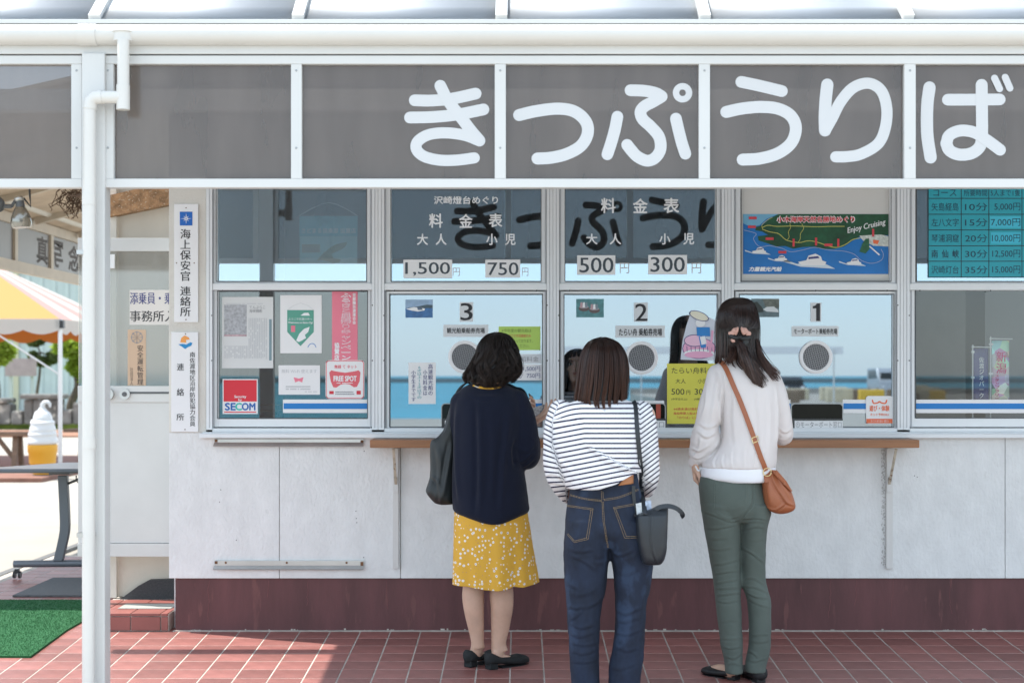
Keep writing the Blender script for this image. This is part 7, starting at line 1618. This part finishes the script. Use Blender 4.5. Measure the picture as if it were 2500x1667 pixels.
loft(tj, K3b, y3, [(240, 505, 728, -.014, .108), (330, 510, 728, -.012, .104), (420, 511, 706, -.008, .095), (560, 511, 694, -.004, .085), (700, 513, 690, 0, .076), (800, 516, 695, 0, .070), (880, 530, 712, 0, .070), (950, 556, 731, 0, .068), (1050, 568, 737, 0, .064), (1180, 572, 735, 0, .06), (1290, 566, 729, 0, .054), (1360, 556, 720, 0, .05), (1430, 545, 702, 0, .048), (1482, 550, 700, 0, .048)], N=32, ex=2.15)
tm3 = fuse([tj], .0052, 3)
crease(tm3, K3b, [(((600, 100), (600, 240), (540, 320), (512, 380)), -.007, 9), (((512, 380), (509, 600), (511, 800)), -.008, 7), (((220, 290), (330, 330), (440, 370), (505, 350)), .006, 8), (((240, 420), (350, 420), (470, 395)), .005, 8), (((330, 310), (420, 350), (500, 330)), .005, 7), (((520, 350), (620, 345), (715, 360)), .005, 8), (((520, 385), (620, 370), (700, 380)), .004, 7), (((530, 430), (620, 410), (700, 420)), .005, 8),
    (((510, 560), (600, 610), (685, 680)), .007, 8), (((300, 690), (390, 680), (500, 650)), .004, 9), (((310, 760), (400, 745), (505, 735)), .005, 8), (((315, 830), (400, 815), (505, 800)), .005, 7), (((318, 870), (400, 865), (505, 860)), .006, 7), (((325, 915), (410, 910), (510, 895)), .006, 7), (((325, 955), (400, 970), (505, 950)), .005, 7), (((530, 850), (620, 860), (715, 900)), .006, 7), (((545, 890), (630, 930), (730, 940)), .006, 8), (((560, 940), (640, 980), (735, 1010)), .005, 8), (((520, 800), (600, 790), (690, 840)), .005, 8),
    (((350, 1120), (420, 1105), (515, 1110)), .002, 8), (((365, 1235), (440, 1240), (525, 1230)), .004, 8), (((375, 1300), (450, 1310), (525, 1290)), .005, 8), (((390, 1360), (460, 1385), (525, 1340)), .005, 8), (((395, 1430), (460, 1420), (520, 1440)), .004, 8), (((570, 1215), (650, 1210), (730, 1205)), .004, 7), (((575, 1250), (650, 1265), (725, 1250)), .004, 8), (((560, 1320), (610, 1350), (640, 1380)), .006, 8), (((560, 1390), (620, 1405), (700, 1380)), .005, 8),
    (((250, 480), (330, 500), (420, 490)), .003, 10), (((270, 560), (350, 580), (450, 560)), .003, 10), (((560, 500), (620, 510), (690, 500)), .002, 9)], .0022, 12, 6, scale=.52)
raise_poly(tm3, K3b, ((318, 90), (555, 92), (600, 130), (590, 250), (440, 300), (318, 275)), .0014)
put('trousers', tm3, TRO, p3); T3 = bvh(tm3)
stitches(T3, K3b, [((318, 92), (318, 275)), ((318, 92), (555, 92)), ((552, 92), (550, 240)), ((612, 90), (612, 240), (570, 300), (520, 360))], y3-.11, mat('olive_thread', (.14, .17, .15), .8), p3, r=.0007)
# hair of person 3: gathered half up with bow
H3 = hairmat('dark_brown_hair', (.014, .008, .007), (.060, .030, .022), .27); MATS['dark_brown_hair'].node_tree.nodes['Principled BSDF'].inputs['Specular IOR Level'].default_value = .6
SA = Surf(K3, y3+.035, [(72, 420, 458, 0, .01), (80, 385, 500, 0, .04), (100, 350, 530, 0, .062), (140, 322, 550, 0, .085), (200, 303, 566, 0, .100), (260, 296, 573, 0, .106), (320, 294, 574, 0, .105), (400, 294, 576, -.006, .100), (460, 292, 600, -.015, .095), (520, 292, 640, -.03, .095), (600, 400, 690, -.045, .09), (670, 450, 700, -.05, .085)])
h = Hair(3); shell(h, SA, .93, 470, open_=(45, 135, 170))
comb(h, SA, 1700, lambda x: float(np.interp(x, [290, 330, 380, 430, 500, 560, 620, 700], [505, 500, 480, 540, 600, 600, 590, 600])), 74, wave=.2, wf=2, clump=10, open_=(45, 135, 180), back=300, tipcol=.9)
rr = h.rr
for i in range(2300):    # top layer combed back to the bow
    th = rr.uniform(math.pi*.98, 2*math.pi*1.01); tgt = (441+rr.uniform(-14, 14), 322+rr.uniform(-12, 12)); a0 = abs(math.cos(th)); pts = []; y0_ = 74; ra = 1.0+rr.uniform(-.02, .035)
    e_ = 250+rr.uniform(-60, 20)-60*(1-a0)
    for k in range(15):
        t = k/14; cy = y0_+(e_-y0_)*min(1, t*1.35)**1.2; base = SA.at(th, cy, ra)
        if t > .45:
            s_ = (t-.45)/.55; s_ = s_*s_*(3-2*s_); bow = SA.at(math.pi*1.5+(tgt[0]-436)/140, tgt[1], 1.0); mid = SA.at(th*(1-s_)+math.pi*1.5*s_, cy*(1-s_)+tgt[1]*s_, ra*(1-.03*s_)); base = base*(1-s_)+mid*s_ if s_ < .5 else mid
        pts.append(base)
    h.strand(pts, .0013*rr.uniform(.7, 1.2), tone=rr.uniform(.2, .9), t0=0, t1=.25)
for i in range(1000):    # tail hanging from the bow
    f_ = rr.gauss(0, .45); f_ = max(-1, min(1, f_)); x0 = 445+rr.uniform(-16, 16); xe = 545+f_*95; ye = float(np.interp(xe, [440, 480, 530, 600, 640, 660], [500, 575, 635, 668, 658, 600]))+rr.uniform(-75, 4)*rr.random(); pts = []
    yo = rr.uniform(-.012, .006)
    for k in range(14):
        t = k/13; cy = 330+(ye-330)*t; cx = x0+(xe-x0)*t**1.05+math.sin(t*3+f_*3)*5; p = P(*K3(cx, cy), y3-.072-.048*math.sin(min(1, t*1.6)*1.57)+yo+.02*abs(f_)); pts.append(p)
    h.strand(pts, .0012*rr.uniform(.7, 1.2), tone=rr.uniform(.1, 1), t0=.1, t1=rr.uniform(.6, 1.3))
for i in range(260):     # wisps lying over the right shoulder and left neck
    if i < 190: x0, y0_, xe, ye = 575+rr.uniform(-18, 3), 400+rr.uniform(-60, 60), rr.uniform(660, 722), rr.uniform(560, 625)
    else: x0, y0_, xe, ye = 420+rr.uniform(-40, 30), 400+rr.uniform(-20, 30), rr.uniform(335, 400), rr.uniform(490, 520)
    pts = []
    for k in range(12):
        t = k/11; cx = x0+(xe-x0)*t**1.5; cy = y0_+(ye-y0_)*t; pts.append(P(*K3(cx, cy), y3-.05-.055*t+rr.uniform(-.001, .001)+(0 if i < 190 else -.02)))
    h.strand(pts, .0011, tone=rr.uniform(.2, 1), t0=.3, t1=1)
h.build(H3, p3)
PK = mat('pink_satin', (.56, .33, .27), .45, bump=.1, bscale=40); BKS = mat('black_satin', (.012, .016, .018), .5); yb = y3-.092
def blobs(parts, vox=.003): 
    m = MB()
    for c_, r_, a_ in parts: m.ell(KP(K3, *c_, yb), r_, rot=Matrix.Rotation(a_, 3, 'Y'), nu=16, nv=10)
    return m
bw = thing('t', None, None) if False else None
bowm = fuse([blobs([((414, 293), (.013, .008, .017), .75), ((430, 290), (.0065, .012, .018), .25), ((390, 310), (.013, .008, .009), .5), ((484, 293), (.013, .008, .017), -.75), ((466, 290), (.0065, .012, .018), -.25), ((507, 310), (.012, .008, .010), -.5), ((404, 355), (.011, .006, .008), .6)])], .0024, 1)
crease(bowm, K3, [(((437, 318), (420, 290), (408, 268)), .003, 4), (((430, 322), (405, 300), (385, 292)), .003, 4), (((462, 318), (480, 290), (492, 270)), .003, 4), (((470, 322), (495, 302), (512, 294)), .003, 4)]); put('hair_bow', bowm, PK, p3)
put('black_ribbon', fuse([blobs([((412, 335), (.024, .013, .0095), .22), ((390, 326), (.010, .012, .010), .5), ((482, 340), (.026, .013, .010), -.05), ((506, 336), (.011, .012, .011), -.2), ((447, 333), (.008, .017, .009), 0), ((488, 365), (.014, .008, .022), .3), ((478, 385), (.010, .006, .014), .3)])], .003, 2), BKS, p3)
# brown shoulder bag
BR = mat('brown_leather', (.36, .115, .048), .42, var=.15, vscale=10, bump=.2, bscale=260)
bg3 = thing('shoulder_bag', 'tan brown leather shoulder bag on the hip of the woman in white', 'bag', tuple(KP(K3, 720, 1490, y3-.13)))
yb3 = y3-.06; m = MB()
loft(m, K3, yb3, [(1206, 646, 668, -.02, .012), (1222, 618, 700, -.02, .028), (1255, 600, 726, -.02, .045), (1300, 598, 756, -.02, .055), (1345, 600, 784, -.02, .06), (1395, 606, 802, -.02, .062), (1430, 612, 812, -.02, .06), (1452, 622, 813, -.02, .056), (1472, 636, 800, -.02, .048), (1488, 668, 770, -.02, .035), (1496, 700, 735, -.02, .02)], N=36, sub=5, ex=2.9)
bmm = fuse([m], .004, 1); crease(bmm, K3, [(((650, 1215), (680, 1300), (730, 1380), (762, 1425), (805, 1440)), .007, 8), (((612, 1440), (680, 1470), (755, 1425)), .005, 7), (((660, 1240), (640, 1330), (650, 1430)), .002, 14), (((700, 1240), (745, 1330), (800, 1420)), .003, 8)], .001, 14, 3)
put('bag_body', bmm, BR, bg3)
fl_ = MB(); a_ = [KP(K3, *q, yb3-.02+o_) for q, o_ in (((652, 1207), -.02), ((690, 1209), -.035), ((752, 1280), -.05), ((792, 1345), -.03), ((786, 1352), -.045), ((735, 1300), -.062), ((680, 1240), -.05))]
fl_.add([tuple(p) for p in a_]+[tuple(p+Vector((.002, -.004, 0))) for p in a_], [tuple(range(6, -1, -1)), tuple(range(7, 14))]+[(i, (i+1) % 7, (i+1) % 7+7, i+7) for i in range(7)]); fl_.build('flap', BR, bg3)
T3b = bvh(bm3, bmm, wm)
ribbon(T3b, K3, ((322, 500), (345, 520), (375, 575), (410, 660), (450, 750), (490, 855), (525, 950), (552, 1030), (580, 1110), (605, 1175), (618, 1212)), .0200, .0035, y3-.12, BR, bg3, 'strap', off=.004, sm=10)
m = MB(); cb_ = [cast(T3b, K3, *q, y3-.13, .010)[0] for q in ((526, 998), (562, 984), (570, 1016), (534, 1030))]
for i in range(4): m.bar(cb_[i], cb_[(i+1) % 4], .0026)
m.build('buckle', mat('brass', (.75, .62, .34), .3, .9), bg3)
m = MB(); c_ = cast(T3b, K3, 620, 1222, y3-.13, .010)[0]; rg = [c_+Vector((.0165*math.cos(a), -.002, .0165*math.sin(a))) for a in np.linspace(0, 2*math.pi, 20)]; m.tube(rg, .0022, 8); m.build('ring', MATS['brass'], bg3, smooth=True)
ribbon(bvh(bmm), K3, ((620, 1232), (624, 1260), (630, 1290)), .018, .004, y3-.13, BR, bg3, 'tab', off=.002)
